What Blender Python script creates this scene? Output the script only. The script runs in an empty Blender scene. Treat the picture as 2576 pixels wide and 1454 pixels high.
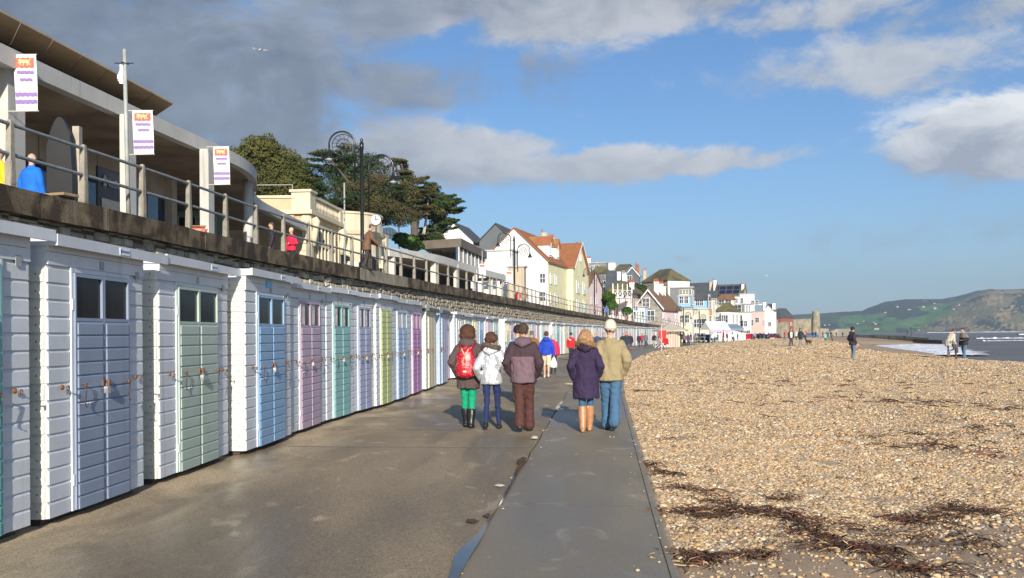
import bpy, math, random, bmesh
import numpy as np
from mathutils import Vector, Matrix, noise
R = math.radians
random.seed(7); np.random.seed(7)
scene = bpy.context.scene
COL = scene.collection

# ---------------------------------------------------------------- camera, sky, sun, exposure
FPX = 2250.0; EYE = 1.65; HORIZON = 841.0; ROLL = R(0.4)
cam_data = bpy.data.cameras.new("camera")
cam = bpy.data.objects.new("camera", cam_data); COL.objects.link(cam)
cam_data.sensor_width = 36.0; cam_data.lens = 36.0 * FPX / 2576.0
cam_data.shift_y = (HORIZON - 727.0) / 2576.0
cam_data.clip_start = 0.1; cam_data.clip_end = 30000.0
cam.location = (0, 0, EYE)
cam.rotation_euler = (Matrix.Rotation(R(90), 3, 'X') @ Matrix.Rotation(-ROLL, 3, 'Z')).to_euler()
scene.camera = cam

SUN_EL, SUN_AZ = R(19.5), R(6.0)            # azimuth measured from -Y towards +X
sun_dir = Vector((math.sin(SUN_AZ) * math.cos(SUN_EL), -math.cos(SUN_AZ) * math.cos(SUN_EL), math.sin(SUN_EL)))
sl = bpy.data.lights.new("sun", 'SUN'); sl.energy = 5.0; sl.angle = R(0.5); sl.color = (1.0, 0.93, 0.82)
so = bpy.data.objects.new("sun", sl); COL.objects.link(so)
so.rotation_euler = sun_dir.to_track_quat('Z', 'Y').to_euler(); so.location = (30, -60, 60)

scene.view_settings.view_transform = 'Standard'; scene.view_settings.look = 'None'
scene.view_settings.exposure = 0.5; scene.view_settings.gamma = 1.0
scene.view_settings.use_curve_mapping = False
try:
    scene.cycles.max_bounces = 6; scene.cycles.volume_bounces = 0; scene.cycles.transparent_max_bounces = 12
except Exception: pass

world = bpy.data.worlds.new("World"); scene.world = world; world.use_nodes = True
def sky_nodes():
    nt = world.node_tree; N = nt.nodes; L = nt.links; N.clear()
    out = N.new('ShaderNodeOutputWorld'); bg = N.new('ShaderNodeBackground'); bg.inputs['Strength'].default_value = 0.075
    sky = N.new('ShaderNodeTexSky'); sky.sky_type = 'NISHITA'; sky.sun_disc = False
    sky.sun_elevation = SUN_EL; sky.sun_rotation = math.pi - SUN_AZ
    sky.air_density = 1.0; sky.dust_density = 0.6; sky.ozone_density = 2.5
    tc = N.new('ShaderNodeTexCoord'); sx = N.new('ShaderNodeSeparateXYZ'); L.new(tc.outputs['Generated'], sx.inputs[0])
    def mt(op, a, b=None, c=None, clamp=False):
        m = N.new('ShaderNodeMath'); m.operation = op; m.use_clamp = clamp
        for i, v in enumerate((a, b, c)):
            if v is None: continue
            if isinstance(v, (int, float)): m.inputs[i].default_value = v
            else: L.new(v, m.inputs[i])
        return m.outputs[0]
    az = mt('ARCTAN2', sx.outputs[0], sx.outputs[1]); el = mt('ARCSINE', sx.outputs[2])
    cc = N.new('ShaderNodeCombineXYZ'); L.new(az, cc.inputs[0]); L.new(mt('MULTIPLY', el, 1.7), cc.inputs[1])
    def nz(scale, det, rough, dist=0.0, off=0.0):
        mp = N.new('ShaderNodeMapping'); mp.inputs['Location'].default_value = (off, off * .7, 0); L.new(cc.outputs[0], mp.inputs[0])
        n = N.new('ShaderNodeTexNoise'); n.inputs['Scale'].default_value = scale; n.inputs['Detail'].default_value = det
        n.inputs['Roughness'].default_value = rough; n.inputs['Distortion'].default_value = dist
        L.new(mp.outputs[0], n.inputs['Vector']); return n.outputs[0]
    n1 = nz(5.0, 10, .64, .5, 3.1); n2 = nz(15.0, 8, .65, .3, 9.7)
    nn = mt('ADD', mt('MULTIPLY', n1, .66), mt('MULTIPLY', n2, .34))          # about 0.5 +- 0.15
    tone = nz(7.0, 5, .5, .0, 5.2)
    # grade: keeps the Nishita sky but a little deeper and bluer
    tint = N.new('ShaderNodeMix'); tint.data_type = 'RGBA'; tint.blend_type = 'MULTIPLY'; tint.inputs[0].default_value = 1.0
    L.new(sky.outputs[0], tint.inputs[6]); tint.inputs[7].default_value = SKY_TINT
    col = tint.outputs[2]
    hzf = mt('MULTIPLY', mt('EXPONENT', mt('MULTIPLY', mt('MAXIMUM', el, 0.0), -11.0)), .62)      # pale air low over the horizon, all round
    hm_ = N.new('ShaderNodeMix'); hm_.data_type = 'RGBA'; L.new(hzf, hm_.inputs[0]); L.new(col, hm_.inputs[6]); hm_.inputs[7].default_value = (4.9, 6.1, 7.4, 1); col = hm_.outputs[2]
    for (px, py, wx, wy, strength, soft, dark, lite, topl) in CLOUDS:
        a0 = math.atan((px - 1288) / FPX); e0 = math.atan((HORIZON - py) / FPX * math.cos(a0))
        sa, se = wx / FPX, wy / FPX
        da = mt('DIVIDE', mt('SUBTRACT', az, a0), sa); de = mt('DIVIDE', mt('SUBTRACT', el, e0), se)
        d2 = mt('ADD', mt('MULTIPLY', da, da), mt('MULTIPLY', de, de))
        g = mt('EXPONENT', mt('MULTIPLY', d2, -0.7))
        v = mt('ADD', mt('MULTIPLY', g, strength), mt('MULTIPLY', mt('SUBTRACT', nn, .5), 3.2))
        m = N.new('ShaderNodeMapRange'); m.interpolation_type = 'SMOOTHSTEP'
        m.inputs[1].default_value = .35; m.inputs[2].default_value = .35 + soft; L.new(v, m.inputs[0])
        m.inputs[4].default_value = 1.0
        gm = mt('MULTIPLY', m.outputs[0], mt('MULTIPLY', g, 2.2, None, True), None, True)
        # brighter towards the cloud's upper side
        sh = mt('ADD', mt('MULTIPLY', de, topl * .35), mt('ADD', mt('MULTIPLY', mt('SUBTRACT', tone, .5), 1.6), mt('MULTIPLY', mt('SUBTRACT', n2, .5), 1.8)))
        sh = mt('ADD', sh, .5, None, True)
        mx = N.new('ShaderNodeMix'); mx.data_type = 'RGBA'; L.new(sh, mx.inputs[0])
        mx.inputs[6].default_value = (*[c * 10 for c in dark], 1); mx.inputs[7].default_value = (*[c * 10 for c in lite], 1)
        fin = N.new('ShaderNodeMix'); fin.data_type = 'RGBA'; L.new(gm, fin.inputs[0]); L.new(col, fin.inputs[6]); L.new(mx.outputs[2], fin.inputs[7])
        col = fin.outputs[2]
    L.new(col, bg.inputs['Color']); L.new(bg.outputs[0], out.inputs[0])
SKY_TINT = (0.72, 0.98, 1.25, 1)
DK = (.13, .17, .25); GR = (.25, .30, .38); LG = (.42, .46, .53); WH = (.72, .74, .78)
CLOUDS = [  # px, py, half width, half height, strength, softness, dark, light, top light
    (2250, 600, 420, 50, .45, .9, GR, LG, .3),
    (1740, 655, 90, 30, .75, .5, (.30, .36, .46), LG, .5),
    (1620, 412, 280, 42, 1.15, .40, LG, (.66, .69, .74), .8),
    (1130, 390, 300, 80, 1.15, .42, (.34, .39, .47), (.62, .65, .71), 1.0),
    (2560, 345, 220, 78, 1.3, .32, (.36, .41, .50), (.85, .87, .90), 1.3),
    (2280, 150, 460, 72, .98, .55, (.38, .43, .52), (.62, .66, .72), .9),
    (2500, 40, 300, 60, .9, .5, (.30, .35, .44), (.50, .54, .60), .5),
    (2000, 50, 300, 50, .8, .45, (.30, .35, .44), (.58, .61, .67), .5),
    (1480, 10, 540, 90, 1.2, .50, (.24, .28, .37), (.54, .57, .63), -.5),
    (1120, 190, 360, 85, .62, .5, (.17, .23, .34), (.30, .36, .46), .6),
    (400, 100, 600, 230, 1.25, .8, (.20, .25, .35), (.50, .56, .66), .2),
    (620, 330, 300, 60, .8, .5, (.22, .27, .36), (.44, .49, .57), .9),
    (-500, 60, 900, 420, 1.5, .6, DK, GR, .2),
]
sky_nodes()

# ---------------------------------------------------------------- helpers
def ray(px, py):
    x = (px - 1288) / FPX; u = (HORIZON - py) / FPX
    return x * math.cos(ROLL) + u * math.sin(ROLL), -x * math.sin(ROLL) + u * math.cos(ROLL)
def at(px, py, Y):
    a, c = ray(px, py); return Vector((a * Y, Y, EYE + c * Y))
def on(px, py, z=0.0):
    a, c = ray(px, py); t = (z - EYE) / c; return Vector((a * t, t, z))
def pathpt(P, y):
    """x (and z) of a polyline given as (x, y[, z]) at a given y"""
    for a, b in zip(P, P[1:]):
        if y <= b[1] or b is P[-1]:
            t = (y - a[1]) / (b[1] - a[1]); return [a[i] + (b[i] - a[i]) * t for i in range(len(a))]
def resample(P, step, s0=0.0):
    P = [Vector(p) for p in P]; out = []; s = s0; acc = 0
    for a, b in zip(P, P[1:]):
        l = (b - a).length
        while s <= acc + l:
            out.append(a.lerp(b, (s - acc) / l)); s += step
        acc += l
    return out
def smooth_path(P, n=2):
    P = [Vector(p) for p in P]
    for _ in range(n):
        Q = [P[0]]
        for a, b in zip(P, P[1:]): Q += [a.lerp(b, .25), a.lerp(b, .75)]
        Q.append(P[-1]); P = Q
    return P

MATS = {}
def M(name, col=(.5, .5, .5), rough=.6, var=.12, scale=6.0, bump=0.0, metal=0.0, col2=None, stain=None, streak=None, rnd=0.06, fine=40.0, spec=None, emit=0):
    """procedural material; all variation is in world position so copies differ"""
    if name in MATS: return MATS[name]
    m = bpy.data.materials.new(name); m.use_nodes = True; nt = m.node_tree; N = nt.nodes; L = nt.links
    b = N['Principled BSDF']; b.inputs['Roughness'].default_value = rough; b.inputs['Metallic'].default_value = metal
    if spec is not None: b.inputs['Specular IOR Level'].default_value = spec
    g = N.new('ShaderNodeNewGeometry')
    def noise_(s, det=5, dist=0, sc=None):
        n = N.new('ShaderNodeTexNoise'); n.inputs['Scale'].default_value = s; n.inputs['Detail'].default_value = det
        n.inputs['Distortion'].default_value = dist
        if sc:
            mp = N.new('ShaderNodeMapping'); mp.inputs['Scale'].default_value = sc; L.new(g.outputs['Position'], mp.inputs[0]); L.new(mp.outputs[0], n.inputs['Vector'])
        else: L.new(g.outputs['Position'], n.inputs['Vector'])
        return n.outputs[0]
    def ramp(x, a, b_):
        r = N.new('ShaderNodeMapRange'); r.inputs[1].default_value = a; r.inputs[2].default_value = b_; L.new(x, r.inputs[0]); return r.outputs[0]
    def mix(f, a, b_, blend='MIX'):
        x = N.new('ShaderNodeMix'); x.data_type = 'RGBA'; x.blend_type = blend
        for i, v in ((0, f), (6, a), (7, b_)):
            if isinstance(v, (tuple, list)): x.inputs[i].default_value = (*v[:3], 1)
            elif isinstance(v, (int, float)): x.inputs[i].default_value = v
            else: L.new(v, x.inputs[i])
        return x.outputs[2]
    c2 = col2 or tuple(min(1, c * (1 - var)) for c in col); c1 = col if col2 else tuple(min(1, c * (1 + var)) for c in col)
    c = mix(ramp(noise_(scale), .3, .7), c1, c2)
    f = noise_(fine, 3)
    c = mix(1.0, c, mix(ramp(f, .25, .75), (1 - var * .8,) * 3, (1 + var * .5,) * 3), 'MULTIPLY')
    if stain:   # (colour, threshold, scale)
        c = mix(ramp(noise_(stain[2], 6, .4), stain[1], stain[1] + .12), c, stain[0])
    if streak:  # vertical streaks (colour, threshold)
        c = mix(ramp(noise_(3.0, 4, .2, (1.6, 1.6, .12)), streak[1], streak[1] + .15), c, streak[0])
    if rnd:
        oi = N.new('ShaderNodeObjectInfo'); v = ramp(oi.outputs['Random'], 0, 1)
        mr = N.new('ShaderNodeMapRange'); mr.inputs[3].default_value = 1 - rnd; mr.inputs[4].default_value = 1 + rnd; L.new(oi.outputs['Random'], mr.inputs[0])
        cm = N.new('ShaderNodeCombineXYZ'); [L.new(mr.outputs[0], cm.inputs[i]) for i in range(3)]
        c = mix(1.0, c, cm.outputs[0], 'MULTIPLY')
    L.new(c, b.inputs['Base Color'])
    if bump:
        bp = N.new('ShaderNodeBump'); bp.inputs['Strength'].default_value = bump; bp.inputs['Distance'].default_value = .02
        L.new(f, bp.inputs['Height']); L.new(bp.outputs[0], b.inputs['Normal'])
    if emit: pass
    MATS[name] = m; return m
def glass_mat(name, col=(.02, .03, .04), rough=.05):
    if name in MATS: return MATS[name]
    m = M(name, col, rough, .3, 3, 0, spec=.9, rnd=.2); return m

class MB:
    def __init__(s): s.v = []; s.f = []; s.m = []
    def quad(s, pts, m=0):
        n = len(s.v); s.v += [tuple(p) for p in pts]; s.f.append(tuple(range(n, n + len(pts)))); s.m.append(m); return s
    def box(s, x0, x1, y0, y1, z0, z1, m=0):
        n = len(s.v)
        s.v += [(x, y, z) for z in (z0, z1) for (x, y) in ((x0, y0), (x1, y0), (x1, y1), (x0, y1))]
        for f in ((0, 3, 2, 1), (4, 5, 6, 7), (0, 1, 5, 4), (1, 2, 6, 5), (2, 3, 7, 6), (3, 0, 4, 7)):
            s.f.append(tuple(n + i for i in f)); s.m.append(m)
        return s
    def hexa(s, P, m=0):
        n = len(s.v); s.v += [tuple(p) for p in P]
        for f in ((0, 3, 2, 1), (4, 5, 6, 7), (0, 1, 5, 4), (1, 2, 6, 5), (2, 3, 7, 6), (3, 0, 4, 7)):
            s.f.append(tuple(n + i for i in f)); s.m.append(m)
        return s
    def prism(s, poly, z0, z1, m=0):
        """poly: list of (x, y); z0/z1 numbers"""
        n = len(s.v); k = len(poly)
        s.v += [(x, y, z0) for x, y in poly] + [(x, y, z1) for x, y in poly]
        s.f.append(tuple(n + i for i in range(k - 1, -1, -1))); s.f.append(tuple(n + k + i for i in range(k))); s.m += [m, m]
        for i in range(k):
            j = (i + 1) % k; s.f.append((n + i, n + j, n + k + j, n + k + i)); s.m.append(m)
        return s
    def extr(s, poly3, d, m=0):
        """planar polygon of 3D points extruded by vector d"""
        n = len(s.v); k = len(poly3); d = Vector(d)
        s.v += [tuple(Vector(p)) for p in poly3] + [tuple(Vector(p) + d) for p in poly3]
        s.f.append(tuple(n + i for i in range(k - 1, -1, -1))); s.f.append(tuple(n + k + i for i in range(k))); s.m += [m, m]
        for i in range(k):
            j = (i + 1) % k; s.f.append((n + i, n + j, n + k + j, n + k + i)); s.m.append(m)
        return s
    def tube(s, pts, r, n=8, m=0, cap=True):
        pts = [Vector(p) for p in pts]; rs = r if isinstance(r, (list, tuple)) else [r] * len(pts)
        base = len(s.v); up = Vector((0, 0, 1)); prev = None
        for i, p in enumerate(pts):
            t = (pts[min(i + 1, len(pts) - 1)] - pts[max(i - 1, 0)]).normalized()
            if prev is None:
                a = t.cross(up) if abs(t.z) < .95 else t.cross(Vector((1, 0, 0)))
            else: a = prev - t * prev.dot(t)
            a.normalize(); b = t.cross(a); prev = a
            rr = rs[i]; ra, rb = rr if isinstance(rr, (list, tuple)) else (rr, rr)
            for k in range(n):
                w = 2 * math.pi * k / n; s.v.append(tuple(p + a * math.cos(w) * ra + b * math.sin(w) * rb))
        for i in range(len(pts) - 1):
            for k in range(n):
                k2 = (k + 1) % n; A = base + i * n; s.f.append((A + k, A + k2, A + n + k2, A + n + k)); s.m.append(m)
        if cap:
            s.f.append(tuple(base + k for k in range(n - 1, -1, -1))); s.f.append(tuple(base + (len(pts) - 1) * n + k for k in range(n))); s.m += [m, m]
        return s
    def lathe(s, prof, c=(0, 0, 0), n=16, m=0):
        base = len(s.v)
        for (r, z) in prof:
            for k in range(n):
                w = 2 * math.pi * k / n; s.v.append((c[0] + r * math.cos(w), c[1] + r * math.sin(w), c[2] + z))
        for i in range(len(prof) - 1):
            for k in range(n):
                k2 = (k + 1) % n; A = base + i * n; s.f.append((A + k, A + k2, A + n + k2, A + n + k)); s.m.append(m)
        s.f.append(tuple(base + k for k in range(n - 1, -1, -1))); s.f.append(tuple(base + (len(prof) - 1) * n + k for k in range(n))); s.m += [m, m]
        return s
    def mesh(s, name, mats, smooth=False):
        me = bpy.data.meshes.new(name); me.from_pydata(s.v, [], s.f)
        for x in (mats if isinstance(mats, (list, tuple)) else [mats]): me.materials.append(x)
        me.polygons.foreach_set('material_index', s.m)
        if smooth: me.polygons.foreach_set('use_smooth', [True] * len(s.f))
        me.update(); return me
    def build(s, name, mats, parent=None, smooth=False, **k):
        return link(s.mesh(name, mats, smooth), name, parent, **k)
def link(me, name, parent=None, loc=None, rot=None, scale=None, label=None, kind=None):
    o = bpy.data.objects.new(name, me); COL.objects.link(o)
    if parent is not None: o.parent = parent
    if loc is not None: o.location = loc
    if rot is not None: o.rotation_euler = rot
    if scale is not None: o.scale = scale
    if label: o['label'] = label
    if kind: o['kind'] = kind
    return o
def tag(o, label, cat, group=None):
    o['label'] = label; o['category'] = cat
    if group: o['group'] = group
    return o
def thing(name, label, cat, loc=(0, 0, 0), rz=0, group=None):
    o = bpy.data.objects.new(name, None); COL.objects.link(o); o.location = loc; o.rotation_euler = (0, 0, rz); o.empty_display_size = .2
    return tag(o, label, cat, group)
def struct(o): o['kind'] = 'structure'; return o
def text_mesh(txt, size, mat, name='lettering', extrude=.002):
    cu = bpy.data.curves.new(name, 'FONT'); cu.body = txt; cu.size = size; cu.extrude = extrude; cu.align_x = 'CENTER'; cu.resolution_u = 2
    t = bpy.data.objects.new(name, cu); COL.objects.link(t); dg = bpy.context.evaluated_depsgraph_get()
    me = bpy.data.meshes.new_from_object(t.evaluated_get(dg)); bpy.data.objects.remove(t); me.materials.clear(); me.materials.append(mat); return me
# ---------------------------------------------------------------- plan of the place (metres; camera at the origin looking along +Y)
EDGE = smooth_path([(.2, -4, 0), (1.13, 6, 0), (1.39, 8.6, 0), (2.25, 16.9, 0), (3.25, 26.5, 0), (6.0, 48, 0), (10.6, 72, 0), (15, 90, 0), (23, 116, 0), (28.5, 134, 0), (37, 160, 0), (52, 195, 0), (78, 245, 0), (112, 305, 0), (150, 380, 0), (190, 520, 0)])
JOINT = smooth_path([(-1.35, -4, 0), (-.38, 6.07, 0), (-.08, 9.43, 0), (.38, 13.63, 0), (.86, 18.6, 0), (1.89, 28.5, 0), (4.4, 48, 0), (8.6, 72, 0), (13, 90, 0), (21, 116, 0), (26.5, 134, 0), (35, 160, 0), (50, 195, 0), (76, 245, 0), (110, 305, 0), (148, 380, 0), (188, 520, 0)])
WALL = smooth_path([(-10.2, -6, 4.05), (-8.95, 6, 4.05), (-8.0, 14, 4.05), (-7.15, 19.5, 4.05), (-6.6, 25.1, 4.05), (-5.5, 31.4, 4.05), (-3.5, 42.4, 4.05), (.26, 61.4, 4.05), (6.3, 94, 4.05), (11.3, 109, 3.75), (17.0, 125, 3.3), (23.5, 141, 2.9), (30, 158, 2.3)], 2)
CREST = [(20, -20), (23.4, 41), (24, 49), (26, 67), (29.4, 87), (40, 110), (64, 192), (150, 400), (240, 700)]
FRONT = [(-2.1, 32.8), (-1.2, 41), (0.1, 50), (2.1, 61), (4.0, 71), (7.6, 86), (11.4, 101), (16, 116), (21.9, 134)]
SEA_Z = -1.2

def ribbon(name, rows, mats, kind='structure', uvw=None):
    """rows: list of equal-length lists of points"""
    b = MB(); k = len(rows[0]); b.v = [tuple(p) for r in rows for p in r]
    for i in range(len(rows) - 1):
        for j in range(k - 1):
            a = i * k + j; b.f.append((a, a + 1, a + k + 1, a + k)); b.m.append(0)
    return b.build(name, mats, kind=kind, smooth=False)

# wet concrete: rough aggregate slab, smooth outer slab
def concrete(name, base, dark, rough_lo, rough_hi, grain, gs, wetx):
    m = bpy.data.materials.new(name); m.use_nodes = True; nt = m.node_tree; N = nt.nodes; L = nt.links; b = N['Principled BSDF']
    g = N.new('ShaderNodeNewGeometry')
    def nz(s, det=5, sc=(1, 1, 1), dist=0):
        mp = N.new('ShaderNodeMapping'); mp.inputs['Scale'].default_value = sc; mp.inputs['Rotation'].default_value = (0, 0, R(5.5)); L.new(g.outputs['Position'], mp.inputs[0])
        n = N.new('ShaderNodeTexNoise'); n.inputs['Scale'].default_value = s; n.inputs['Detail'].default_value = det; n.inputs['Distortion'].default_value = dist; L.new(mp.outputs[0], n.inputs['Vector']); return n.outputs[0]
    def rg(x, a, c, lo=0, hi=1):
        r = N.new('ShaderNodeMapRange'); r.inputs[1].default_value = a; r.inputs[2].default_value = c; r.inputs[3].default_value = lo; r.inputs[4].default_value = hi; L.new(x, r.inputs[0]); return r.outputs[0]
    def mix(f, a, c, bl='MIX'):
        x = N.new('ShaderNodeMix'); x.data_type = 'RGBA'; x.blend_type = bl
        for i, v in ((0, f), (6, a), (7, c)):
            if isinstance(v, tuple): x.inputs[i].default_value = (*v, 1)
            elif isinstance(v, float): x.inputs[i].default_value = v
            else: L.new(v, x.inputs[i])
        return x.outputs[2]
    wet = nz(.55, 6, (1.1, .28, 1), .6); big = nz(.9, 5, (1, .45, 1)); fine = nz(gs, 4); sp = N.new('ShaderNodeTexVoronoi'); sp.inputs['Scale'].default_value = gs * 1.3
    L.new(g.outputs['Position'], sp.inputs['Vector'])
    c = mix(rg(big, .32, .68), base, tuple(v * .78 for v in base))
    c = mix(rg(wet, .42, .58), c, dark)
    c = mix(rg(nz(2.2, 6, (1, .5, 1), 1.2), .60, .72, 0, .55), c, tuple(min(1, v * 1.7) for v in base))
    da = N.new('ShaderNodeAttribute'); da.attribute_name = 'dry'; dm_ = N.new('ShaderNodeMath'); dm_.operation = 'MULTIPLY'; L.new(da.outputs['Fac'], dm_.inputs[0]); L.new(rg(nz(1.3, 6, (1, .5, 1), .8), .35, .6), dm_.inputs[1]); c = mix(dm_.outputs[0], c, tuple(v * 1.45 for v in base))
    bw = N.new('ShaderNodeRGBToBW'); L.new(sp.outputs['Color'], bw.inputs[0])
    c = mix(1.0, c, mix(rg(bw.outputs[0], .15, .85), (1 - grain,) * 3, (1 + grain,) * 3), 'MULTIPLY')
    c = mix(1.0, c, mix(rg(fine, .3, .7), (1 - grain * .5,) * 3, (1 + grain * .5,) * 3), 'MULTIPLY')
    L.new(c, b.inputs['Base Color']); L.new(rg(wet, wetx - .06, wetx + .12, rough_hi, rough_lo), b.inputs['Roughness'])
    bp = N.new('ShaderNodeBump'); bp.inputs['Strength'].default_value = .5 * grain / .3; bp.inputs['Distance'].default_value = .006; L.new(bw.outputs[0], bp.inputs['Height']); L.new(bp.outputs[0], b.inputs['Normal'])
    return m
m_rough = concrete('rough_concrete', (.345, .26, .16), (.20, .15, .09), .34, .85, .34, 70, .5)
m_smooth = concrete('smooth_concrete', (.30, .245, .165), (.205, .17, .12), .42, .8, .10, 60, .42)

ys = [-4 + .5 * i for i in range(60)] + [26 + 2 * i for i in range(60)] + [146 + 6 * i for i in range(55)]
def px_(P, y): return pathpt(P, y)
rows_l, rows_r = [], []
for y in ys:
    j = px_(JOINT, y)[0] + .035 * (noise.noise((0, y * .9, 3)) + .7 * noise.noise((0, y * 4, 5)) + .4 * noise.noise((0, y * 11, 5))); e = px_(EDGE, y)[0]
    w = px_(WALL, min(y, 157))[0] - 1.2 if y < 157 else j - 30
    n_ = 26
    rows_l.append([(w + (j - .008 - w) * t / n_, y, .004 * noise.noise((w * .3 + t * .5, y * .2, 0))) for t in range(n_ + 1)] + [(j - .014, y, -.12)])
    rows_r.append([(j + .012, y, -.12)] + [(j + .012 + (e - .10 - j) * t / 4, y, .004 * noise.noise((t, y * .3, 7))) for t in range(5)] + [(e - .085, y, -.012), (e - .075, y, -.012), (e - .07, y, -.001), (e - .03, y, -.004), (e, y, -.035), (e + .01, y, -.6)])
prom = ribbon('promenade', rows_l, m_rough)
def front_x(y): return -4.6 + .085 * y if y < 32 else px_(FRONT, min(y, 133))[0]
at_ = prom.data.attributes.new('dry', 'FLOAT', 'POINT'); at_.data.foreach_set('value', [max(0, min(1, 1.25 - (v.co.x - front_x(v.co.y)) / 1.1)) for v in prom.data.vertices])
walk = ribbon('outer_promenade_slab', rows_r, m_smooth)
crack_fill = M('joint_sealant', (.42, .36, .24), .9, .5, 9, .6, col2=(.06, .045, .03))
cr = ribbon('promenade_joint', [[(px_(JOINT, y)[0] - .06, y, -.05), (px_(JOINT, y)[0] + .06, y, -.05)] for y in ys], crack_fill)

# cross joints in the slabs: thin recessed pale grooves every few metres
jt = MB()
for y0, x0f, pale in ((13.0, None, 1), (15.4, None, 1), (17.6, None, 0), (20.1, None, 1), (22.6, None, 0), (25.1, None, 1), (28, None, 0), (31, None, 0), (35, None, 1), (40, None, 0)):
    a = -3.35 if y0 < 18 else px_(FRONT, max(y0, 32.8))[0] - .4 + (0 if y0 > 30 else -.6); b_ = px_(JOINT, y0)[0] - .03
    n = 14
    for i in range(n):
        xa, xb = a + (b_ - a) * i / n, a + (b_ - a) * (i + 1) / n; w = .020 + .008 * noise.noise((xa, y0, 0))
        s_ = -.09
        jt.quad([(xa, y0 + s_ * (xa - b_) - w, .012), (xb, y0 + s_ * (xb - b_) - w, .012), (xb, y0 + s_ * (xb - b_) + w, .012), (xa, y0 + s_ * (xa - b_) + w, .012)])
for y0 in (8.7, 12.2, 15.6, 19.5, 24, 29, 35):
    a, b_ = px_(JOINT, y0)[0] + .03, px_(EDGE, y0)[0] - .11
    for i in range(8): xa, xb = a + (b_ - a) * i / 8, a + (b_ - a) * (i + 1) / 8; jt.quad([(xa, y0 - .09 * (xa - a) - .006, .008), (xb, y0 - .09 * (xb - a) - .006, .008), (xb, y0 - .09 * (xb - a) + .006, .008), (xa, y0 - .09 * (xa - a) + .006, .008)])
struct(jt.build('promenade_cross_joints', M('mortar_line', (.42, .38, .28), .8, .35, 5)))

# puddles lying along the joint and by the huts
m_pud = M('puddle_water', (.07, .065, .05), .07, .2, 3, 0, spec=.8, rnd=0)
def blob_poly(cx, cy, rx, ry, seed, rot=0, n=26, z=.018, amp=.35):
    pts = []
    for i in range(n):
        w = 2 * math.pi * i / n; k = 1 + amp * noise.noise((math.cos(w) * 1.3 + seed, math.sin(w) * 1.3, seed * 1.7)) + amp * .5 * noise.noise((math.cos(w) * 4 + seed, math.sin(w) * 4, seed))
        x, y = math.cos(w) * rx * k, math.sin(w) * ry * k; pts.append((cx + x * math.cos(rot) - y * math.sin(rot), cy + x * math.sin(rot) + y * math.cos(rot), z))
    return pts
pu = MB()
P1 = [(on(x, y).x, on(x, y).y, .019) for x, y in [(1128, 1454), (1142, 1405), (1172, 1372), (1206, 1342), (1226, 1310), (1249, 1286), (1266, 1252), (1284, 1216), (1300, 1180), (1318, 1150), (1322, 1165), (1300, 1200), (1282, 1235), (1262, 1270), (1240, 1300), (1226, 1330), (1205, 1370), (1180, 1410), (1156, 1454), (1146, 1500), (1112, 1500)]]
pu.quad(P1)

tag(pu.build('puddles', m_pud), 'shallow rainwater puddles lying along the promenade joint', 'puddle')['kind'] = 'stuff'
# earth and debris patches lodged by the joint
dm = M('silt', (.10, .05, .025), .95, .4, 20, .6, rnd=.1); dl = M('pale_render_lump', (.62, .55, .42), .9, .35, 14, .8)
def patch(px, py, rx, ry, seed, m, rot=0, h=.004, lab='', nm='silt_patch'):
    c = on(px, py); b = MB(); p = blob_poly(c.x, c.y, rx, ry, seed, rot, 30, .02, .6); n = len(p)
    b.v = p + [((q[0] - c.x) * .6 + c.x, (q[1] - c.y) * .6 + c.y, .02 + h) for q in p] + [(c.x, c.y, .02 + h)]
    for i in range(n):
        j = (i + 1) % n; b.f += [(i, j, n + j, n + i), (n + i, n + j, 2 * n)]; b.m += [0, 0]
    return tag(b.build(nm, m), lab, 'debris')
patch(1190, 1316, .07, .085, 2, dm, lab='round brown silt patch in the puddle left of the joint')
patch(1226, 1302, .035, .09, 4, dm, lab='narrow brown silt patch touching the joint beside the puddle')
patch(1313, 1160, .055, .30, 6, dm, -.1, lab='long dark silt patch on the left of the joint')
patch(1258, 1226, .05, .07, 8, dl, 0, .012, 'small white scuffed patch left of the joint', 'mortar_patch')
patch(1345, 1104, .055, .16, 10, dl, 0, .025, 'pale lump of broken mortar at the end of the cross line', 'mortar_patch')
patch(1404, 1026, .045, 1.3, 12, dl, -.11, .03, 'ragged strip of pale mortar pushed up along the joint between the walkers', 'mortar_patch')
patch(1432, 968, .12, .25, 14, dl, 0, .03, 'far pale mortar scuff at the joint behind the couple', 'mortar_patch')

# ---------------------------------------------------------------- beach
def beach_z(x, y):
    e = px_(EDGE, y)[0] if y < 520 else 190
    cx = pathpt(CREST, y)[0]
    d = x - e
    base = -.03 + .28 * max(0, min(1, (y - 18) / 60.0)) * max(0, min(1, d / 4.0)) + .10 * max(0, min(1, d / 18))
    n = .09 * noise.noise((x * .35, y * .25, 1)) + .05 * noise.noise((x * 1.1, y * .9, 4)) + .015 * noise.noise((x * 3, y * 2.6, 8))
    base += n * min(1, max(0, d * 1.5)) - .02
    k = x - cx
    if k > -2:
        s = .12 * max(0, k) * (1 if y < 200 else .5); base -= s + .0
    return base - (0.0 if d > .2 else .0)
def sandness(x, y):
    cx = pathpt(CREST, y)[0]; s = 0.0
    if x > cx: s = max(s, min(1, (x - cx) / 2.5))
    if y > 130: s = max(s, min(1, (y - 130) / 60) * .8)
    k = 7.6 + .25 * x + .9 * noise.noise((x * .6, y * .2, 2)) - y; s = max(s, max(0, min(1, k * .9)))
    q = Vector((x - 6.0, y - 12.6)); q = Vector((q.x * .8 + q.y * .6, -q.x * .6 + q.y * .8)); s = max(s, max(0, min(1, 1.3 - math.sqrt((q.x / .6) ** 2 + (q.y / 1.3) ** 2))))
    return s
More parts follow.
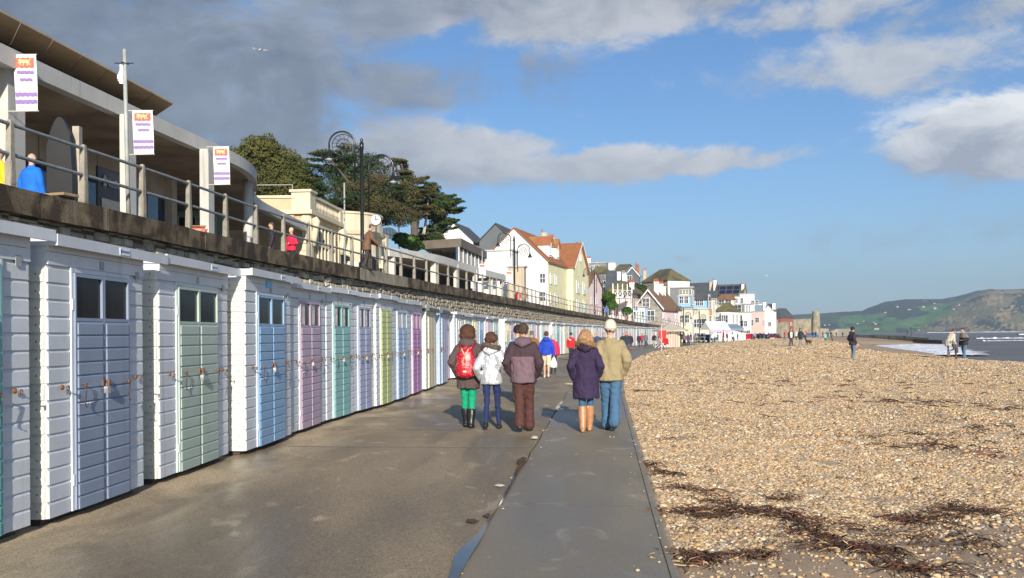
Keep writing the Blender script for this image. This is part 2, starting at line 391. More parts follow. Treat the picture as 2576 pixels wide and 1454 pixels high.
def beach():
    yy = [-10 + .35 * i for i in range(100)] + [25 + .8 * i for i in range(60)] + [73 + 2.5 * i for i in range(60)] + [223 + 9 * i for i in range(50)]
    K = 120; v = []; f = []; sn = []
    for y in yy:
        e = px_(EDGE, min(max(y, -3.9), 519))[0]; far = 60 + max(0, y) * 1.0
        for k in range(K + 1):
            t = k / K; x = e - .02 + (far) * (t ** 1.7) if k else e - .02
            z = beach_z(x, max(y, -3.9)) if k else -.08
            v.append((x, y, z)); sn.append(sandness(x, max(y, -3.9)))
    for i in range(len(yy) - 1):
        for k in range(K): a = i * (K + 1) + k; f.append((a, a + 1, a + K + 2, a + K + 1))
    me = bpy.data.meshes.new('beach'); me.from_pydata(v, [], f); me.polygons.foreach_set('use_smooth', [True] * len(f))
    at_ = me.attributes.new('sand', 'FLOAT', 'POINT'); at_.data.foreach_set('value', sn)
    m = bpy.data.materials.new('shingle_and_sand'); m.use_nodes = True; nt = m.node_tree; N = nt.nodes; L = nt.links; b = N['Principled BSDF']; b.inputs['Roughness'].default_value = .85
    g = N.new('ShaderNodeNewGeometry'); a = N.new('ShaderNodeAttribute'); a.attribute_name = 'sand'
    def vor(s):
        w = N.new('ShaderNodeTexVoronoi'); w.inputs['Scale'].default_value = s; L.new(g.outputs['Position'], w.inputs['Vector']); bw = N.new('ShaderNodeRGBToBW'); L.new(w.outputs['Color'], bw.inputs[0]); return bw.outputs[0], w.outputs['Distance']
    v1, d1 = vor(14); v2, d2 = vor(4.5)
    ad = N.new('ShaderNodeMath'); ad.operation = 'ADD'; L.new(v1, ad.inputs[0]); L.new(v2, ad.inputs[1]); hf = N.new('ShaderNodeMath'); hf.operation = 'MULTIPLY'; hf.inputs[1].default_value = .5; L.new(ad.outputs[0], hf.inputs[0])
    cr_ = N.new('ShaderNodeValToRGB'); L.new(hf.outputs[0], cr_.inputs[0]); e = cr_.color_ramp.elements
    e[0].position = .12; e[0].color = (.22, .15, .09, 1); e[1].position = .85; e[1].color = (.90, .76, .56, 1)
    for p_, c_ in ((.3, (.43, .29, .165, 1)), (.5, (.58, .42, .25, 1)), (.68, (.70, .53, .34, 1))):
        q = cr_.color_ramp.elements.new(p_); q.color = c_
    n = N.new('ShaderNodeTexNoise'); n.inputs['Scale'].default_value = .35; n.inputs['Detail'].default_value = 6; L.new(g.outputs['Position'], n.inputs['Vector'])
    mr = N.new('ShaderNodeMapRange'); mr.inputs[1].default_value = .35; mr.inputs[2].default_value = .7; mr.inputs[3].default_value = 1.0; mr.inputs[4].default_value = .74; L.new(n.outputs[0], mr.inputs[0])
    mu = N.new('ShaderNodeVectorMath'); mu.operation = 'SCALE'; L.new(cr_.outputs[0], mu.inputs[0]); L.new(mr.outputs[0], mu.inputs[3])
    n2 = N.new('ShaderNodeTexNoise'); n2.inputs['Scale'].default_value = 30; n2.inputs['Detail'].default_value = 6; L.new(g.outputs['Position'], n2.inputs['Vector'])
    sc = N.new('ShaderNodeValToRGB'); L.new(n2.outputs[0], sc.inputs[0]); sc.color_ramp.elements[0].position = .3; sc.color_ramp.elements[0].color = (.35, .235, .14, 1); sc.color_ramp.elements[1].position = .7; sc.color_ramp.elements[1].color = (.45, .32, .20, 1)
    mx = N.new('ShaderNodeMix'); mx.data_type = 'RGBA'; L.new(a.outputs['Fac'], mx.inputs[0]); L.new(mu.outputs[0], mx.inputs[6]); L.new(sc.outputs[0], mx.inputs[7]); L.new(mx.outputs[2], b.inputs['Base Color'])
    bp = N.new('ShaderNodeBump'); bp.inputs['Distance'].default_value = .03; bp.inputs['Strength'].default_value = .35; L.new(hf.outputs[0], bp.inputs['Height']); L.new(bp.outputs[0], b.inputs['Normal'])
    me.materials.append(m); return struct(link(me, 'beach'))
beach()

# pebbles: a point cloud carrying one instanced pebble each
def pebbles():
    m = bpy.data.materials.new('pebble'); m.use_nodes = True; nt = m.node_tree; N = nt.nodes; L = nt.links; b = N['Principled BSDF']; b.inputs['Roughness'].default_value = .6
    oi = N.new('ShaderNodeObjectInfo'); cr_ = N.new('ShaderNodeValToRGB'); L.new(oi.outputs['Random'], cr_.inputs[0]); cr_.color_ramp.interpolation = 'CONSTANT'
    cs = [(.17, .12, .075), (.53, .34, .16), (.62, .46, .27), (.38, .28, .18), (.70, .56, .37), (.56, .35, .17), (.80, .70, .54), (.42, .38, .32), (.60, .43, .24), (.50, .33, .17), (.66, .50, .31), (.30, .21, .12), (.58, .40, .20)]
    cs = [(a * .90, b2 * .86, c * .80) for a, b2, c in cs]
    e = cr_.color_ramp.elements
    e[0].color = (*cs[0], 1); e[1].position = 1 / len(cs); e[1].color = (*cs[1], 1)
    for i in range(2, len(cs)): q = e.new(i / len(cs)); q.color = (*cs[i], 1)
    L.new(cr_.outputs[0], b.inputs['Base Color'])
    rs = np.random.RandomState(3); P = []; S = []; Ro = []
    def add(n, y0, y1, s0, s1, sandy):
        k = 0
        while k < n:
            y = y0 + (y1 - y0) * rs.rand() ** .75; e_ = px_(EDGE, max(y, -3.9))[0]; xm = .60 * max(y, 2) + 1.5
            if xm <= e_ + .05: continue
            x = e_ + .04 + (xm - e_) * rs.rand(); cx = pathpt(CREST, y)[0]
            if x > cx + 3: continue
            s = sandness(x, y)
            if rs.rand() < s * sandy: continue
            r = s0 + (s1 - s0) * rs.rand() ** 3
            P.append((x, y, beach_z(x, y) + r * .12)); S.append((r * (1 + .5 * rs.rand()), r, r * (.45 + .35 * rs.rand()))); Ro.append((rs.rand() * .7 - .35, rs.rand() * .7 - .35, rs.rand() * 6.28)); k += 1
    for k in range(130):
        y = 5 + 26 * rs.rand() ** 1.5; e_ = px_(EDGE, y)[0]; j_ = px_(JOINT, y)[0]; x = e_ - abs(rs.normal()) * .22 if k % 3 else j_ + rs.normal() * .12; r = .005 + .011 * rs.rand() ** 2; P.append((x, y, r * .5)); S.append((r * 1.3, r, r * .6)); Ro.append((0, 0, rs.rand() * 6))
    add(80000, 4.5, 14, .007, .022, .86); add(90000, 12, 30, .012, .027, .93); add(80000, 26, 75, .022, .045, .97); add(80000, 60, 210, .06, .115, .97); add(350, 4.5, 16, .025, .045, .3)
    me = bpy.data.meshes.new('pebbles'); me.from_pydata(P, [], [])
    for nm, dat in (('psc', S), ('prot', Ro)):
        a = me.attributes.new(nm, 'FLOAT_VECTOR', 'POINT'); a.data.foreach_set('vector', np.array(dat, dtype='f').ravel())
    me.materials.append(m); o = link(me, 'pebbles', kind='stuff'); tag(o, 'loose mixed tan and white pebbles covering the beach', 'pebbles')
    ng = bpy.data.node_groups.new('pebble_scatter', 'GeometryNodeTree'); ng.interface.new_socket('Geometry', in_out='INPUT', socket_type='NodeSocketGeometry'); ng.interface.new_socket('Geometry', in_out='OUTPUT', socket_type='NodeSocketGeometry')
    N = ng.nodes; L = ng.links; gi = N.new('NodeGroupInput'); go = N.new('NodeGroupOutput'); ico = N.new('GeometryNodeMeshIcoSphere'); ico.inputs['Radius'].default_value = 1; ico.inputs['Subdivisions'].default_value = 2
    ss = N.new('GeometryNodeSetShadeSmooth'); sm = N.new('GeometryNodeSetMaterial'); sm.inputs['Material'].default_value = m; L.new(ico.outputs[0], ss.inputs[0]); L.new(ss.outputs[0], sm.inputs[0])
    iop = N.new('GeometryNodeInstanceOnPoints'); L.new(gi.outputs[0], iop.inputs['Points']); L.new(sm.outputs[0], iop.inputs['Instance'])
    for nm, sk in (('psc', 'Scale'), ('prot', 'Rotation')):
        a = N.new('GeometryNodeInputNamedAttribute'); a.data_type = 'FLOAT_VECTOR'; a.inputs['Name'].default_value = nm; L.new(a.outputs['Attribute'], iop.inputs[sk])
    L.new(iop.outputs[0], go.inputs[0]); md = o.modifiers.new('scatter', 'NODES'); md.node_group = ng
pebbles()

# seaweed wrack: thin curling strands
def seaweed():
    b = MB(); rs = random.Random(5)
    def strand(x, y, ang, ln, r, curl):
        p = []; z0 = rs.random() * .03
        for i in range(6):
            p.append((x, y, beach_z(x, y) + .012 + z0 + .02 * math.sin(i * 1.3 + ang)))
            ang += curl * (rs.random() - .5); x += math.cos(ang) * ln / 5; y += math.sin(ang) * ln / 5
        r *= .75; b.tube(p, [r, r * 1.1, r, r * .9, r * .7, r * .3], 3, 0 if rs.random() < .75 else (1 if rs.random() < .6 else 2), cap=False)
    def clump(px0, py0, px1, py1, n, spread, ln=.28, r=.006):
        a, c = on(px0, py0), on(px1, py1)
        for i in range(int(n * .55)):
            t = rs.random(); q = a.lerp(c, t) + Vector((rs.gauss(0, spread), rs.gauss(0, spread * 1.3), 0))
            if q.x < px_(EDGE, q.y)[0] + .03 or noise.noise((q.x * 2.2, q.y * 1.6, 3)) + .35 * noise.noise((q.x * 7, q.y * 6, 3)) < rs.uniform(-.25, .1): continue
            strand(q.x, q.y, rs.gauss(0, .9) + (math.pi if rs.random() < .5 else 0) + math.atan2(c.y - a.y, c.x - a.x), ln * (.4 + rs.random()), r * (.5 + rs.random()), 1.8)
    clump(1650, 1275, 1980, 1290, 520, .07); clump(1700, 1300, 1860, 1260, 160, .05); clump(1780, 1258, 1990, 1232, 240, .06)
    clump(1960, 1290, 2110, 1385, 420, .07); clump(2080, 1370, 2250, 1400, 420, .06); clump(2100, 1310, 2520, 1290, 420, .12); clump(2400, 1260, 2520, 1300, 180, .08)
    clump(1640, 1160, 1700, 1200, 330, .10); clump(1632, 1215, 1800, 1230, 90, .08); clump(1575, 985, 1650, 980, 80, .10, .4, .012); clump(1590, 1010, 1610, 1025, 60, .12)
    clump(1700, 1390, 1800, 1400, 200, .05); clump(1640, 1100, 1690, 1100, 50, .10); clump(1880, 1390, 1940, 1400, 160, .03, .15); clump(2240, 1440, 2420, 1450, 240, .05)
    clump(1700, 1430, 1740, 1454, 110, .04); clump(2200, 1330, 2576, 1380, 200, .15); clump(2360, 1150, 2480, 1060, 170, .35, .35, .010); clump(2200, 1000, 2560, 1030, 200, .6, .5, .014)
    clump(2130, 1090, 2460, 1150, 140, .5, .35, .01); clump(1700, 960, 2400, 980, 120, 1.0, .5, .014); clump(1900, 1020, 2560, 960, 160, .9, .5, .014); clump(1650, 1290, 2550, 1420, 420, .35, .15, .004)
    mats = [M('dark_seaweed', (.075, .038, .020), .7, .4, 12), M('red_seaweed', (.20, .07, .04), .7, .4, 12), M('dry_stem', (.45, .32, .18), .8, .3, 12)]
    tag(b.build('seaweed', mats, kind='stuff'), 'dark brown seaweed and twigs washed up in strands on the shingle', 'seaweed')
seaweed()

# ---------------------------------------------------------------- sea
def sea():
    m = bpy.data.materials.new('sea_water'); m.use_nodes = True; nt = m.node_tree; N = nt.nodes; L = nt.links; b = N['Principled BSDF']
    g = N.new('ShaderNodeNewGeometry'); mp = N.new('ShaderNodeMapping'); mp.inputs['Scale'].default_value = (.35, 1, 1); mp.inputs['Rotation'].default_value = (0, 0, R(-25)); L.new(g.outputs['Position'], mp.inputs[0])
    def nz(s, det=6):
        n = N.new('ShaderNodeTexNoise'); n.inputs['Scale'].default_value = s; n.inputs['Detail'].default_value = det; L.new(mp.outputs[0], n.inputs['Vector']); return n.outputs[0]
    cr_ = N.new('ShaderNodeValToRGB'); L.new(nz(.12), cr_.inputs[0]); e = cr_.color_ramp.elements; e[0].position = .3; e[0].color = (.13, .115, .10, 1); e[1].position = .62; e[1].color = (.20, .175, .15, 1)
    q = e.new(.735); q.color = (.22, .195, .17, 1); q = e.new(.76); q.color = (.75, .75, .74, 1)
    L.new(cr_.outputs[0], b.inputs['Base Color']); b.inputs['Roughness'].default_value = .5; b.inputs['Specular IOR Level'].default_value = .3
    bp = N.new('ShaderNodeBump'); bp.inputs['Strength'].default_value = 1; bp.inputs['Distance'].default_value = .6; L.new(nz(.45, 8), bp.inputs['Height']); L.new(bp.outputs[0], b.inputs['Normal'])
    ys_ = [-60 + 6 * i for i in range(60)] + [300 + 25 * i for i in range(40)] + [1300 * 1.12 ** i for i in range(22)]
    rows = []
    for y in ys_:
        r = []
        for k in range(90):
            t = k / 89; x = -2500 + 2500 * (t / .1) if t < .1 else (0 + 320 * ((t - .1) / .7) if t < .8 else 320 + 14000 * ((t - .8) / .2) ** 3)
            r.append((x, y, SEA_Z + (.16 * noise.noise((x * .12, y * .28, 0)) + .09 * noise.noise((x * .4, y * .7, 3))) * (1 if y < 900 and 0 < x < 1500 else 0)))
        rows.append(r)
    o = ribbon('sea', rows, m); o.data.polygons.foreach_set('use_smooth', [True] * len(o.data.polygons))
    # breaking surf: lumpy white sheets
    fm = M('surf_foam', (.82, .82, .82), .75, .08, 1.2, .2, fine=3, rnd=0)
    def surf(nm, pts, lab, hgt=.25):
        bb = MB(); rr = []
        for (y, x0, x1) in pts:
            rr.append([(x0 + (x1 - x0) * k / 24 + .8 * noise.noise((k, y * .3, 2)), y + .5 * noise.noise((k * .7, y, 1)), SEA_Z + .06 + hgt * (.35 + noise.noise((x0 * .2 + k * .5, y * .35, 5))) * math.sin(math.pi * k / 24)) for k in range(25)])
        o = ribbon(nm, rr, fm, kind='stuff'); tag(o, lab, 'surf')
    surf('surf', [(104 + 1.5 * i, 47 + .40 * 1.5 * i * .8 + 3.0 * noise.noise((i * .5, 0, 0)) + max(0, (i - 42)) * .2, 55.5 + .43 * 1.5 * i + 3.5 * noise.noise((i * .45, 4, 0))) for i in range(58)], 'white breaking surf washing up the beach behind the lone man', .16)
    for i, (px0, px1, Y0, w, lab) in enumerate(((2452, 2760, 330, 3.5, 'long white breaker rolling in at the right of the bay'), (2330, 3000, 1950, 12, 'thin white line of surf under the far cliffs'), (2560, 2760, 620, 5, 'smaller breaker further out at the right edge'), (2470, 2640, 250, 2.5, 'low broken line of foam nearest the right edge'))):
        c0, c1 = Vector((ray(px0, 840)[0] * Y0, Y0, 0)), Vector((ray(px1, 840)[0] * Y0 * 1.04, Y0 * 1.04, 0)); hh = (.42, 1.5, .8, .22)[i]
        bb = []
        for t in range(61):
            p = c0.lerp(c1, t / 60); ww = w * (.5 + .5 * math.sin(math.pi * t / 60)) * (.8 + .6 * noise.noise((t * .3, i, 0)))
            bb.append([(p.x, p.y - ww + 2 * noise.noise((t * .4, 0, i)), SEA_Z + .02), (p.x, p.y - ww * .4, SEA_Z + hh * (.8 + 1.6 * noise.noise((t * .5, 2, i)))), (p.x, p.y + ww * .5, SEA_Z + hh * .7), (p.x, p.y + ww, SEA_Z + .1)])
        tag(ribbon('breaking_wave', bb, fm, kind='stuff'), lab, 'wave')
sea()
# ---------------------------------------------------------------- beach huts
W_PAINT = M('white_paint', (.60, .62, .645), .5, .06, 3, .08, stain=((.40, .25, .13), .70, 3.2), streak=((.46, .45, .42), .60), rnd=.05)
CREAM = M('cream_paint', (.66, .64, .56), .5, .08, 4, .05, stain=((.40, .25, .12), .70, 2.5), streak=((.50, .46, .38), .62))
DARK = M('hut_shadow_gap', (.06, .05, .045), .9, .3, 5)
ROOFM = M('hut_roof_felt', (.10, .11, .11), .85, .2, 5, .3)
GREYFELT = M('weathered_green_felt', (.12, .14, .13), .9, .3, 5, .4)
RUST = M('rusty_iron', (.30, .13, .05), .8, .4, 30, .5, col2=(.12, .06, .035)); IRON = M('dark_iron', (.05, .04, .04), .6, .3, 30, .2)
STEEL = M('steel', (.55, .55, .53), .3, .1, 20, .0, metal=.8)
PANE = glass_mat('hut_window_glass', (.014, .013, .015), .12); PANE.node_tree.nodes['Principled BSDF'].inputs['Specular IOR Level'].default_value = .22; CURT = M('net_curtain', (.62, .58, .55), .9, .3, 14)
PLATE = M('number_plate', (.28, .29, .30), .4, .1, 9); SIGNW = M('sign_white', (.78, .80, .82), .4, .04, 9); SIGNB = M('sign_blue', (.06, .12, .28), .5, .05, 9); SKYSIGN = M('sign_light_blue', (.12, .42, .70), .4, .05, 9)
def paint(n, c):
    l = .3 * c[0] + .5 * c[1] + .2 * c[2]; c = tuple((.76 * v + .24 * l) * .90 for v in c)
    return M('door_' + n, c, .42, .06, 3, .05, rnd=.03, streak=(tuple(v * .85 for v in c), .62))
DOORC = dict(teal=(.13, .48, .47), lavender=(.25, .325, .465), sage=(.42, .54, .44), blue=(.20, .42, .68), mauve=(.52, .36, .50), turquoise=(.20, .52, .50), slate=(.34, .38, .56), lime=(.53, .60, .18), sky=(.32, .50, .72), magenta=(.52, .20, .50), straw=(.52, .46, .28), pink=(.68, .45, .57), rose=(.62, .33, .35), yellow=(.80, .76, .33), mint=(.40, .66, .54), cream=(.78, .70, .45), greyblue=(.38, .46, .60), white=(.72, .73, .74), green=(.32, .60, .46))
_bc = {}
def board_mesh(ln, ht, axis, m):
    """one shiplap board: thick lower lip, bevelled top; long axis 'x' on the front face or 'y' on the side"""
    k = (round(ln, 3), round(ht, 3), axis, m.name)
    if k in _bc: return _bc[k]
    b = MB(); t0, t1 = .021, .006; prof = [(0, 0), (t0, 0.0), (t0, ht * .78), (t1, ht * .95), (t1, ht - .002), (0, ht - .002)]
    n = len(prof)
    e = .012
    for s in (0, 1):
        for (t, z) in prof:
            u = (0 if s == 0 else ln)
            if t > .01: u += e if s == 0 else -e
            b.v.append((u, -t, z) if axis == 'x' else (-t, u, z))
    b.f = [tuple(range(n - 1, -1, -1)), tuple(range(n, 2 * n))] + [(i, (i + 1) % n, n + (i + 1) % n, n + i) for i in range(n)]
    if axis == 'y': b.f = [tuple(reversed(f)) for f in b.f]
    b.m = [0] * len(b.f); _bc[k] = b.mesh('board', m); return _bc[k]
_sh = {}
def shared(key, fn):
    if key not in _sh: _sh[key] = fn()
    return _sh[key]
def hw_meshes():
    def hook():
        b = MB(); b.lathe([(.022, 0), (.02, .012)], n=8); me = MB()
        me.tube([(0, 0, 0), (0, -.012, 0)], [.026, .022], 8); me.tube([(0, -.012, 0), (0, -.055, 0)], .006, 6)
        me.tube([(.02 * math.cos(w), -.06, .02 * math.sin(w) - .01) for w in [i * .7 for i in range(10)]], .005, 5); return me.mesh('eye_bolt', RUST, True)
    def bar():
        me = MB(); me.tube([(0, -.055, 0), (.003, -.06, -.05), (.0, -.05, -.16), (.004, -.055, -.20), (.012, -.07, -.20)], .006, 6); return me.mesh('cabin_hook', IRON, True)
    def hasp():
        me = MB(); me.box(-.075, .06, -.012, 0, -.028, .028, 0).box(.02, .05, -.045, -.01, -.03, .03, 1).box(-.075, -.055, -.035, -.01, -.025, .03, 1); return me.mesh('hasp', [IRON, RUST])
    def lock():
        me = MB(); me.box(-.028, .028, -.075, -.035, -.10, -.035, 0); me.tube([(-.018, -.055, -.04), (-.018, -.055, -.01), (0, -.055, .008), (.018, -.055, -.01), (.018, -.055, -.04)], .006, 6, 1); return me.mesh('padlock', [STEEL, STEEL])
    return {n: f() for n, f in (('hook', hook), ('bar', bar), ('hasp', hasp), ('lock', lock))}
HW = hw_meshes()
def door_leaf(root, x0, w, z0, z1, wz, mt, detail, curtain, windows=True, hinge=0, slats='h'):
    """a leaf: frame stiles + boards + window"""
    nm = mt.name
    def core():
        b = MB(); b.box(0, w, -.012, .02, 0, z1 - z0 if not windows else wz - z0)
        b.box(0, .022, -.024, -.0125, 0, z1 - z0); b.box(w - .022, w, -.024, -.0125, 0, z1 - z0); b.box(.0225, w - .0225, -.024, -.0125, z1 - z0 - .035, z1 - z0)
        if windows:
            b.box(.0225, w - .0225, -.024, -.0125, wz - z0, wz - z0 + .03)
            b.box(0, .022, -.012, .02, wz - z0 + .001, z1 - z0); b.box(w - .022, w, -.012, .02, wz - z0 + .001, z1 - z0); b.box(.0225, w - .0225, -.012, .02, z1 - z0 - .035, z1 - z0)
        if detail < 2:
            hh = (wz if windows else z1) - z0; p = .125 if slats == 'h' else .09
            if slats == 'h':
                n = int(hh / p)
                for i in range(n): b.box(.026, w - .026, -.022, -.0121, i * p + .004, (i + 1) * p - .02)
            else:
                n = int((w - .05) / p)
                for i in range(n): b.box(.026 + i * p, .026 + (i + 1) * p - .01, -.022, -.0121, .01, hh - .01)
        return b.mesh('door_leaf', mt)
    d = link(shared(('leaf', round(w, 2), round(z1, 2), round(wz, 2), nm, detail, windows, slats), core), 'door_leaf', root, (x0, .0, z0))
    if windows:
        def pane():
            b = MB(); b.box(.024, w - .024, .0, .006, wz - z0 + .032, z1 - z0 - .037)
            return b.mesh('window_pane', PANE)
        link(shared(('pane', round(w, 2), round(z1, 2), round(wz, 2)), pane), 'window_pane', d)
        if curtain:
            def cm():
                b = MB(); r = []
                for i in range(12): u = .03 + (w * (.45 if curtain == 1 else .9)) * i / 11; r.append((u, -.003 - .002 * (i % 2)))
                for (a, c), (e, f) in zip(r, r[1:]): b.quad([(a, c, wz - z0 + .04), (e, f, wz - z0 + .04), (e, f, z1 - z0 - .04), (a, c, z1 - z0 - .04)])
                return b.mesh('curtain', CURT)
            link(shared(('curt', round(w, 2), curtain), cm), 'curtain', d)
    if detail == 2:
        p = .123; n = int((wz - z0) / p) if windows else int((z1 - z0 - .05) / p); p = (wz - z0) / n if windows else (z1 - z0 - .04) / n
        for i in range(n):
            link(board_mesh(w - .052, p, 'x', mt), 'board', d, (.026, -.012, i * p))
    return d
def make_hut(x0, y0, x1, y1, colr, label, detail=2, h=2.56, curtain=0, roof='white', windows=True, slats='h', side='white', gap0=.0, sign=True, depth=2.4, blank=False, fx=.02, grp='beach huts in a row along the promenade'):
    d = Vector((x1 - x0, y1 - y0)); W = d.length; th = math.atan2(d.y, d.x)
    root = thing('beach_hut', label, 'beach hut', (x0, y0, 0), th, grp)
    mt = paint(colr, DOORC[colr]); z0 = .07
    wallm = W_PAINT if side == 'white' else (CREAM if side == 'cream' else M('hut_' + side, DOORC.get(side, (.3, .4, .5)), .5, .08, 4, .1, streak=((.55, .5, .42), .66)))
    b = MB(); b.box(0.0, W, .03, depth, z0, h - .08); link(b.mesh('wall', wallm), 'wall', root)
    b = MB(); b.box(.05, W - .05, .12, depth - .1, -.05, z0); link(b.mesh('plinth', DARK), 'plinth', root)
    ov = .02 if fx > .021 else .05
    b = MB(); b.hexa([(-ov, -.10, h - .10), (W + fx, -.10, h - .10), (W + fx, -.07, h - .10), (-ov, -.07, h - .10), (-ov, -.10, h), (W + fx, -.10, h), (W + fx, -.07, h), (-ov, -.07, h)])
    b.box(-ov, -ov + .03, -.069, depth + .05, h - .10, h - .01); rfm = W_PAINT if roof == 'white' else GREYFELT
    link(b.mesh('fascia', rfm), 'fascia', root)
    b = MB(); b.hexa([(-.015, -.069, h - .075), (W + .015, -.069, h - .075), (W + .015, depth + .1, h - .13), (-.015, depth + .1, h - .13), (-.015, -.069, h - .02), (W + .015, -.069, h - .02), (W + .015, depth + .1, h - .07), (-.015, depth + .1, h - .07)])
    link(b.mesh('roof', ROOFM), 'roof', root)
    if blank: return root
    ml = .22 * W if detail == 2 else .2 * W; dw = (.575 if detail == 2 else .5) * W; mr_ = W - ml - dw
    zt, wz = 2.24, 1.80
    # frieze
    b = MB()
    for i in range(2): b.box(0, W, .0, .03, zt + .05 + i * .115, zt + .05 + (i + 1) * .115 - .004)
    b.box(0, W, .008, .03, zt + .285, h - .10)
    link(b.mesh('frieze_panel', wallm), 'frieze_panel', root)
    # door frame
    b = MB(); b.box(ml - .035, ml - .004, -.006, .03, z0, zt + .045); b.box(ml + dw + .004, ml + dw + .035, -.006, .03, z0, zt + .045); b.box(ml - .004, ml + dw + .004, -.003, .03, zt + .006, zt + .046)
    link(b.mesh('door_frame', wallm), 'door_frame', root)
    lw = dw / 2 - .004
    for k in range(2): door_leaf(root, ml + k * (lw + .008), lw, z0 + .005, zt, wz, mt, detail, curtain, windows, slats=slats)
    if detail == 2:
        p = .139; n = int((zt + .045 - z0) / p); p = (zt + .045 - z0) / n
        for i in range(n):
            link(board_mesh(ml - .037, p, 'x', wallm), 'board', root, (0, .03, z0 + i * p))
            link(board_mesh(mr_ - .037, p, 'x', wallm), 'board', root, (ml + dw + .036, .03, z0 + i * p))
        n2 = int((h - .12 - z0) / p)
        for i in range(n2):
            link(board_mesh(depth - .05, p, 'y', CREAM), 'board', root, (0, .032, z0 + i * p))
        nb = MB()
        for i in range(n2):
            for u in (.10, .22, .62): nb.box(-.029, -.0245, u - .006, u + .006, z0 + i * p + p * .45 - .006, z0 + i * p + p * .45 + .006)
        link(nb.mesh('nail_heads', RUST), 'nail_heads', root, kind='stuff')
        zz = 1.22
        for nm, u in (('hook', ml * .45), ('hook', ml + .09), ('bar', ml + .09), ('hook', ml + dw - .1), ('bar', ml + dw - .1), ('hook', ml + dw + mr_ * .4), ('hasp', ml + dw / 2 + .01), ('lock', ml + dw / 2 - .05)):
            link(HW[nm], {'hook': 'eye_bolt', 'bar': 'cabin_hook', 'hasp': 'hasp', 'lock': 'padlock'}[nm], root, (u, -.022 if nm == 'lock' else -.012, zz + random.uniform(-.015, .015)))
        for u in (ml - .018, ml + dw + .018):
            for z in (.35, 1.95): link(shared('hinge', lambda: MB().box(-.012, .012, -.016, -.0062, -.05, .05).mesh('hinge', W_PAINT)), 'hinge', root, (u, 0, z))
    else:
        b = MB()
        for s0, s1 in ((0, ml - .037), (ml + dw + .036, W)):
            n = 15; p = (zt + .04 - z0) / n
            for i in range(n): b.hexa([(s0, .006, z0 + i * p), (s1, .006, z0 + i * p), (s1, .031, z0 + i * p), (s0, .031, z0 + i * p), (s0, .020, z0 + (i + 1) * p), (s1, .020, z0 + (i + 1) * p), (s1, .031, z0 + (i + 1) * p), (s0, .031, z0 + (i + 1) * p)])
        link(b.mesh('cladding', wallm), 'cladding', root)
        if detail == 1:
            b = MB(); b.box(ml + dw / 2 - .03, ml + dw / 2 + .05, -.06, -.022, 1.15, 1.25); b.box(ml * .4, ml * .4 + .04, -.05, .0, 1.18, 1.24); link(b.mesh('hasp', RUST), 'hasp', root)
    if detail >= 1:
        MB().box(ml + dw / 2 - .035, ml + dw / 2 + .035, -.008, 0, zt + .06, zt + .14).build('number_plate', PLATE, root); MB().box(W - mr_ * .5, W - mr_ * .5 + .07, -.008, 0, zt + .0, zt + .09).build('vent_plate', PLATE, root)
    if detail == 2 and sign:
        b = MB(); b.box(W * .60, W * .60 + .20, -.106, -.101, h - .085, h - .015, 0); s_ = link(b.mesh('sign_plate', SIGNW), 'sign_plate', root)
        t = link(shared('tx', lambda: text_mesh('BEACH HUT', .030, SIGNB, extrude=.001)), 'lettering', s_, (W * .60 + .10, -.108, h - .060), (R(90), 0, 0))
        b = MB(); b.quad([(W * .60 + .012, -.1065, h - .075), (W * .60 + .03, -.1065, h - .075), (W * .60 + .03, -.1065, h - .03), (W * .60 + .012, -.1065, h - .03)]); link(b.mesh('sign_emblem', SIGNB), 'sign_emblem', s_)
    return root
near = [  # near corner, far corner, door, label bit, opts
    ((-4.26, 5.63), (-4.06, 7.55), 'teal', 'white beach hut with teal doors cut off by the left edge of the photo', {}),
    ((-4.03, 7.78), (-3.93, 9.55), 'lavender', 'white beach hut with lavender blue double doors and dark windows, second from the left', {}),
    ((-3.92, 9.96), (-3.83, 12.08), 'sage', 'white beach hut with pale sage green double doors', {}),
    ((-3.66, 12.32), (-3.55, 14.39), 'blue', 'white beach hut with bright mid blue doors and a light blue sign, set slightly forward', {}),
    ((-3.60, 14.60), (-3.47, 16.62), 'mauve', 'white beach hut with dusky mauve doors beside the bright blue one', dict(curtain=1)),
    ((-3.46, 16.72), (-3.26, 18.42), 'turquoise', 'white beach hut with turquoise green doors and net curtains', dict(curtain=1)),
    ((-3.28, 18.50), (-3.07, 19.86), 'slate', 'narrow white beach hut with slate lavender doors next to the lime one', dict(curtain=1)),
    ((-3.02, 19.95), (-2.85, 21.55), 'lime', 'white beach hut with solid lime yellow doors without windows', dict(windows=False)),
    ((-2.87, 21.65), (-2.70, 23.50), 'sky', 'white beach hut with sky blue doors and white curtains', dict(curtain=2)),
    ((-2.72, 23.62), (-2.58, 25.70), 'magenta', 'white beach hut with bright magenta purple doors', dict(curtain=1)),
    ((-2.50, 26.10), (-2.38, 28.20), 'straw', 'old beach hut with a weathered straw coloured door and green felt roof', dict(roof='felt', windows=False, side='cream', slats='v', detail=1, h=2.45)),
    ((-2.30, 28.60), (-2.20, 30.70), 'greyblue', 'old beach hut clad in grey blue boards under a felt roof', dict(roof='felt', windows=False, side='greyblue', detail=1, h=2.45)),
    ((-2.42, 30.95), (-2.25, 32.60), 'pink', 'old recessed beach hut with a plain pink plank door', dict(roof='felt', windows=False, slats='v', detail=1, h=2.42)),
]
for i, (a, b_, c, lab, o) in enumerate(near):
    nx = near[i + 1][0] if i < 9 else None
    if nx: o['fx'] = max(.021, (Vector(nx) - Vector(b_)).length - .03)
    o.setdefault('h', 2.57 + (.03, .0, .02, .04, -.01, .02, .01)[i % 7] - .02); make_hut(*a, *b_, c, lab, **o)
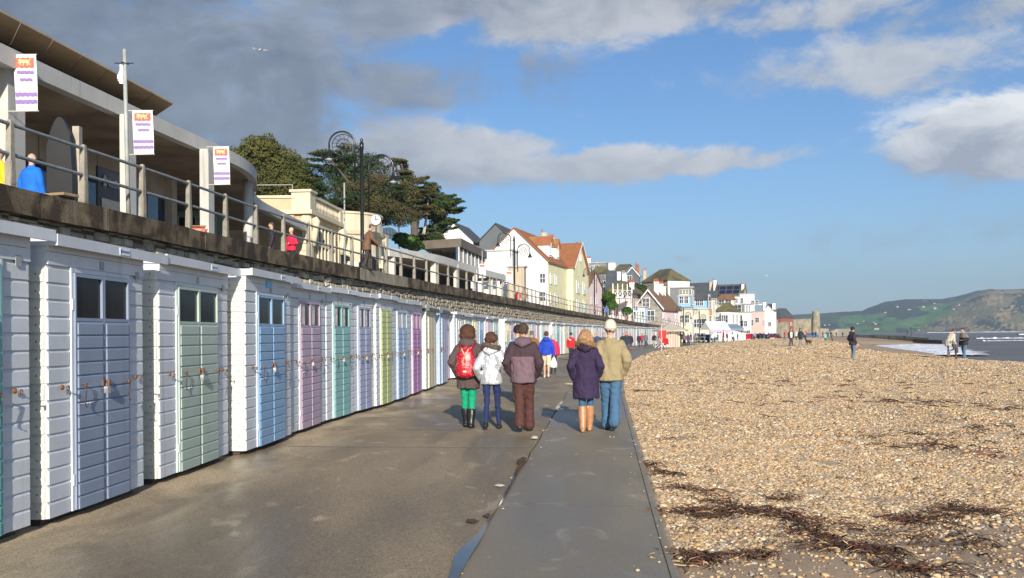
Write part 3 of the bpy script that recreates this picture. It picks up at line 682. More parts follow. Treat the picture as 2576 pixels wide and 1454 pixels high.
# the light blue sign on the fourth hut
b = MB(); b.box(0, .24, 0, .02, 0, .10); s_ = b.build('hut_sign', SKYSIGN); tag(s_, 'small light blue name board on the frieze of the bright blue hut', 'sign')
s_.location = (-3.66 + .045 + .02, 13.15, 2.36); s_.rotation_euler = (0, 0, math.atan2(2.07, .11))
FAR = resample([(x, y, 0) for x, y in FRONT], 1.95)
far_c = ['white', 'mint', 'yellow', 'blue', 'pink', 'green', 'pink', 'yellow', 'mauve', 'turquoise', 'mauve', 'cream', 'greyblue', 'rose', 'mint', 'cream', 'white', 'rose', 'teal', 'white', 'yellow', 'slate', 'mint', 'pink', 'cream', 'sky']
cn = dict(white='white', mint='mint green', yellow='yellow', blue='mid blue', pink='pink', green='sea green', mauve='mauve', turquoise='turquoise', cream='cream', greyblue='grey blue', rose='dusty rose', teal='teal', slate='slate', sky='sky blue', sage='sage', straw='straw')
sec = [(0, 6, 'in the group past the pink plank door'), (6, 12, 'behind the man in maroon'), (12, 18, 'near the man in blue'), (18, 27, 'behind the man in the red jacket'), (27, 40, 'behind the khaki jacket couple'), (40, 99, 'near the far end of the row')]
used = {}
for i, (p, q) in enumerate(zip(FAR, FAR[1:])):
    d = (q - p).normalized(); nrm = Vector((d.y, -d.x, 0)); off = {6: -.35, 12: .0, 13: .0, 16: .25, 17: -.3}.get(i, 0.06 * ((i // 4) % 2))
    p2 = p + nrm * off; q2 = p + d * 1.87 + nrm * off; c = far_c[i % len(far_c)]
    where = next(s for a_, b_, s in sec if a_ <= i < b_); k = used.get((c, where), 0); used[(c, where)] = k + 1
    lab = '%shut with %s doors %s' % (('', 'second ', 'third ', 'fourth ')[k], cn[c], where)
    make_hut(p2.x, p2.y, q2.x, q2.y, c, lab, detail=1 if i < 12 else 0, h=2.5 - .04 * (i % 3 == 1), curtain=0, side='white', windows=c not in ('pink', 'rose'), slats='v' if c in ('pink', 'rose') else 'h', grp='far beach huts curving along the promenade')

# ---------------------------------------------------------------- sea wall with stones, coping and railing
COPE = M('stained_coping', (.155, .115, .068), .95, .35, 2.6, .9, stain=((.05, .032, .018), .44, 1.9), streak=((.21, .18, .12), .60), rnd=.18)
COPEC = M('cleaner_coping', (.26, .225, .165), .95, .25, 2.2, .6, streak=((.08, .065, .04), .6), rnd=.15)
STONE = M('lias_stone', (.52, .46, .35), .95, .25, 3.5, .6, col2=(.34, .28, .20), stain=((.16, .13, .09), .64, 1.5), streak=((.66, .61, .50), .60), rnd=.4)
MORTAR = M('wall_mortar', (.13, .105, .075), .98, .35, 3, .8, streak=((.04, .03, .02), .6))
wp = resample(WALL, 1.0)
rows = []
for i, p in enumerate(wp):
    d = (wp[min(i + 1, len(wp) - 1)] - wp[max(i - 1, 0)]); d.z = 0; d.normalize(); n = Vector((d.y, -d.x, 0)); p0 = p - n * .14
    rows.append([(p0.x + n.x * .25, p0.y + n.y * .25, -.2), (p0.x + n.x * .06, p0.y + n.y * .06, 1.8), (p0.x, p0.y, p.z - .40), (p0.x - n.x * .5, p0.y - n.y * .5, p.z - .40)])
struct(ribbon('sea_wall', rows, MORTAR)); SW = bpy.data.objects['sea_wall']
def stones():
    rs = random.Random(9); vs = []
    for k in range(14):
        b = MB(); P = []
        for z in (0, 1):
            for (x, y) in ((0, 1), (1, 1), (1, 0), (0, 0)): P.append((x * (1) + rs.uniform(-.05, .05) + (.06 if x == 0 else -.06), (-.02 if y == 0 else 1) * 1.0, z + rs.uniform(-.08, .08) + (.05 if z == 0 else -.05)))
        f = []   # front bulge
        b.v = []
        ring_b = [(0.03, 0, .03), (.97, 0, .03), (.97, 0, .97), (.03, 0, .97)]
        ring_f = [(.10 + rs.uniform(-.05, .05), -1 + rs.uniform(-.2, .3), .14 + rs.uniform(-.06, .06)), (.90 + rs.uniform(-.05, .05), -1 + rs.uniform(-.2, .3), .14 + rs.uniform(-.06, .06)), (.90 + rs.uniform(-.05, .05), -1 + rs.uniform(-.2, .3), .86 + rs.uniform(-.06, .06)), (.10 + rs.uniform(-.05, .05), -1 + rs.uniform(-.2, .3), .86 + rs.uniform(-.06, .06))]
        b.v = ring_b + ring_f + [(.5 + rs.uniform(-.1, .1), -1.2, .5 + rs.uniform(-.1, .1))]
        for i in range(4): b.f.append((i, (i + 1) % 4, 4 + (i + 1) % 4, 4 + i)); b.f.append((4 + i, 4 + (i + 1) % 4, 8))
        b.m = [0] * 8; vs.append(b)
    meshes = [b.mesh('stone', STONE) for b in vs]
    cand = []
    fine = resample(WALL, .05)
    H_ = 3.55
    z = 1.9; course = 0
    while z < 3.62:
        h = min(rs.uniform(.13, .20), 3.65 - z) if z > 2.2 else rs.uniform(.16, .22)
        i = int(rs.uniform(0, 8)) + int(19.5 / .05)
        while i < len(fine) - 20:
            ln = rs.uniform(.22, .52); y = fine[i].y
            if y > 112: ln *= 1.6
            k = int(ln / .05); a, c = fine[i], fine[min(i + k, len(fine) - 1)]
            dz = a.z - 4.05
            cand.append((y, a, c, z + rs.uniform(-.035, .035) + dz, (h - .012) * rs.choice((.8, 1, 1, 1.25)), rs.choice(range(14)), rs.uniform(.03, .075))); i += k
        z += h; course += 1
    def vis(cn_):
        y, a, c, zz = cn_[:4]
        if y < 12: return 0
        top = 2.55 if y < 26 else 2.4
        zlim = EYE + (top - EYE) * y / max(4, (y - 4.6 if y < 30 else y * .72))     # the huts' roofs hide what lies below
        return (1.0 / y) if zz + .1 > zlim else 0
    cand.sort(key=lambda q: -vis(q))
    st = MB()
    for r, (y, a, c, zz, h, k, t) in enumerate(cand):
        d = c - a; d.z = 0; L_ = d.length; d.normalize(); n = Vector((d.y, -d.x, 0))
        lean = .14 - .06 * max(0, (3.6 - zz) / 1.8); o = a - n * lean
        if r < 300:
            ob = link(meshes[k], 'stone', SW, (o.x, o.y, zz), (0, 0, math.atan2(d.y, d.x)), (L_ - .015, t, h))
        elif vis((y, a, c, zz)) > 0 or y > 60 or y < 30 and zz > 2.9:
            nb = len(st.v)
            for (vx, vy, vz) in vs[k].v:
                q = o + d * (vx * (L_ - .015)) - n * (vy * t) * 1.0; st.v.append((q.x, q.y, zz + vz * h))
            st.f += [tuple(nb + i for i in f) for f in vs[k].f]; st.m += [0] * len(vs[k].f)
    st.build('stonework', STONE, SW, kind='stuff')
stones()
# coping stones
cp = resample(WALL, 1.9); copes = MB()
for i, (a, c) in enumerate(zip(cp, cp[1:])):
    d = c - a; L_ = d.length; dd = d.normalized(); n = Vector((dd.y, -dd.x, 0)).normalized(); g = dd * .012; b = MB(); up = Vector((0, 0, 1)); j = [random.uniform(-.012, .012) for _ in range(4)]
    A = a + g; C = c - g
    b.hexa([A + n * (.10 + j[0]) - up * .42, C + n * (.10 + j[0]) - up * .42, C - n * .45 - up * .42, A - n * .45 - up * .42, A + n * (.10 + j[0]) + up * j[2], C + n * (.10 + j[0]) + up * j[2], C - n * .45 + up * 0, A - n * .45 + up * 0])
    bm = bmesh.new(); me = b.mesh('coping_stone', COPEC if 31 < a.y < 36 else COPE); bm.from_mesh(me)
    bmesh.ops.subdivide_edges(bm, edges=[e for e in bm.edges if e.calc_length() > .3], cuts=3, use_grid_fill=True)
    for v in bm.verts:
        v.co += n * .018 * noise.noise(v.co * 3) + up * .014 * noise.noise(v.co * 4 + Vector((5, 5, 5)))
    bm.to_mesh(me); bm.free(); link(me, 'coping_stone', SW)
# railing
RC = M('railing_concrete', (.29, .26, .205), .9, .2, 6, .4, streak=((.22, .18, .13), .58), rnd=.12); PIPE = M('galvanised_pipe', (.23, .24, .24), .5, .2, 9, .1, rnd=0)
rl = thing('railing', 'concrete post and grey pipe railing along the top of the sea wall', 'railing')
def post():
    b = MB(); b.hexa([(-.065, -.055, 0), (.065, -.055, 0), (.065, .055, 0), (-.065, .055, 0), (-.036, -.042, 1.05), (.036, -.042, 1.05), (.036, .042, 1.05), (-.036, .042, 1.05)])
    b.hexa([(-.036, -.042, 1.05), (.036, -.042, 1.05), (.036, .042, 1.05), (-.036, .042, 1.05), (-.02, -.025, 1.08), (.02, -.025, 1.08), (.02, .025, 1.08), (-.02, .025, 1.08)])
    b.box(-.045, .045, -.060, -.050, .05, .42); return b.mesh('post', RC)
pm = post(); posts = resample(WALL, 1.9, 1.35)
for i, p in enumerate(posts):
    q = posts[min(i + 1, len(posts) - 1)] - posts[max(i - 1, 0)]; n = Vector((q.y, -q.x, 0)).normalized(); c = p - n * .02
    link(pm, 'post', rl, (c.x, c.y, c.z - .01), (0, 0, math.atan2(q.y, q.x)))
for z, nm in ((1.0, 'top_rail'), (.52, 'middle_rail')):
    pts = []
    for i, p in enumerate(wp):
        q = wp[min(i + 1, len(wp) - 1)] - wp[max(i - 1, 0)]; n = Vector((q.y, -q.x, 0)).normalized(); pts.append(p - n * .02 + Vector((0, 0, z)))
    MB().tube(pts, .032, 8).build(nm, PIPE, rl, smooth=True)
# upper promenade paving behind the wall
rows = []
for i, p in enumerate(wp):
    d = (wp[min(i + 1, len(wp) - 1)] - wp[max(i - 1, 0)]); n = Vector((d.y, -d.x, 0)).normalized()
    rows.append([p - n * .44 + Vector((0, 0, -.03))] + [p - n * k + Vector((0, 0, -.03)) for k in (3, 8, 16, 40)])
struct(ribbon('upper_promenade', rows, M('upper_paving', (.30, .27, .22), .8, .2, 3, .3)))
# ---------------------------------------------------------------- shelter building on the upper promenade
CONC = M('pale_concrete', (.52, .50, .46), .85, .08, 1.2, .2, streak=((.36, .34, .30), .62), rnd=.03)
CEIL = M('board_marked_ceiling', (.34, .26, .18), .9, .3, .8, .3, rnd=0); TIMB = M('plywood_soffit', (.46, .37, .25), .8, .12, 1.0, .1, stain=((.33, .26, .17), .6, .8), rnd=0)
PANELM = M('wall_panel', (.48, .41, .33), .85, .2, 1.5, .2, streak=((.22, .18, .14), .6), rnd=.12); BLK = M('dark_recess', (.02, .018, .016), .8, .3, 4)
GLS = glass_mat('plate_glass', (.02, .045, .09), .04); FRM = M('dark_frame', (.03, .03, .035), .5, .1, 9); GREENG = M('green_panel', (.20, .26, .20), .5, .2, 3)
def online(px, py, o, s=.1):
    a, c = ray(px, py); Y = o / (s - a); return Vector((a * Y, Y, EYE + c * Y))
def nrm_(P, i):
    d = P[min(i + 1, len(P) - 1)] - P[max(i - 1, 0)]; d.z = 0; d.normalize(); return Vector((d.y, -d.x, 0))
def slab_along(P, off0, off1, z0, z1, mat, name, parent, smooth=False):
    b = MB(); n = len(P)
    for i, p in enumerate(P):
        m = nrm_(P, i)
        for o in (off0, off1):
            for z in (z0, z1): b.v.append((p.x - m.x * o, p.y - m.y * o, z))
    for i in range(n - 1):
        a, c = 4 * i, 4 * i + 4
        for q in ((a, c, c + 1, a + 1), (a + 3, c + 3, c + 2, a + 2), (a + 1, c + 1, c + 3, a + 3), (a + 2, c + 2, c, a)): b.f.append(q); b.m.append(0)
    b.f += [(0, 1, 3, 2), (4 * n - 4, 4 * n - 2, 4 * n - 1, 4 * n - 3)]; b.m += [0, 0]
    return b.build(name, mat, parent, smooth=smooth)
FL = 4.03
sh = thing('promenade_shelter', 'long concrete shelter with square columns, deep fascia and tilted timber roof above the first huts', 'shelter')
FP = smooth_path([(-13.4, 0, 0), (-12.0, 12, 0), (-11.08, 20.9, 0), (-10.62, 24.8, 0), (-10.15, 28.6, 0), (-9.8, 31.0, 0), (-9.66, 33.0, 0), (-10.0, 35.4, 0), (-10.9, 38.0, 0), (-11.6, 40.2, 0), (-11.95, 42.6, 0), (-12.0, 45, 0), (-11.85, 51.8, 0)], 3)
slab_along(FP, 0, .28, 7.72, 8.14, CONC, 'fascia', sh)
b = MB()
for i in range(len(FP) - 1):
    p, q = FP[i], FP[i + 1]
    b.quad([(p.x - .25, p.y, 7.78), (-20, p.y, 7.78), (-20, q.y, 7.78), (q.x - .25, q.y, 7.78)]); b.quad([(p.x - .1, p.y, 8.12), (-20, p.y, 8.12), (-20, q.y, 8.12), (q.x - .1, q.y, 8.12)])
b.build('ceiling', CEIL, sh)
th = math.atan2(1, .1)
def column(px, Y, w=.24, dp=.42, top=7.74, nm='column', mat=CONC, par=None):
    a, c = ray(px, 500); b = MB(); b.box(0, dp, 0, w, FL, top); o = b.build(nm, mat, par or sh); o.location = (a * Y, Y, 0); o.rotation_euler = (0, 0, th); return o
column(22, 20.2, .5, .6, 8.13); column(323, 24.4, .24, .42); column(525, 29.0, .30, .42)
b = MB(); b.lathe([(.19, FL), (.19, 7.75)], (-10.35, 35.2, 0), 20); b.build('round_column', CONC, sh, smooth=True)
# back wall: glazing below, concrete panels above, one open dark room
def bk(y): return -10.62 - .1 * (24.8 - y) - 3.6
y = 8.0; k = 0
while y < 34:
    y2 = y + 1.55; x0, x1 = bk(y), bk(y2)
    b = MB(); b.hexa([(x0, y + .06, 6.95), (x1, y2 - .06, 6.95), (x1 - .2, y2 - .06, 6.95), (x0 - .2, y + .06, 6.95), (x0, y + .03, 7.77), (x1, y2 - .03, 7.77), (x1 - .2, y2 - .03, 7.77), (x0 - .2, y + .03, 7.77)]); b.build('wall_panel', PANELM, sh)
    b = MB(); b.hexa([(x0 + .03, y + .05, FL), (x1 + .03, y2 - .05, FL), (x1, y2 - .05, FL), (x0, y + .05, FL), (x0 + .03, y + .05, 6.9), (x1 + .03, y2 - .05, 6.9), (x1, y2 - .05, 6.9), (x0, y + .05, 6.9)]); b.build('glass_door', GLS, sh)
    b = MB(); b.box(x0 - .02, x0 + .08, y - .045, y + .045, FL, 6.94); b.build('mullion', FRM, sh)
    y = y2; k += 1
b = MB(); b.box(-19.8, -14.2, 27.1, 43, FL, 7.76); b.v = [(x if x < -15 else bk(yy) - .6, yy, z) for x, yy, z in b.v]
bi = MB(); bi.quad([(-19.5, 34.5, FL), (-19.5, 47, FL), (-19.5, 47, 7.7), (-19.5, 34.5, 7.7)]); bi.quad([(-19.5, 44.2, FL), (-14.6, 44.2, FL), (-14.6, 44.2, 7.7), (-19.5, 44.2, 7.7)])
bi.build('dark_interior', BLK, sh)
b = MB(); b.box(bk(34.4) - .1, bk(34.4) + .3, 34.2, 34.7, FL, 7.76); b.build('inner_pier', PANELM, sh)
b = MB(); b.box(-15.5, -12.0, 38.0, 38.12, 5.8, 6.0); b.box(-15.5, -13.2, 41.0, 41.15, FL, 7.4, 0); o = b.build('green_partition', GREENG, sh)
for i, (x0, z0) in enumerate(((-15.2, 4.4), (-15.2, 5.9), (-14.3, 5.9), (-14.3, 4.4))):
    b = MB(); b.box(x0, x0 + .75, 40.93, 40.99, z0, z0 + 1.2, 0); b.box(x0 - .05, x0, 40.90, 40.99, z0 - .05, z0 + 1.25, 1).box(x0 + .75, x0 + .8, 40.90, 40.99, z0 - .05, z0 + 1.25, 1).box(x0 + .355, x0 + .395, 40.90, 40.92, z0, z0 + 1.2, 1).box(x0, x0 + .75, 40.90, 40.92, z0 + .58, z0 + .62, 1); b.build('window', [BLK, M('pale_green_trim', (.42, .50, .40), .5)], sh)
# tilted upper roof slab with clerestory
o0, o1 = online(-260, -95, 13.6), online(437, 263, 13.6); i0, i1 = online(-260, -24, 15.0), online(400, 288, 15.0)
zt = (o0.z + o1.z) / 2; o0.z = o1.z; i0.z = i1.z
n = 9
for k in range(n):
    a, c = o0.lerp(o1, k / n), o0.lerp(o1, (k + 1) / n - .004); e, f = i0.lerp(i1, k / n), i0.lerp(i1, (k + 1) / n - .004); e2, f2 = e + (e - a) * 2.5, f + (f - c) * 2.5; u = Vector((0, 0, .16))
    b = MB(); b.hexa([a, c, f2, e2, a + u * .35, c + u * .35, f2 + u, e2 + u]); b.build('soffit_panel', TIMB, sh)
b = MB(); g0 = i0 + Vector((-.35, 0, 0)); g1 = i1 + Vector((-.35, -.5, 0)); b.quad([(g0.x, g0.y, 8.1), (g1.x, g1.y, 8.1), (g1.x, g1.y, g1.z + .05), (g0.x, g0.y, g0.z + .05)]); b.quad([(g1.x, g1.y, 8.1), (g1.x - 5, g1.y + .4, 8.1), (g1.x - 5, g1.y + .4, g1.z + .5), (g1.x, g1.y, g1.z + .05)]); b.build('clerestory_glass', GLS, sh)
for k in range(14):
    p = g0.lerp(g1, (k + .5) / 14); b = MB(); b.box(p.x, p.x + .05, p.y - .03, p.y + .03, 8.1, g1.z); b.build('clerestory_mullion', FRM, sh)
# name sign on the glazing, with an oak leaf emblem
sg = thing('name_sign', 'dark shop sign reading National behind the second shelter column', 'sign', (0, 0, 0))
p = at(245, 400, 24.1); q = at(306, 440, 25.9); pz = (5.05, 6.05)
P0 = Vector((-12.9, 26.6, 0)); 
a_, _ = ray(246, 400); b_, _ = ray(312, 400); Y0 = 13.95 / (.1 - a_); Y1 = 13.95 / (.1 - b_); s0 = Vector((a_ * Y0, Y0, 0)); s1 = Vector((b_ * Y1, Y1, 0)); dd = (s1 - s0)
b = MB(); b.extr([s0 + Vector((0, 0, 5.0)), s1 + Vector((0, 0, 5.0)), s1 + Vector((0, 0, 6.42)), s0 + Vector((0, 0, 6.42))], (-.06, 0, 0)); b.build('board', M('sign_board_dark', (.03, .026, .034), .5, .1, 5), sg)
al = math.atan2(dd.y, dd.x); tm = text_mesh('National', .34, M('sign_lettering', (.42, .42, .46), .5, .05, 9, rnd=0), extrude=.004)
mid = s0.lerp(s1, .66) + Vector((.03, 0, 5.92)); link(tm, 'lettering', sg, mid, (R(90), 0, al))
b = MB(); c0 = s0.lerp(s1, .22) + Vector((.03, 0, 6.02))
for (u, v, r) in ((0, .0, .07), (.07, .06, .05), (-.06, .07, .05), (.05, -.08, .05), (-.05, -.09, .045), (0, .14, .05), (0, -.18, .02)):
    b.quad([(c0.x, c0.y + u + r * math.cos(w), c0.z + v + r * math.sin(w)) for w in [i * .785 for i in range(8)]])
b.build('oak_leaf_emblem', MATS['sign_lettering'], sg)
b = MB(); b.extr([s0.lerp(s1, .12) + Vector((.01, 0, 5.2)), s0.lerp(s1, .98) + Vector((.01, 0, 5.2)), s0.lerp(s1, .98) + Vector((.01, 0, 5.55)), s0.lerp(s1, .12) + Vector((.01, 0, 5.55))], (.012, 0, 0)); b.build('notice_strip', M('notice_cream', (.55, .50, .38), .6, .1, 5), sg)
# rounded grey display board standing by the glass; the roof's shade is put into its colour
b = MB(); a, _ = ray(118, 500); c, _ = ray(182, 500); Y = 19.3; x0, x1 = a * Y, c * Y; pts = []
for i in range(24):
    t = i / 23; pts.append((x0 + (x1 - x0) * t, Y, FL + (2.38 * math.sin(math.pi * min(1, .22 + t * .55)) ** .7 if t < .9 else 2.38 * (1 - (t - .9) * 5.0) * .9)))
b.extr([(x0, Y, FL)] + pts + [(x1, Y, FL)], (0, .12, 0)); tag(b.build('display_board', M('shaded_grey_display', (.012, .012, .013), .45, .25, 2, rnd=0)), 'tall rounded dark grey display board standing beside the man in blue', 'board')
b = MB(); a, _ = ray(183, 500); c, _ = ray(200, 500); b.box(a * 19.6, c * 19.6, 19.6, 19.75, FL, FL + 2.25); tag(b.build('stone_panel', PANELM), 'tan upright panel next to the rounded grey display board', 'panel')
# red notice boards leaning by the railing
def aboard(px, Y, w, h, label, m, txt=True):
    a, _ = ray(px, 580); t = thing('notice_board', label, 'notice board', (a * Y, Y, FL), .1)
    MB().extr([(-w / 2, 0, 0), (w / 2, 0, 0), (w / 2, .08, h), (-w / 2, .08, h)], (0, .03, 0)).build('board', m, t)
    MB().extr([(-w / 2 - .03, -.01, h), (w / 2 + .03, -.01, h), (w / 2 + .03, .07, h + .04), (-w / 2 - .03, .07, h + .04)], (0, .05, 0)).build('frame', M('oak_frame', (.40, .24, .10), .6), t)
    if txt:
        b = MB()
        for k in range(5): b.quad([(-w * .4, -.012 + (h - .1 - k * .07) * .08 / h, h - .1 - k * .07), (w * (.3 - .1 * (k % 2)), -.012 + (h - .1 - k * .07) * .08 / h, h - .1 - k * .07), (w * (.3 - .1 * (k % 2)), -.012 + (h - .08 - k * .07) * .08 / h, h - .085 - k * .07), (-w * .4, -.012 + (h - .08 - k * .07) * .08 / h, h - .085 - k * .07)])
        b.build('print_lines', M('menu_print', (.7, .6, .5), .6), t)
aboard(492, 26.0, .50, .82, 'red menu board standing by the railing under the third banner', M('menu_red', (.62, .05, .03), .5, .1, 6))
aboard(509, 26.6, .22, .78, 'narrow orange board tucked beside the red menu board', M('menu_orange', (.50, .18, .06), .5, .1, 6), False)

# banners with the lion and wavy bars
BW = M('banner_white', (.66, .655, .64), .7, .03, 5, rnd=0); BR = M('banner_red', (.62, .14, .09), .7, .08, 9, rnd=0); BP = M('banner_purple', (.27, .17, .42), .7, .08, 9, rnd=0); BG = M('banner_gold', (.78, .50, .25), .7, .08, 9, rnd=0); BL = M('banner_line', (.35, .35, .45), .7, .05, 9, rnd=0); BY = M('banner_scroll', (.72, .74, .48), .7, .05, 9, rnd=0)
def banner(px0, px1, py0, py1, Y, label, kind=0, lean=.03):
    A = at((px0 + px1) / 2, py0, Y); w = (px1 - px0) / FPX * Y; h = (py1 - py0) / FPX * Y
    t = thing('banner', label, 'banner', (A.x, Y, A.z), 0, 'banners hanging from the shelter columns' if not kind else 'far banners on the second shelter')
    def S(u, v): return ((u - .5) * w + v * lean, -.015 * math.sin(v * 5 + u * 2), -v * h)
    def wavy(u0, u1, v0, v1, m, nm, f=None, eps=.014):
        b = MB(); n = 24
        for k in range(n):
            a, c = u0 + (u1 - u0) * k / n, u0 + (u1 - u0) * (k + 1) / n; wa, wc = .012 * abs(math.sin(a * 14)), .012 * abs(math.sin(c * 14))
            P = [S(a, v1 + wa), S(c, v1 + wc), S(c, v0 + wc), S(a, v0 + wa)]; b.quad([(x, y - eps, z) for x, y, z in P])
        return b.build(nm, m, t)
    b = MB(); n = 12
    for k in range(n):
        v0, v1 = k / n, (k + 1) / n; P = [S(0, v1), S(1, v1), S(1, v0), S(0, v0)]
        b.quad(P); b.quad([(x, y + .004, z) for x, y, z in reversed(P)])
    b.build('cloth', BW, t)
    for v in (0, 1): b = MB(); x, y, z = S(0, v); b.tube([(x - .22, y + .01, z), (x + w + .01, y + .01, z)], .014, 6); b.build('banner_arm', M('banner_pole', (.55, .52, .42), .6), t)
    if kind == 0:
        wavy(.10, .90, .055, .225, BR, 'red_chief')
        shp = [(.12, .225, .0), (.9, .225, 0)]
        wavy(.15, .87, .285, .335, BP, 'wavy_bar'); wavy(.25, .80, .415, .465, BP, 'wavy_bar'); wavy(.02, .98, .665, .735, BP, 'wavy_bar'); wavy(.02, .98, .795, .865, BP, 'wavy_bar')
        b = MB(); L1 = [(.10, .22), (.12, .30), (.20, .40), (.34, .49), (.52, .555), (.70, .49), (.84, .40), (.90, .30), (.91, .22)]
        for (a, c), (e, f) in zip(L1, L1[1:]): b.quad([(x, y - .016, z) for x, y, z in (S(a, c), S(e, f), S(e + .0, f + .006), S(a, c + .006))])
        b.build('shield_outline', BL, t)
        b = MB(); L1 = [(.22, .49), (.34, .56), (.52, .60), (.70, .56), (.84, .49)]
        for (a, c), (e, f) in zip(L1, L1[1:]): b.quad([(x, y - .016, z) for x, y, z in (S(a, c), S(e, f), S(e, f + .022), S(a, c + .022))])
        b.build('motto_scroll', BY, t)
        lion = [[(.26, .15), (.34, .10), (.62, .10), (.70, .14), (.66, .165), (.40, .16)], [(.22, .10), (.30, .075), (.36, .10), (.33, .14), (.25, .14)], [(.66, .12), (.74, .08), (.80, .085), (.82, .10), (.77, .095), (.70, .14)], [(.30, .14), (.35, .14), (.34, .20), (.28, .20)], [(.42, .15), (.47, .15), (.48, .205), (.42, .205)], [(.58, .15), (.63, .15), (.66, .205), (.60, .205)], [(.66, .14), (.70, .13), (.76, .19), (.70, .20)], [(.20, .15), (.30, .13), (.31, .145), (.22, .175)]]
        b = MB()
        for poly in lion: b.quad([(x, y - .022, z) for x, y, z in (S(u, v) for u, v in poly)])
        b.build('lion_emblem', BG, t)
        link(shared('btx', lambda: text_mesh('West Dorset', .055, BL, extrude=.0)), 'lettering', t, (S(.5, .93)[0], -.03, S(.5, .945)[2]), (R(90), 0, 0))
    else:
        wavy(.12, .88, .06, .20, BR, 'red_emblem'); wavy(.05, .95, .70, .74, BP, 'wavy_bar'); wavy(.05, .95, .80, .84, BP, 'wavy_bar')
        for v in (.30, .40): b = MB(); b.quad([(x, y - .016, z) for x, y, z in (S(.25, v + .04), S(.75, v + .04), S(.75, v), S(.25, v))]); b.build('print_line', BL, t)
banner(35, 91, 137, 279, 20.2, 'largest white banner with red lion panel and purple waves at far left')
banner(333, 384, 278, 388, 24.3, 'middle banner with lion and purple waves hanging behind the grey pole')
banner(536, 576, 369, 464, 28.8, 'third banner with lion and purple waves left of the round tree')
banner(1204, 1221, 664, 699, 82, 'small far banner on the second shelter, left one', 1)
banner(1272, 1289, 682, 714, 92, 'small far banner by the lamp post, right one', 1)
# poles
POLE = M('grey_pole', (.36, .37, .34), .5, .15, 4, rnd=.02)
def pole(px, py, Y, r, label, z0=FL, dx=0):
    p = at(px, py, Y); t = thing('flagpole', label, 'pole', (p.x, Y, z0)); MB().tube([(dx, 0, 0), (dx * .5, 0, (p.z - z0) / 2), (0, 0, p.z - z0)], [r, r * .95, r * .85], 10).build('pole', POLE, t, smooth=True); return t, p.z - z0
t, hh = pole(313, 124, 18.2, .044, 'grey metal pole with a torn white flag scrap in front of the shelter', dx=.06)
MB().tube([(-.2, 0, hh - .28), (.2, -.05, hh - .30)], .012, 6).tube([(.0, -.15, hh - .30), (.02, .15, hh - .26)], .012, 6).build('cross_bracket', IRON, t)
b = MB()
for k in range(8):
    z = hh - .3 - k * .05; s = .01 + .025 * math.sin(k * .9) ; w_ = .10 - abs(k - 4) * .012
    b.quad([(-.05 - w_ + s, -.02 * math.sin(k), z), (-.03 + s, .02, z), (-.03 + .02 * math.sin(k + 1) + s, .02, z - .05), (-.05 - w_ + .02 * math.sin(k), -.02 * math.sin(k + 1), z - .05)])
b.build('flag_scrap', BW, t)
pole(866, 460, 40, .04, 'slim pale pole in front of the old stone building'); pole(1003, 523, 88, .06, 'far flagpole rising by the cypress trees', 7); pole(1080, 550, 92, .05, 'slim flagpole left of the white gabled house', 7)
pole(1213, 630, 84, .05, 'thin pole beside the small far banner'); pole(1313, 668, 95, .05, 'thin pole right of the second lamp post')

# ---------------------------------------------------------------- old stone assembly building
OST = M('cream_ashlar', (.62, .54, .38), .85, .12, 1.4, .2, streak=((.45, .38, .26), .66), rnd=.06); TAN = M('tan_render', (.52, .40, .24), .9, .12, 1.0, .3, rnd=0); FLINT = M('flint_panel', (.40, .30, .18), .95, .5, 9, .8, rnd=0)
ob = thing('assembly_building', 'old cream stone hall with balustraded parapet, mullioned window and rounded bay', 'building')
F0, F1 = Vector((-11.75, 52, 0)), Vector((-10.0, 73, 0)); fd = (F1 - F0).normalized(); fn = Vector((fd.y, -fd.x, 0))
def fb(s0, s1, o0, o1, z0, z1, mat, nm, par=ob):
    """box on the sea facade: s along it, o outwards"""
    b = MB(); P = [F0 + fd * s + fn * o for s, o in ((s0, o1), (s1, o1), (s1, o0), (s0, o0))]; b.hexa([(p.x, p.y, z0) for p in P] + [(p.x, p.y, z1) for p in P]); return b.build(nm, mat, par)
fb(0, 21, -8, 0, FL, 8.7, TAN, 'wall'); fb(-.3, 7.2, -8.2, .25, 8.72, 8.95, OST, 'cornice'); fb(12.2, 21.3, -8.2, .25, 8.5, 8.7, OST, 'cornice')
fb(-.15, .9, -1.0, .12, 8.95, 10.0, OST, 'corner_pier'); fb(-.25, 1.0, -1.1, .22, 10.0, 10.14, OST, 'pier_cap'); fb(6.2, 7.0, -.4, .12, 8.95, 9.95, OST, 'parapet_pier'); fb(12.4, 12.9, -.3, .12, 8.7, 9.5, OST, 'parapet_pier'); fb(19.6, 20.4, -.3, .12, 8.7, 9.7, OST, 'parapet_pier')
for s0, s1, z in ((.9, 6.2, 8.95), (12.9, 19.6, 8.7)):
    fb(s0, s1, -.15, .08, z, z + .14, OST, 'parapet_base'); fb(s0, s1, -.18, .12, z + .82, z + .98, OST, 'parapet_rail')
    n = int((s1 - s0) / .3)
    bal = shared('bal', lambda: MB().lathe([(.07, 0), (.05, .08), (.09, .25), (.05, .5), (.07, .68)], n=8).mesh('baluster', OST, True))
    for k in range(n): p = F0 + fd * (s0 + (k + .5) * (s1 - s0) / n); link(bal, 'baluster', ob, (p.x, p.y, z + .14))
fb(-8, -.0, -0, 0, 0, 0, OST, 'wall_end') if False else None
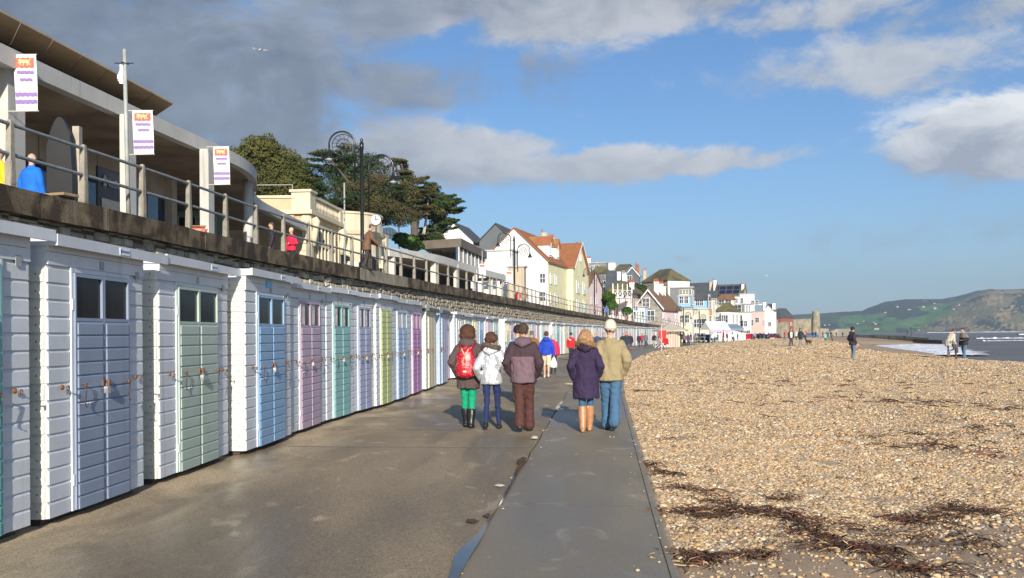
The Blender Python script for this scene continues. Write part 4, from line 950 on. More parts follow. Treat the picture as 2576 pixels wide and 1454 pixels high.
# near end wall upper block, quoins
b = MB(); b.box(-17.5, -12.6, 51.95, 58, 8.3, 9.65); b.build('upper_wall', TAN, ob); b = MB(); b.box(-17.6, -12.55, 51.85, 52.2, 9.66, 9.80); b.build('coping', OST, ob)
for k in range(11):
    w = .62 if k % 2 else .38; b = MB(); b.box(-11.76 - w, -11.70, 51.93, 52.0, FL + .05 + k * .42, FL + .05 + (k + 1) * .42 - .03); b.build('quoin', OST, ob)
fb(.05, .5, .0, .10, FL, 8.7, OST, 'pilaster'); fb(5.9, 6.4, .0, .10, FL, 8.7, OST, 'pilaster'); fb(18.2, 18.7, .0, .10, FL, 8.5, OST, 'pilaster'); fb(13, 13.5, .0, .10, FL, 8.5, OST, 'pilaster'); fb(15.4, 15.9, .0, .10, FL, 8.5, OST, 'pilaster')
fb(.5, 1.3, .0, .03, FL, 8.2, FLINT, 'flint_panel'); fb(5.1, 5.9, .0, .03, FL, 8.2, FLINT, 'flint_panel'); fb(13.5, 15.4, .0, .03, FL, 8.0, FLINT, 'flint_panel'); fb(16, 18.2, .0, .03, FL, 8.0, FLINT, 'flint_panel')
for s in (.28, 6.15):
    b = MB(); c = F0 + fd * s + fn * .2; b.tube([(c.x, c.y, 8.5), (c.x + .12, c.y, 8.3), (c.x + .1, c.y, 7.9), (c.x + .02, c.y, 7.5), (c.x, c.y, 6.9)], [.22, .26, .18, .2, .1], 8); b.build('scroll_bracket', OST, ob, smooth=True)
wn = fb(1.35, 5.05, -.05, .02, FL + .3, 8.2, PANE, 'window')
for k in range(6): fb(1.35 + k * .72, 1.47 + k * .72, .03, .14, FL + .3, 8.2, OST, 'mullion', wn)
for z in (FL + .2, 5.7, 7.0, 8.15): fb(1.3, 5.1, .022, .12, z, z + .14, OST, 'transom', wn)
# rounded bay
cx = F0 + fd * 9.6 - fn * .9
b = MB(); b.lathe([(2.9, FL), (2.9, 8.3), (3.05, 8.35), (3.1, 8.6), (2.95, 8.62), (2.9, 9.7), (3.0, 9.72), (3.0, 9.85)], (cx.x, cx.y, 0), 36); b.build('rounded_bay', OST, ob)
for a0 in (-75, -35, 5, 45):
    b = MB(); a = R(a0); d = Vector((math.cos(a), math.sin(a), 0)); e = Vector((-d.y, d.x, 0)); c = cx + d * 2.86; P = [c + e * (.75 * math.cos(w)) + Vector((0, 0, 6.2 + .75 * math.sin(w))) for w in [math.pi * i / 10 for i in range(11)]]
    b.extr([c + e * .75 + Vector((0, 0, FL))] + P + [c - e * .75 + Vector((0, 0, FL))], d * .08); b.build('arched_window', PANE, ob)
    P = [c + d * .07 + e * (.85 * math.cos(w)) + Vector((0, 0, 6.2 + .85 * math.sin(w))) for w in [math.pi * i / 12 for i in range(13)]]; MB().tube(P, .10, 6).build('arch_moulding', OST, ob)
colm = MB(); pc = at(889, 640, 56.5); colm.lathe([(.42, 5.9), (.36, 6.0), (.45, 6.15), (.40, 6.3), (.28, 6.34), (.28, FL - .0)][::-1], (pc.x, pc.y, 0), 14); colm.build('portico_column', M('white_column', (.72, .68, .60), .7, .05, 3), ob, smooth=True)
# roof handrail
MB().tube([(-18, 52.4, 10.5), (-12.8, 52.4, 10.5)], .025, 6).tube([(-12.8, 52.4, 9.8), (-12.8, 52.4, 10.5)], .025, 6).tube([(-15, 52.4, 9.8), (-15, 52.4, 10.5)], .02, 6).tube([(-17, 52.4, 9.8), (-17, 52.4, 10.5)], .02, 6).build('roof_handrail', POLE, ob)
# clock
p = at(945, 553, 58); ck = thing('clock', 'round white clock face showing three o clock above the stone building', 'clock', p, -.08)
b = MB(); b.lathe([(.36, 0), (.37, .05), (.36, .16)], n=28); b.v = [(x, z, y) for x, y, z in b.v]; b.f = [tuple(reversed(f)) for f in b.f]; b.build('case', M('clock_case', (.10, .10, .10), .5), ck)
b = MB(); b.quad([(.335 * math.cos(w), -.012, .335 * math.sin(w)) for w in [i * math.pi / 14 for i in range(28)]]); b.build('dial', M('clock_dial', (.58, .58, .56), .5, .02, 3), ck)
b = MB(); b.box(-.022, .022, -.022, -.018, -.03, .27); b.build('minute_hand', FRM, ck); b = MB(); b.box(-.03, .19, -.028, -.024, -.026, .026); b.build('hour_hand', FRM, ck)
b = MB()
for k in range(12): w = k * math.pi / 6; b.box(.29 * math.cos(w) - .012, .29 * math.cos(w) + .012, -.018, -.014, .29 * math.sin(w) - .012, .29 * math.sin(w) + .012)
b.build('hour_marks', FRM, ck, kind='stuff'); MB().tube([(0, .1, -.3), (0, .12, -1.2), (0, .3, -3.5)], .05, 8).build('bracket', IRON, ck)

# ---------------------------------------------------------------- second shelter
s2 = thing('far_shelter', 'white curved canopy shelter with square columns beyond the old stone building', 'shelter')
P2 = smooth_path([at(980, 623, 66), at(1040, 631, 69), at(1100, 640, 73), at(1140, 652, 78), at(1180, 666, 84), at(1240, 683, 91), at(1276, 692, 97)], 2)
b = MB()
for i, p in enumerate(P2):
    b.v += [(p.x, p.y, p.z), (p.x, p.y, p.z - .62), (p.x - 5.5, p.y + .5, p.z - .62), (p.x - 5.5, p.y + .5, p.z)]
for i in range(len(P2) - 1):
    a = 4 * i
    for q in ((a, a + 1, a + 5, a + 4), (a + 3, a, a + 4, a + 7)): b.f.append(q); b.m.append(0)
    b.f.append((a + 1, a + 2, a + 6, a + 5)); b.m.append(1)
b.f.append((0, 3, 2, 1)); b.m.append(0)
b.build('canopy', [CONC, CEIL], s2)
for px, Y in ((991, 66.6), (1095, 73), (1152, 79.6), (1199, 86), (1238, 91.5), (1266, 95.8)): column(px, Y, .45, .45, 7.9, par=s2)
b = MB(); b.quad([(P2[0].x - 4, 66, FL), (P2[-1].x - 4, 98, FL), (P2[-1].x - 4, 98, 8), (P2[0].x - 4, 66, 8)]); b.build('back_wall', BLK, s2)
for i in range(5):
    y = 80 + i * 3.4; x = P2[0].x - 3.9 + (P2[-1].x - P2[0].x) * (y - 66) / 32; b = MB(); b.box(x, x + .1, y, y + 2.6, FL, 7.3); b.build('glass_panel', GLS, s2)
U = [at(1063, 628, 86), at(1160, 622, 84), at(1225, 643, 98), at(1150, 628, 104)]
b = MB(); b.extr([(p.x, p.y, 9.9 + .02 * i) for i, p in enumerate(U)], (0, 0, .8)); b.build('upper_roof', M('bronze_roof', (.16, .13, .10), .7, .2, 1), s2)
b = MB(); q0, q1 = U[1], U[2]; b.extr([(q0.x - .3, q0.y, 7.9), (q1.x - .3, q1.y, 7.9), (q1.x - .3, q1.y, 9.9), (q0.x - .3, q0.y, 9.9)], (-.2, 0, 0)); b.build('clerestory_glass', GLS, s2)
for k in range(8): p = q0.lerp(q1, k / 7); b = MB(); b.box(p.x - .28, p.x - .15, p.y - .08, p.y + .08, 7.9, 9.89); b.build('mullion', CONC, s2)

# ---------------------------------------------------------------- lamp posts with ammonite spirals
BLKI = M('black_lamp_paint', (.015, .015, .017), .25, .2, 9, rnd=0); LGL = M('lamp_glass', (.5, .5, .48), .2, .05, 5)
def lamp_meshes():
    d = {}; H = 5.25
    d['post'] = MB().lathe([(.14, 0), (.14, .5), (.09, .56), (.075, 1.2), (.07, H - .3), (.085, H - .28), (.085, H - .05), (.045, H - .02), (.06, H + .05), (.045, H + .11), (.01, H + .13)], n=14).mesh('post', BLKI, True)
    def arm(side, zt, rad, drop):
        m = MB(); cx = side * (.27 + rad); pts = [(side * .27, 0, zt - drop), (side * .27, 0, zt)] + [(cx - side * rad * math.cos(w), 0, zt + rad * math.sin(w)) for w in [math.pi * i / 18 for i in range(1, 19)]] + [(cx + side * rad, 0, zt - .12)]
        m.tube(pts, .036, 7); m.tube([(0, 0, zt - .15), (side * .27, 0, zt - .15)], .02, 6); m.tube([(0, 0, zt - drop + .25), (side * .27, 0, zt - drop + .25)], .02, 6); return m.mesh('arm', BLKI, True)
    def spiral(side, zt, rad):
        m = MB(); c = Vector((side * (.27 + rad) - side * .02, 0, zt - .06)); turns = 2.6; P = []; r1 = rad * .92
        f = lambda t: (r1 * (t / (turns * 2 * math.pi)) ** 1.0 + .02)
        n = 70
        for i in range(n + 1):
            t = turns * 2 * math.pi * i / n; r = f(t); w = t * side + math.pi * (.82 if side > 0 else .18) - turns * 2 * math.pi * side; P.append(c + Vector((math.cos(w) * r, 0, math.sin(w) * r)))
        m.tube(P, .017, 5)
        k0 = int(n * 1.05 / turns)
        for i in range(k0, n, 2):
            j = i - int(n / turns)
            if j > 0: m.tube([P[i], (P[i] + P[j]) / 2 + Vector((.012, 0, .012)), P[j]], .010, 4, cap=False)
        return m.mesh('ammonite_spiral', BLKI, True)
    def head(side, zt, rad):
        x = side * (.27 + 2 * rad); m = MB(); m.lathe([(.20, -.50), (.17, -.46), (.11, -.38), (.06, -.25), (.035, -.12), (.03, -.05)], (x, 0, zt - .05), 16); return m.mesh('lamp_shade', BLKI, True)
    def bulb(side, zt, rad):
        x = side * (.27 + 2 * rad); return MB().lathe([(.05, -.60), (.12, -.56), (.16, -.50)], (x, 0, zt - .05), 12).mesh('lamp_glass', LGL, True)
    for s, zt, rad, dr in ((-1, 4.85 + .3, .50, 1.5), (1, 4.25, .48, 1.7)):
        d[('arm', s)] = arm(s, zt, rad, dr); d[('spiral', s)] = spiral(s, zt, rad); d[('head', s)] = head(s, zt, rad); d[('bulb', s)] = bulb(s, zt, rad)
    return d
LM = lamp_meshes()
def lamp(px, Y, label, z=FL - .05, rz=0.0, sc=1.0):
    a, _ = ray(px, 700); t = thing('street_lamp', label, 'lamp post', (a * Y, Y, z), rz, 'black lamp posts with ammonite scrolls'); t.scale = (sc,) * 3
    link(LM['post'], 'post', t)
    for s in (-1, 1):
        link(LM[('arm', s)], 'arm', t); link(LM[('spiral', s)], 'ammonite_spiral', t); link(LM[('bulb', s)], 'lamp_glass', link(LM[('head', s)], 'lamp_shade', t))
lamp(912, 35, 'nearest black lamp post with spiral ammonite arms behind the man in the brown coat')
lamp(1294, 70, 'second black ammonite lamp post in front of the white house walls'); lamp(1495, 108, 'third black lamp post beyond the yellow house'); lamp(1591, 138, 'fourth black lamp post beside the balcony house', 2.6)
lamp(1719, 150, 'black lamp post standing left of the beige parasol huts in front of the cream house', 0, .3, 1.1); lamp(1759, 170, 'lamp post in front of the house with bright blue trim', 0, .3, 1.1); lamp(1812, 190, 'lamp post in front of the orange bay window', 0, .3, 1.1); lamp(1865, 215, 'lamp post in front of the pink building', 0, .3, 1.1); lamp(1124, 122, 'small lamp post on the terrace before the white gable wall', 6.5)
# ---------------------------------------------------------------- hillside behind the promenade and the town
GRASSY = M('rough_grass_slope', (.10, .105, .035), .95, .3, .35, .6, col2=(.20, .13, .06), stain=((.05, .07, .02), .55, .3), rnd=0, fine=6)
HS = [(-24, 40), (-20, 60), (-15, 80), (-9, 100), (0, 130), (12, 160), (30, 195), (62, 250), (100, 310)]
def hill_z(x, y, d):
    z = FL + min(10.5, max(0, d) * .34) * min(1, max(0, (y - 46) / 30)) ; return z * (1 if y < 170 else max(.2, 1 - (y - 170) / 150)) + .5 * noise.noise((x * .12, y * .12, 0)) * min(1, d / 5)
rows = []
for i in range(70):
    y = 40 + i * 4; hx = pathpt(HS, min(y, 309))[0]; rows.append([(hx - k, y, hill_z(hx - k, y, k) if k > 0 else FL - 4) for k in (0, .1, 3, 6, 10, 15, 20, 27, 35, 45, 60, 90, 140, 220)])
struct(ribbon('hillside', rows, GRASSY))
# ground in front of the far houses
rows = []
for i in range(50):
    y = 120 + i * 8; e = px_(JOINT, y)[0] if y < 520 else 190; rows.append([(e - .1, y, -.03), (e - 8, y, -.02), (e - 25, y, .2), (e - 60, y, .6), (e - 140, y, .8)])
struct(ribbon('far_promenade', rows, M('far_tarmac', (.13, .125, .12), .8, .2, .5, .1, rnd=0)))

# ---------------------------------------------------------------- trees
def leafmat(nm, a, b_, c): return M(nm, a, .8, .3, .5, 0, col2=b_, stain=(c, .56, 1.1), rnd=0, fine=3, spec=.12)
LEAF_OLIVE = leafmat('olive_leaves', (.125, .12, .034), (.055, .065, .02), (.14, .125, .04)); LEAF_CYP = leafmat('cypress_leaves', (.05, .085, .026), (.022, .04, .014), (.14, .10, .04)); LEAF_BR = leafmat('brown_cypress_leaves', (.11, .085, .036), (.05, .05, .02), (.055, .08, .026)); LEAF_GR = leafmat('bright_leaves', (.07, .13, .02), (.03, .06, .012), (.10, .16, .04))
BARK = M('bark', (.10, .08, .06), .95, .3, 2, .5)
def foliage(pts, n, size, mat, parent, nm='crown', seed=1, flat=.6, shell=.35):
    """pts: clumps (centre, radii); leaf-sized faces spread through each clump's volume, denser outside"""
    rs = np.random.RandomState(seed); V = []; tot = sum(r[0] * r[1] + r[2] * r[1] for _, r in pts)
    for c, r in pts:
        k = int(n * (r[0] * r[1] + r[2] * r[1]) / tot); 
        d = rs.normal(size=(k, 3)); d /= np.linalg.norm(d, axis=1)[:, None]; rad = shell + (1 - shell) * rs.rand(k) ** .5
        wob = np.array([1 + .28 * noise.noise((q[0] * 2.2 + c[0], q[1] * 2.2, q[2] * 2.2 + c[2])) for q in d]); P = np.array(c) + d * (rad * wob)[:, None] * np.array(r)
        nn = d + rs.normal(size=(k, 3)) * .7; nn[:, 2] += .3; nn /= np.linalg.norm(nn, axis=1)[:, None]
        t = np.cross(nn, rs.normal(size=(k, 3))); t /= np.linalg.norm(t, axis=1)[:, None]; b = np.cross(nn, t); s = (size * (.5 + rs.rand(k)))[:, None]
        V.append(np.stack([P - t * s - b * s * flat, P + t * s - b * s * flat * .6, P + t * s * .7 + b * s * flat, P - t * s * .6 + b * s * flat * .8], 1).reshape(-1, 3))
    V = np.concatenate(V); k = len(V) // 4; me = bpy.data.meshes.new(nm); me.vertices.add(len(V)); me.vertices.foreach_set('co', V.ravel()); me.loops.add(len(V)); me.loops.foreach_set('vertex_index', np.arange(len(V), dtype='i'))
    me.polygons.add(k); me.polygons.foreach_set('loop_start', np.arange(0, len(V), 4, dtype='i')); me.polygons.foreach_set('loop_total', np.full(k, 4, dtype='i')); me.materials.append(mat); me.update(); me.validate()
    return link(me, nm, parent)
def clumps(L_, Y, k=1.0, dep=.9):
    """L_: (px, py, rx px, ry px) -> world clumps at distance Y"""
    out = []
    for i, (px, py, rx, ry) in enumerate(L_):
        c = at(px, py, Y + random.uniform(-1.5, 1.5)); out.append(((c.x, c.y, c.z), (rx / FPX * Y * k, rx / FPX * Y * dep * k, ry / FPX * Y * k)))
    return out
def spikes(cl, seed):
    rs = random.Random(seed); out = list(cl); mx = sum(c[0] for c in cl) / len(cl)
    for c in cl:
        for k in range(4):
            s = -1 if c[0] < mx else 1; s = s if rs.random() < .8 else -s; dx = rs.uniform(.5, 1.15) * c[2] * s; dy = rs.uniform(-1.2, .7) * c[3]; rx = rs.uniform(9, 20)
            out.append((c[0] + dx, c[1] + dy, rx, rs.uniform(2.5, 4.5))); out.append((c[0] + dx + s * rx * .9, c[1] + dy - 3, rx * .6, 2))
    return out
def tree(label, nm, cl, Y, n, size, mat, seed, trunk, grp=None, extra=None, flat=.6):
    cl = spikes(cl, seed) if nm == 'cypress_tree' else cl
    a, _ = ray(trunk[0], trunk[1]); t = thing(nm, label, 'tree', (a * Y, Y, hill_z(0, Y, 20) - 1), 0, grp); C_ = clumps(cl, Y)
    base = Vector(t.location); L2 = [(Vector(c) - base, r) for c, r in C_]; foliage([(tuple(c), r) for c, r in L2], n, size, mat, t, 'crown', seed, flat)
    b = MB(); top = Vector((0, 0, 3.5)); b.tube([(0, 0, -1), (.1, 0, 1.5), (0, 0, 3.5)], [.42, .34, .28], 8)
    for c, r in L2[:14]: b.tube([top, top.lerp(c, .5) + Vector((0, 0, -.5)), c], [.2, .12, .04], 5)
    b.build('trunk', BARK, t)
    if extra: foliage([(tuple(Vector(c) - base), r) for c, r in clumps(extra[0], Y)], extra[1], size, extra[2], t, 'brown_foliage', seed + 5, flat)
    return t
tree('broad round topped olive green evergreen tree on the hill behind the shelter', 'evergreen_oak', [(660, 392, 66, 52), (612, 418, 54, 50), (710, 425, 65, 50), (745, 455, 60, 42), (690, 465, 90, 45), (640, 470, 60, 40), (770, 480, 50, 32), (600, 455, 40, 40), (720, 500, 90, 26), (655, 375, 40, 28), (640, 505, 60, 30)], 78, 70000, .085, LEAF_OLIVE, 3, (690, 500))
tree('large dark cypress with ragged layered branches behind the nearest lamp post', 'cypress_tree', [(850, 398, 55, 14), (820, 385, 36, 7), (900, 412, 60, 22), (865, 440, 70, 20), (845, 470, 60, 16), (905, 460, 60, 24), (940, 430, 46, 24), (880, 500, 70, 20), (940, 500, 60, 30), (970, 470, 36, 26), (860, 530, 50, 12), (830, 425, 46, 8), (985, 520, 46, 30), (930, 400, 22, 18), (890, 375, 26, 14), (1000, 550, 46, 22)], 76, 34000, .09, LEAF_CYP, 5, (930, 560), extra=([(905, 480, 66, 22), (950, 520, 70, 26), (985, 500, 50, 24), (930, 555, 60, 18), (1010, 540, 36, 26), (870, 515, 60, 14), (960, 455, 40, 18)], 19000, LEAF_BR), flat=.3)
tree('thin leaning cypress top rising between the two larger cypress trees', 'cypress_tree', [(1018, 420, 12, 18), (1030, 445, 16, 16), (1025, 470, 24, 14), (1050, 455, 16, 9), (1045, 485, 30, 12), (1035, 510, 34, 16), (1050, 535, 30, 14), (1020, 500, 30, 18)], 84, 15000, .10, LEAF_BR, 8, (1040, 560), flat=.35)
tree('smaller dark green cypress at the right edge of the tree group', 'cypress_tree', [(1095, 475, 16, 12), (1100, 495, 26, 13), (1108, 515, 32, 12), (1095, 535, 32, 14), (1112, 555, 30, 12), (1100, 575, 34, 14), (1085, 515, 20, 14), (1120, 500, 18, 7), (1130, 530, 14, 7), (1090, 595, 30, 12)], 88, 20000, .10, LEAF_CYP, 11, (1098, 590), flat=.4)
for k, (px0, py0, px1, py1) in enumerate(((1047, 600, 1055, 500), (1066, 590, 1078, 480))):
    a, c = at(px0, py0, 86), at(px1, py1, 86); t = thing('bare_trunk', ['pale bare trunk between the cypresses', 'second pale bare trunk left of the small cypress'][k], 'tree trunk', a); d = c - a; MB().tube([(0, 0, 0), d * .5 + Vector((.1, 0, 0)), d], [.16, .11, .04], 6).tube([d * .5, d * .62 + Vector((.6, 0, .3))], [.06, .02], 5).build('trunk', M('pale_bark', (.42, .38, .33), .9), t)
def bush(label, cl, Y, n, mat, seed, nm='bush', size=.13):
    C_ = clumps(cl, Y); c0 = Vector(C_[0][0]); t = thing(nm, label, 'bush', c0 - Vector((0, 0, C_[0][1][2])))
    foliage([(tuple(Vector(c) - Vector(t.location)), r) for c, r in C_], n, size, mat, t, 'foliage', seed, .6, .6); MB().tube([(0, 0, -1), (0, 0, C_[0][1][2])], [.15, .08], 6).build('stem', BARK, t); return t
bush('bright green spiky shrub on the slope beneath the cypresses', [(1030, 608, 26, 16), (1010, 600, 20, 14), (1050, 618, 18, 10)], 84, 3500, LEAF_GR, 4)
bush('brown scrub on the slope right of the cypress trunks', [(1090, 600, 24, 14), (1065, 595, 18, 12), (1108, 606, 16, 10)], 90, 2600, LEAF_BR, 6)
bush('big rounded green hedge tree in front of the thatched pink house', [(1532, 755, 17, 20), (1528, 745, 13, 12), (1540, 768, 14, 12)], 128, 9000, LEAF_GR, 7, size=.11); bush('small rounded green bush under the balcony house', [(1578, 782, 13, 9)], 132, 3500, LEAF_GR, 8, size=.1); bush('dark shrub beside the tall stone gable house', [(1612, 728, 17, 12), (1600, 722, 10, 10)], 165, 3000, LEAF_CYP, 9)
# picket fence up the slope
pf = thing('picket_fence', 'pale picket fence climbing the grass slope left of the white gabled house', 'fence'); PKT = M('fence_wood', (.50, .44, .32), .9); pk = MB().box(-.05, .05, -.02, .02, 0, 1.0).mesh('picket', PKT)
a, c = at(965, 585, 82), at(1100, 622, 96)
for i in range(44): p = a.lerp(c, i / 43); link(pk, 'picket', pf, (p.x, p.y, p.z - .6 + .25 * math.sin(i * .3)))
for dz in (.0, .35): MB().tube([a + Vector((0, .03, dz - .4)), c + Vector((0, .03, dz - .4))], .03, 4).build('fence_rail', PKT, pf)

# ---------------------------------------------------------------- houses
WHT = M('white_render', (.76, .75, .72), .8, .05, .5, .05, streak=((.64, .62, .57), .66), rnd=.03); 
def wallm(c, nm): return M('render_' + nm, c, .85, .08, .6, .1, streak=(tuple(v * .8 for v in c), .66), rnd=.03)
WALLS = dict(white=WHT, yellow=wallm((.74, .69, .42), 'yellow'), cream=wallm((.72, .66, .50), 'cream'), pink=wallm((.74, .52, .45), 'pink'), palepink=wallm((.74, .58, .56), 'palepink'), grey=wallm((.22, .22, .22), 'grey'), slate=wallm((.12, .13, .135), 'slate'), stone=M('rubble_stone', (.30, .27, .23), .95, .3, 1.6, .6, stain=((.18, .16, .14), .55, 2.5)), blue=wallm((.28, .50, .66), 'blue'), orange=wallm((.46, .22, .13), 'orange'), paleblue=wallm((.50, .60, .72), 'paleblue'), brick=M('red_brick', (.30, .11, .07), .9, .2, 3, .2), tan=wallm((.48, .38, .26), 'tan'))
def roofm(nm, a, b_=None, st=None): return M('roof_' + nm, a, .9, .2, 1.2, .3, col2=b_, stain=st, rnd=.05, fine=5)
ROOFS = dict(slate=roofm('slate', (.07, .075, .085)), moss=roofm('moss', (.17, .14, .04), (.10, .09, .05), ((.07, .065, .05), .5, .4)), orange=roofm('orange', (.36, .13, .05), (.28, .11, .045), ((.30, .21, .07), .6, .5)), brown=roofm('brown', (.22, .12, .065), (.16, .09, .05)), flat=roofm('flat', (.45, .43, .40)), olive=roofm('olive', (.12, .11, .055), (.08, .075, .05)))
PANE2 = glass_mat('house_glass', (.07, .085, .11), .08)
POT = M('chimney_pot', (.45, .10, .05), .8, .2, 3); TRIM = M('window_trim', (.78, .78, .76), .5, .03, 3, rnd=0)
def window_on(b0, eu, en, u, z, w, h, par, nm='window', trim=TRIM, cols=2, rws=2):
    """frame proud of the wall, dark pane, glazing bars"""
    P = lambda a, o, zz: b0 + eu * a + en * o + Vector((0, 0, zz))
    def bx_(u0, u1, o0, o1, z0, z1, m, n_, p_):
        b = MB(); b.hexa([P(u0, o1, z0), P(u1, o1, z0), P(u1, o0, z0), P(u0, o0, z0), P(u0, o1, z1), P(u1, o1, z1), P(u1, o0, z1), P(u0, o0, z1)]); return b.build(n_, m, p_)
    w *= .82; h *= .82; f = MB(); t = .09
    def add(u0, u1, o0, o1, z0, z1): f.hexa([P(u0, o1, z0), P(u1, o1, z0), P(u1, o0, z0), P(u0, o0, z0), P(u0, o1, z1), P(u1, o1, z1), P(u1, o0, z1), P(u0, o0, z1)])
    add(u - t, u, .0, .08, z - t, z + h + t); add(u + w, u + w + t, .0, .08, z - t, z + h + t); add(u, u + w, .0, .08, z + h, z + h + t); add(u, u + w, .0, .12, z - t, z)
    for k in range(1, cols): add(u + w * k / cols - .03, u + w * k / cols + .03, .025, .05, z, z + h)
    for k in range(1, rws): add(u, u + w, .025, .048, z + h * k / rws - .03, z + h * k / rws + .03)
    fr = f.build(nm, trim, par); bx_(u, u + w, .002, .02, z, z + h, PANE2, 'pane', fr); return fr
def house(label, B, Y, ey, A, C, th_, ry=None, roof='slate', wall='white', kind='gable', z0=0, side=(), front=(), chim=(), nm='house', over=.3, grp='houses of the old town along the seafront', wall2=None, trim=TRIM, barge=False, ridge_u=.5):
    aB, cB = ray(B, ey); B0 = Vector((aB * Y, Y, 0)); ze = EYE + cB * Y; th_ = R(th_); v = Vector((math.sin(th_), math.cos(th_), 0)); u = Vector((-math.cos(th_), math.sin(th_), 0))
    aA, aC = ray(A, ey)[0], ray(C, ey)[0]
    sA = (aA * B0.y - B0.x) / (u.x - aA * u.y); sC = (aC * B0.y - B0.x) / (v.x - aC * v.y); sC = min(abs(sC), 40) if sC > 0 else 8
    t = thing(nm, label, 'house', (B0.x, B0.y, z0), 0, grp); W, D = sA, sC; H = ze - z0; up = Vector((0, 0, 1))
    P = lambda a, d, z: u * a + v * d + up * z
    hr = 0
    if ry is not None and kind != 'flat': m_ = B0 + u * W * ridge_u + v * (0 if kind in ('gable',) else D * .3); hr = EYE + ray(B, ry)[1] * m_.y - ze
    wm, w2 = WALLS[wall], WALLS[wall2 or wall]
    b = MB(); b.hexa([P(0, 0, 0), P(0, D, 0), P(W, D, 0), P(W, 0, 0), P(0, 0, H), P(0, D, H), P(W, D, H), P(W, 0, H)])
    if kind == 'gable': b.extr([P(0, .0, H), P(W, .0, H), P(W * ridge_u, .0, H + hr)], v * D)
    if kind == 'cross': b.extr([P(.0, 0, H), P(.0, D, H), P(.0, D / 2, H + hr)], u * W)
    wo = b.build('wall', wm, t)
    o = over; b = MB(); th = .18
    if kind == 'gable':
        for s, x0 in ((-1, 0), (1, W)):
            e = P(x0, 0, H) + u * (o * s) - up * (hr * o / max(.1, abs(W * (ridge_u if s < 0 else 1 - ridge_u)))); rdg = P(W * ridge_u, 0, H + hr); b.extr([e, rdg, rdg + up * th, e + up * th], v * (D + 2 * o)); 
        b.v = [tuple(Vector(q) - v * o) for q in b.v]
    elif kind == 'cross':
        for s, d0 in ((-1, 0), (1, D)):
            e = P(0, d0, H) + v * (o * s) - up * (hr * o / (D / 2)); rdg = P(0, D / 2, H + hr); b.extr([e, rdg, rdg + up * th, e + up * th], u * (W + 2 * o))
        b.v = [tuple(Vector(q) - u * o) for q in b.v]
    elif kind == 'hip':
        k = min(W, D) * .5; e = [P(-o, -o, H), P(-o, D + o, H), P(W + o, D + o, H), P(W + o, -o, H)]; r0, r1 = (P(W / 2, k * .9, H + hr), P(W / 2, D - k * .9, H + hr)) if D >= W else (P(k * .9, D / 2, H + hr), P(W - k * .9, D / 2, H + hr))
        n = len(b.v); b.v = [tuple(q) for q in e] + [tuple(r0), tuple(r1)] + [tuple(q - up * .15) for q in e]
        b.f = [(0, 1, 5, 4), (2, 3, 4, 5), (1, 2, 5), (3, 0, 4)] if D >= W else [(0, 3, 5, 4), (1, 2, 5, 4), (0, 1, 4), (3, 2, 5)]
        b.f += [(6, 7, 1, 0), (7, 8, 2, 1), (8, 9, 3, 2), (9, 6, 0, 3), (6, 9, 8, 7)]; b.m = [0] * len(b.f)
    else: b.hexa([P(-.15, -.15, H + .003), P(-.15, D + .15, H + .003), P(W + .15, D + .15, H + .003), P(W + .15, -.15, H + .003), P(-.15, -.15, H + .22), P(-.15, D + .15, H + .22), P(W + .15, D + .15, H + .22), P(W + .15, -.15, H + .22)])
    ro = b.build('roof', ROOFS[roof], t)
    if barge:
        for x0 in (0, W):
            s = -1 if x0 == 0 else 1; e = P(x0, 0, H) + u * (o * s) - up * (hr * o / (W / 2)) - v * (o + .06); rdg = P(W * ridge_u, 0, H + hr) - v * (o + .06); MB().extr([e, rdg, rdg + up * .32, e + up * .32], v * .12).build('bargeboard', TRIM, t)
    for (fu, fz, w, h) in side:     # on the wall A-B facing the viewer; fu from the left (A)
        window_on(P(W, 0, 0), -u, -v, (fu * W) - w / 2, fz * H, w, h, t, trim=trim)
    if front:
        if wall2: MB().extr([P(-.03, .05, .02), P(-.03, D - .05, .02), P(-.03, D - .05, H - .1), P(-.03, .05, H - .1)], u * .028).build('facade', w2, t)
        for (fd_, fz, w, h) in front: window_on(P(-.03, 0, 0), v, -u, fd_ * D - w / 2, fz * H, w, h, t, trim=trim)
    for (fu, fd_, hh, np_, cm) in chim:
        zz = H + hr * (1 - abs(fu - ridge_u) * 1.6 if kind in ('gable', 'hip') else .3); c = P(W * fu, D * fd_, zz - .6); b = MB(); hh *= .62; b.box(-.40, .40, -.30, .30, 0, hh + .6)  .box(-.46, .46, -.36, .36, hh + .45, hh + .65); b.v = [tuple(Vector(q) + c) for q in b.v]; co = b.build('chimney', WALLS[cm], t)
        for k in range(np_): MB().lathe([(.13, 0), (.11, .5), (.14, .55)], (c.x - .3 + .6 * k / max(1, np_ - 1), c.y, c.z + hh + .65), 8).build('chimney_pot', POT, co)
    t['_d'] = 0; del t['_d']
    return t, P, W, D, H, hr
def c2(x, y=0): return 1450 + x / 4.293, 600 + y / 4.293
X2 = lambda x: 1450 + x / 4.293
Y2 = lambda y: 600 + y / 4.293
XM = lambda x: 1640 + x / 6.06
YM = lambda y: 640 + y / 6.06
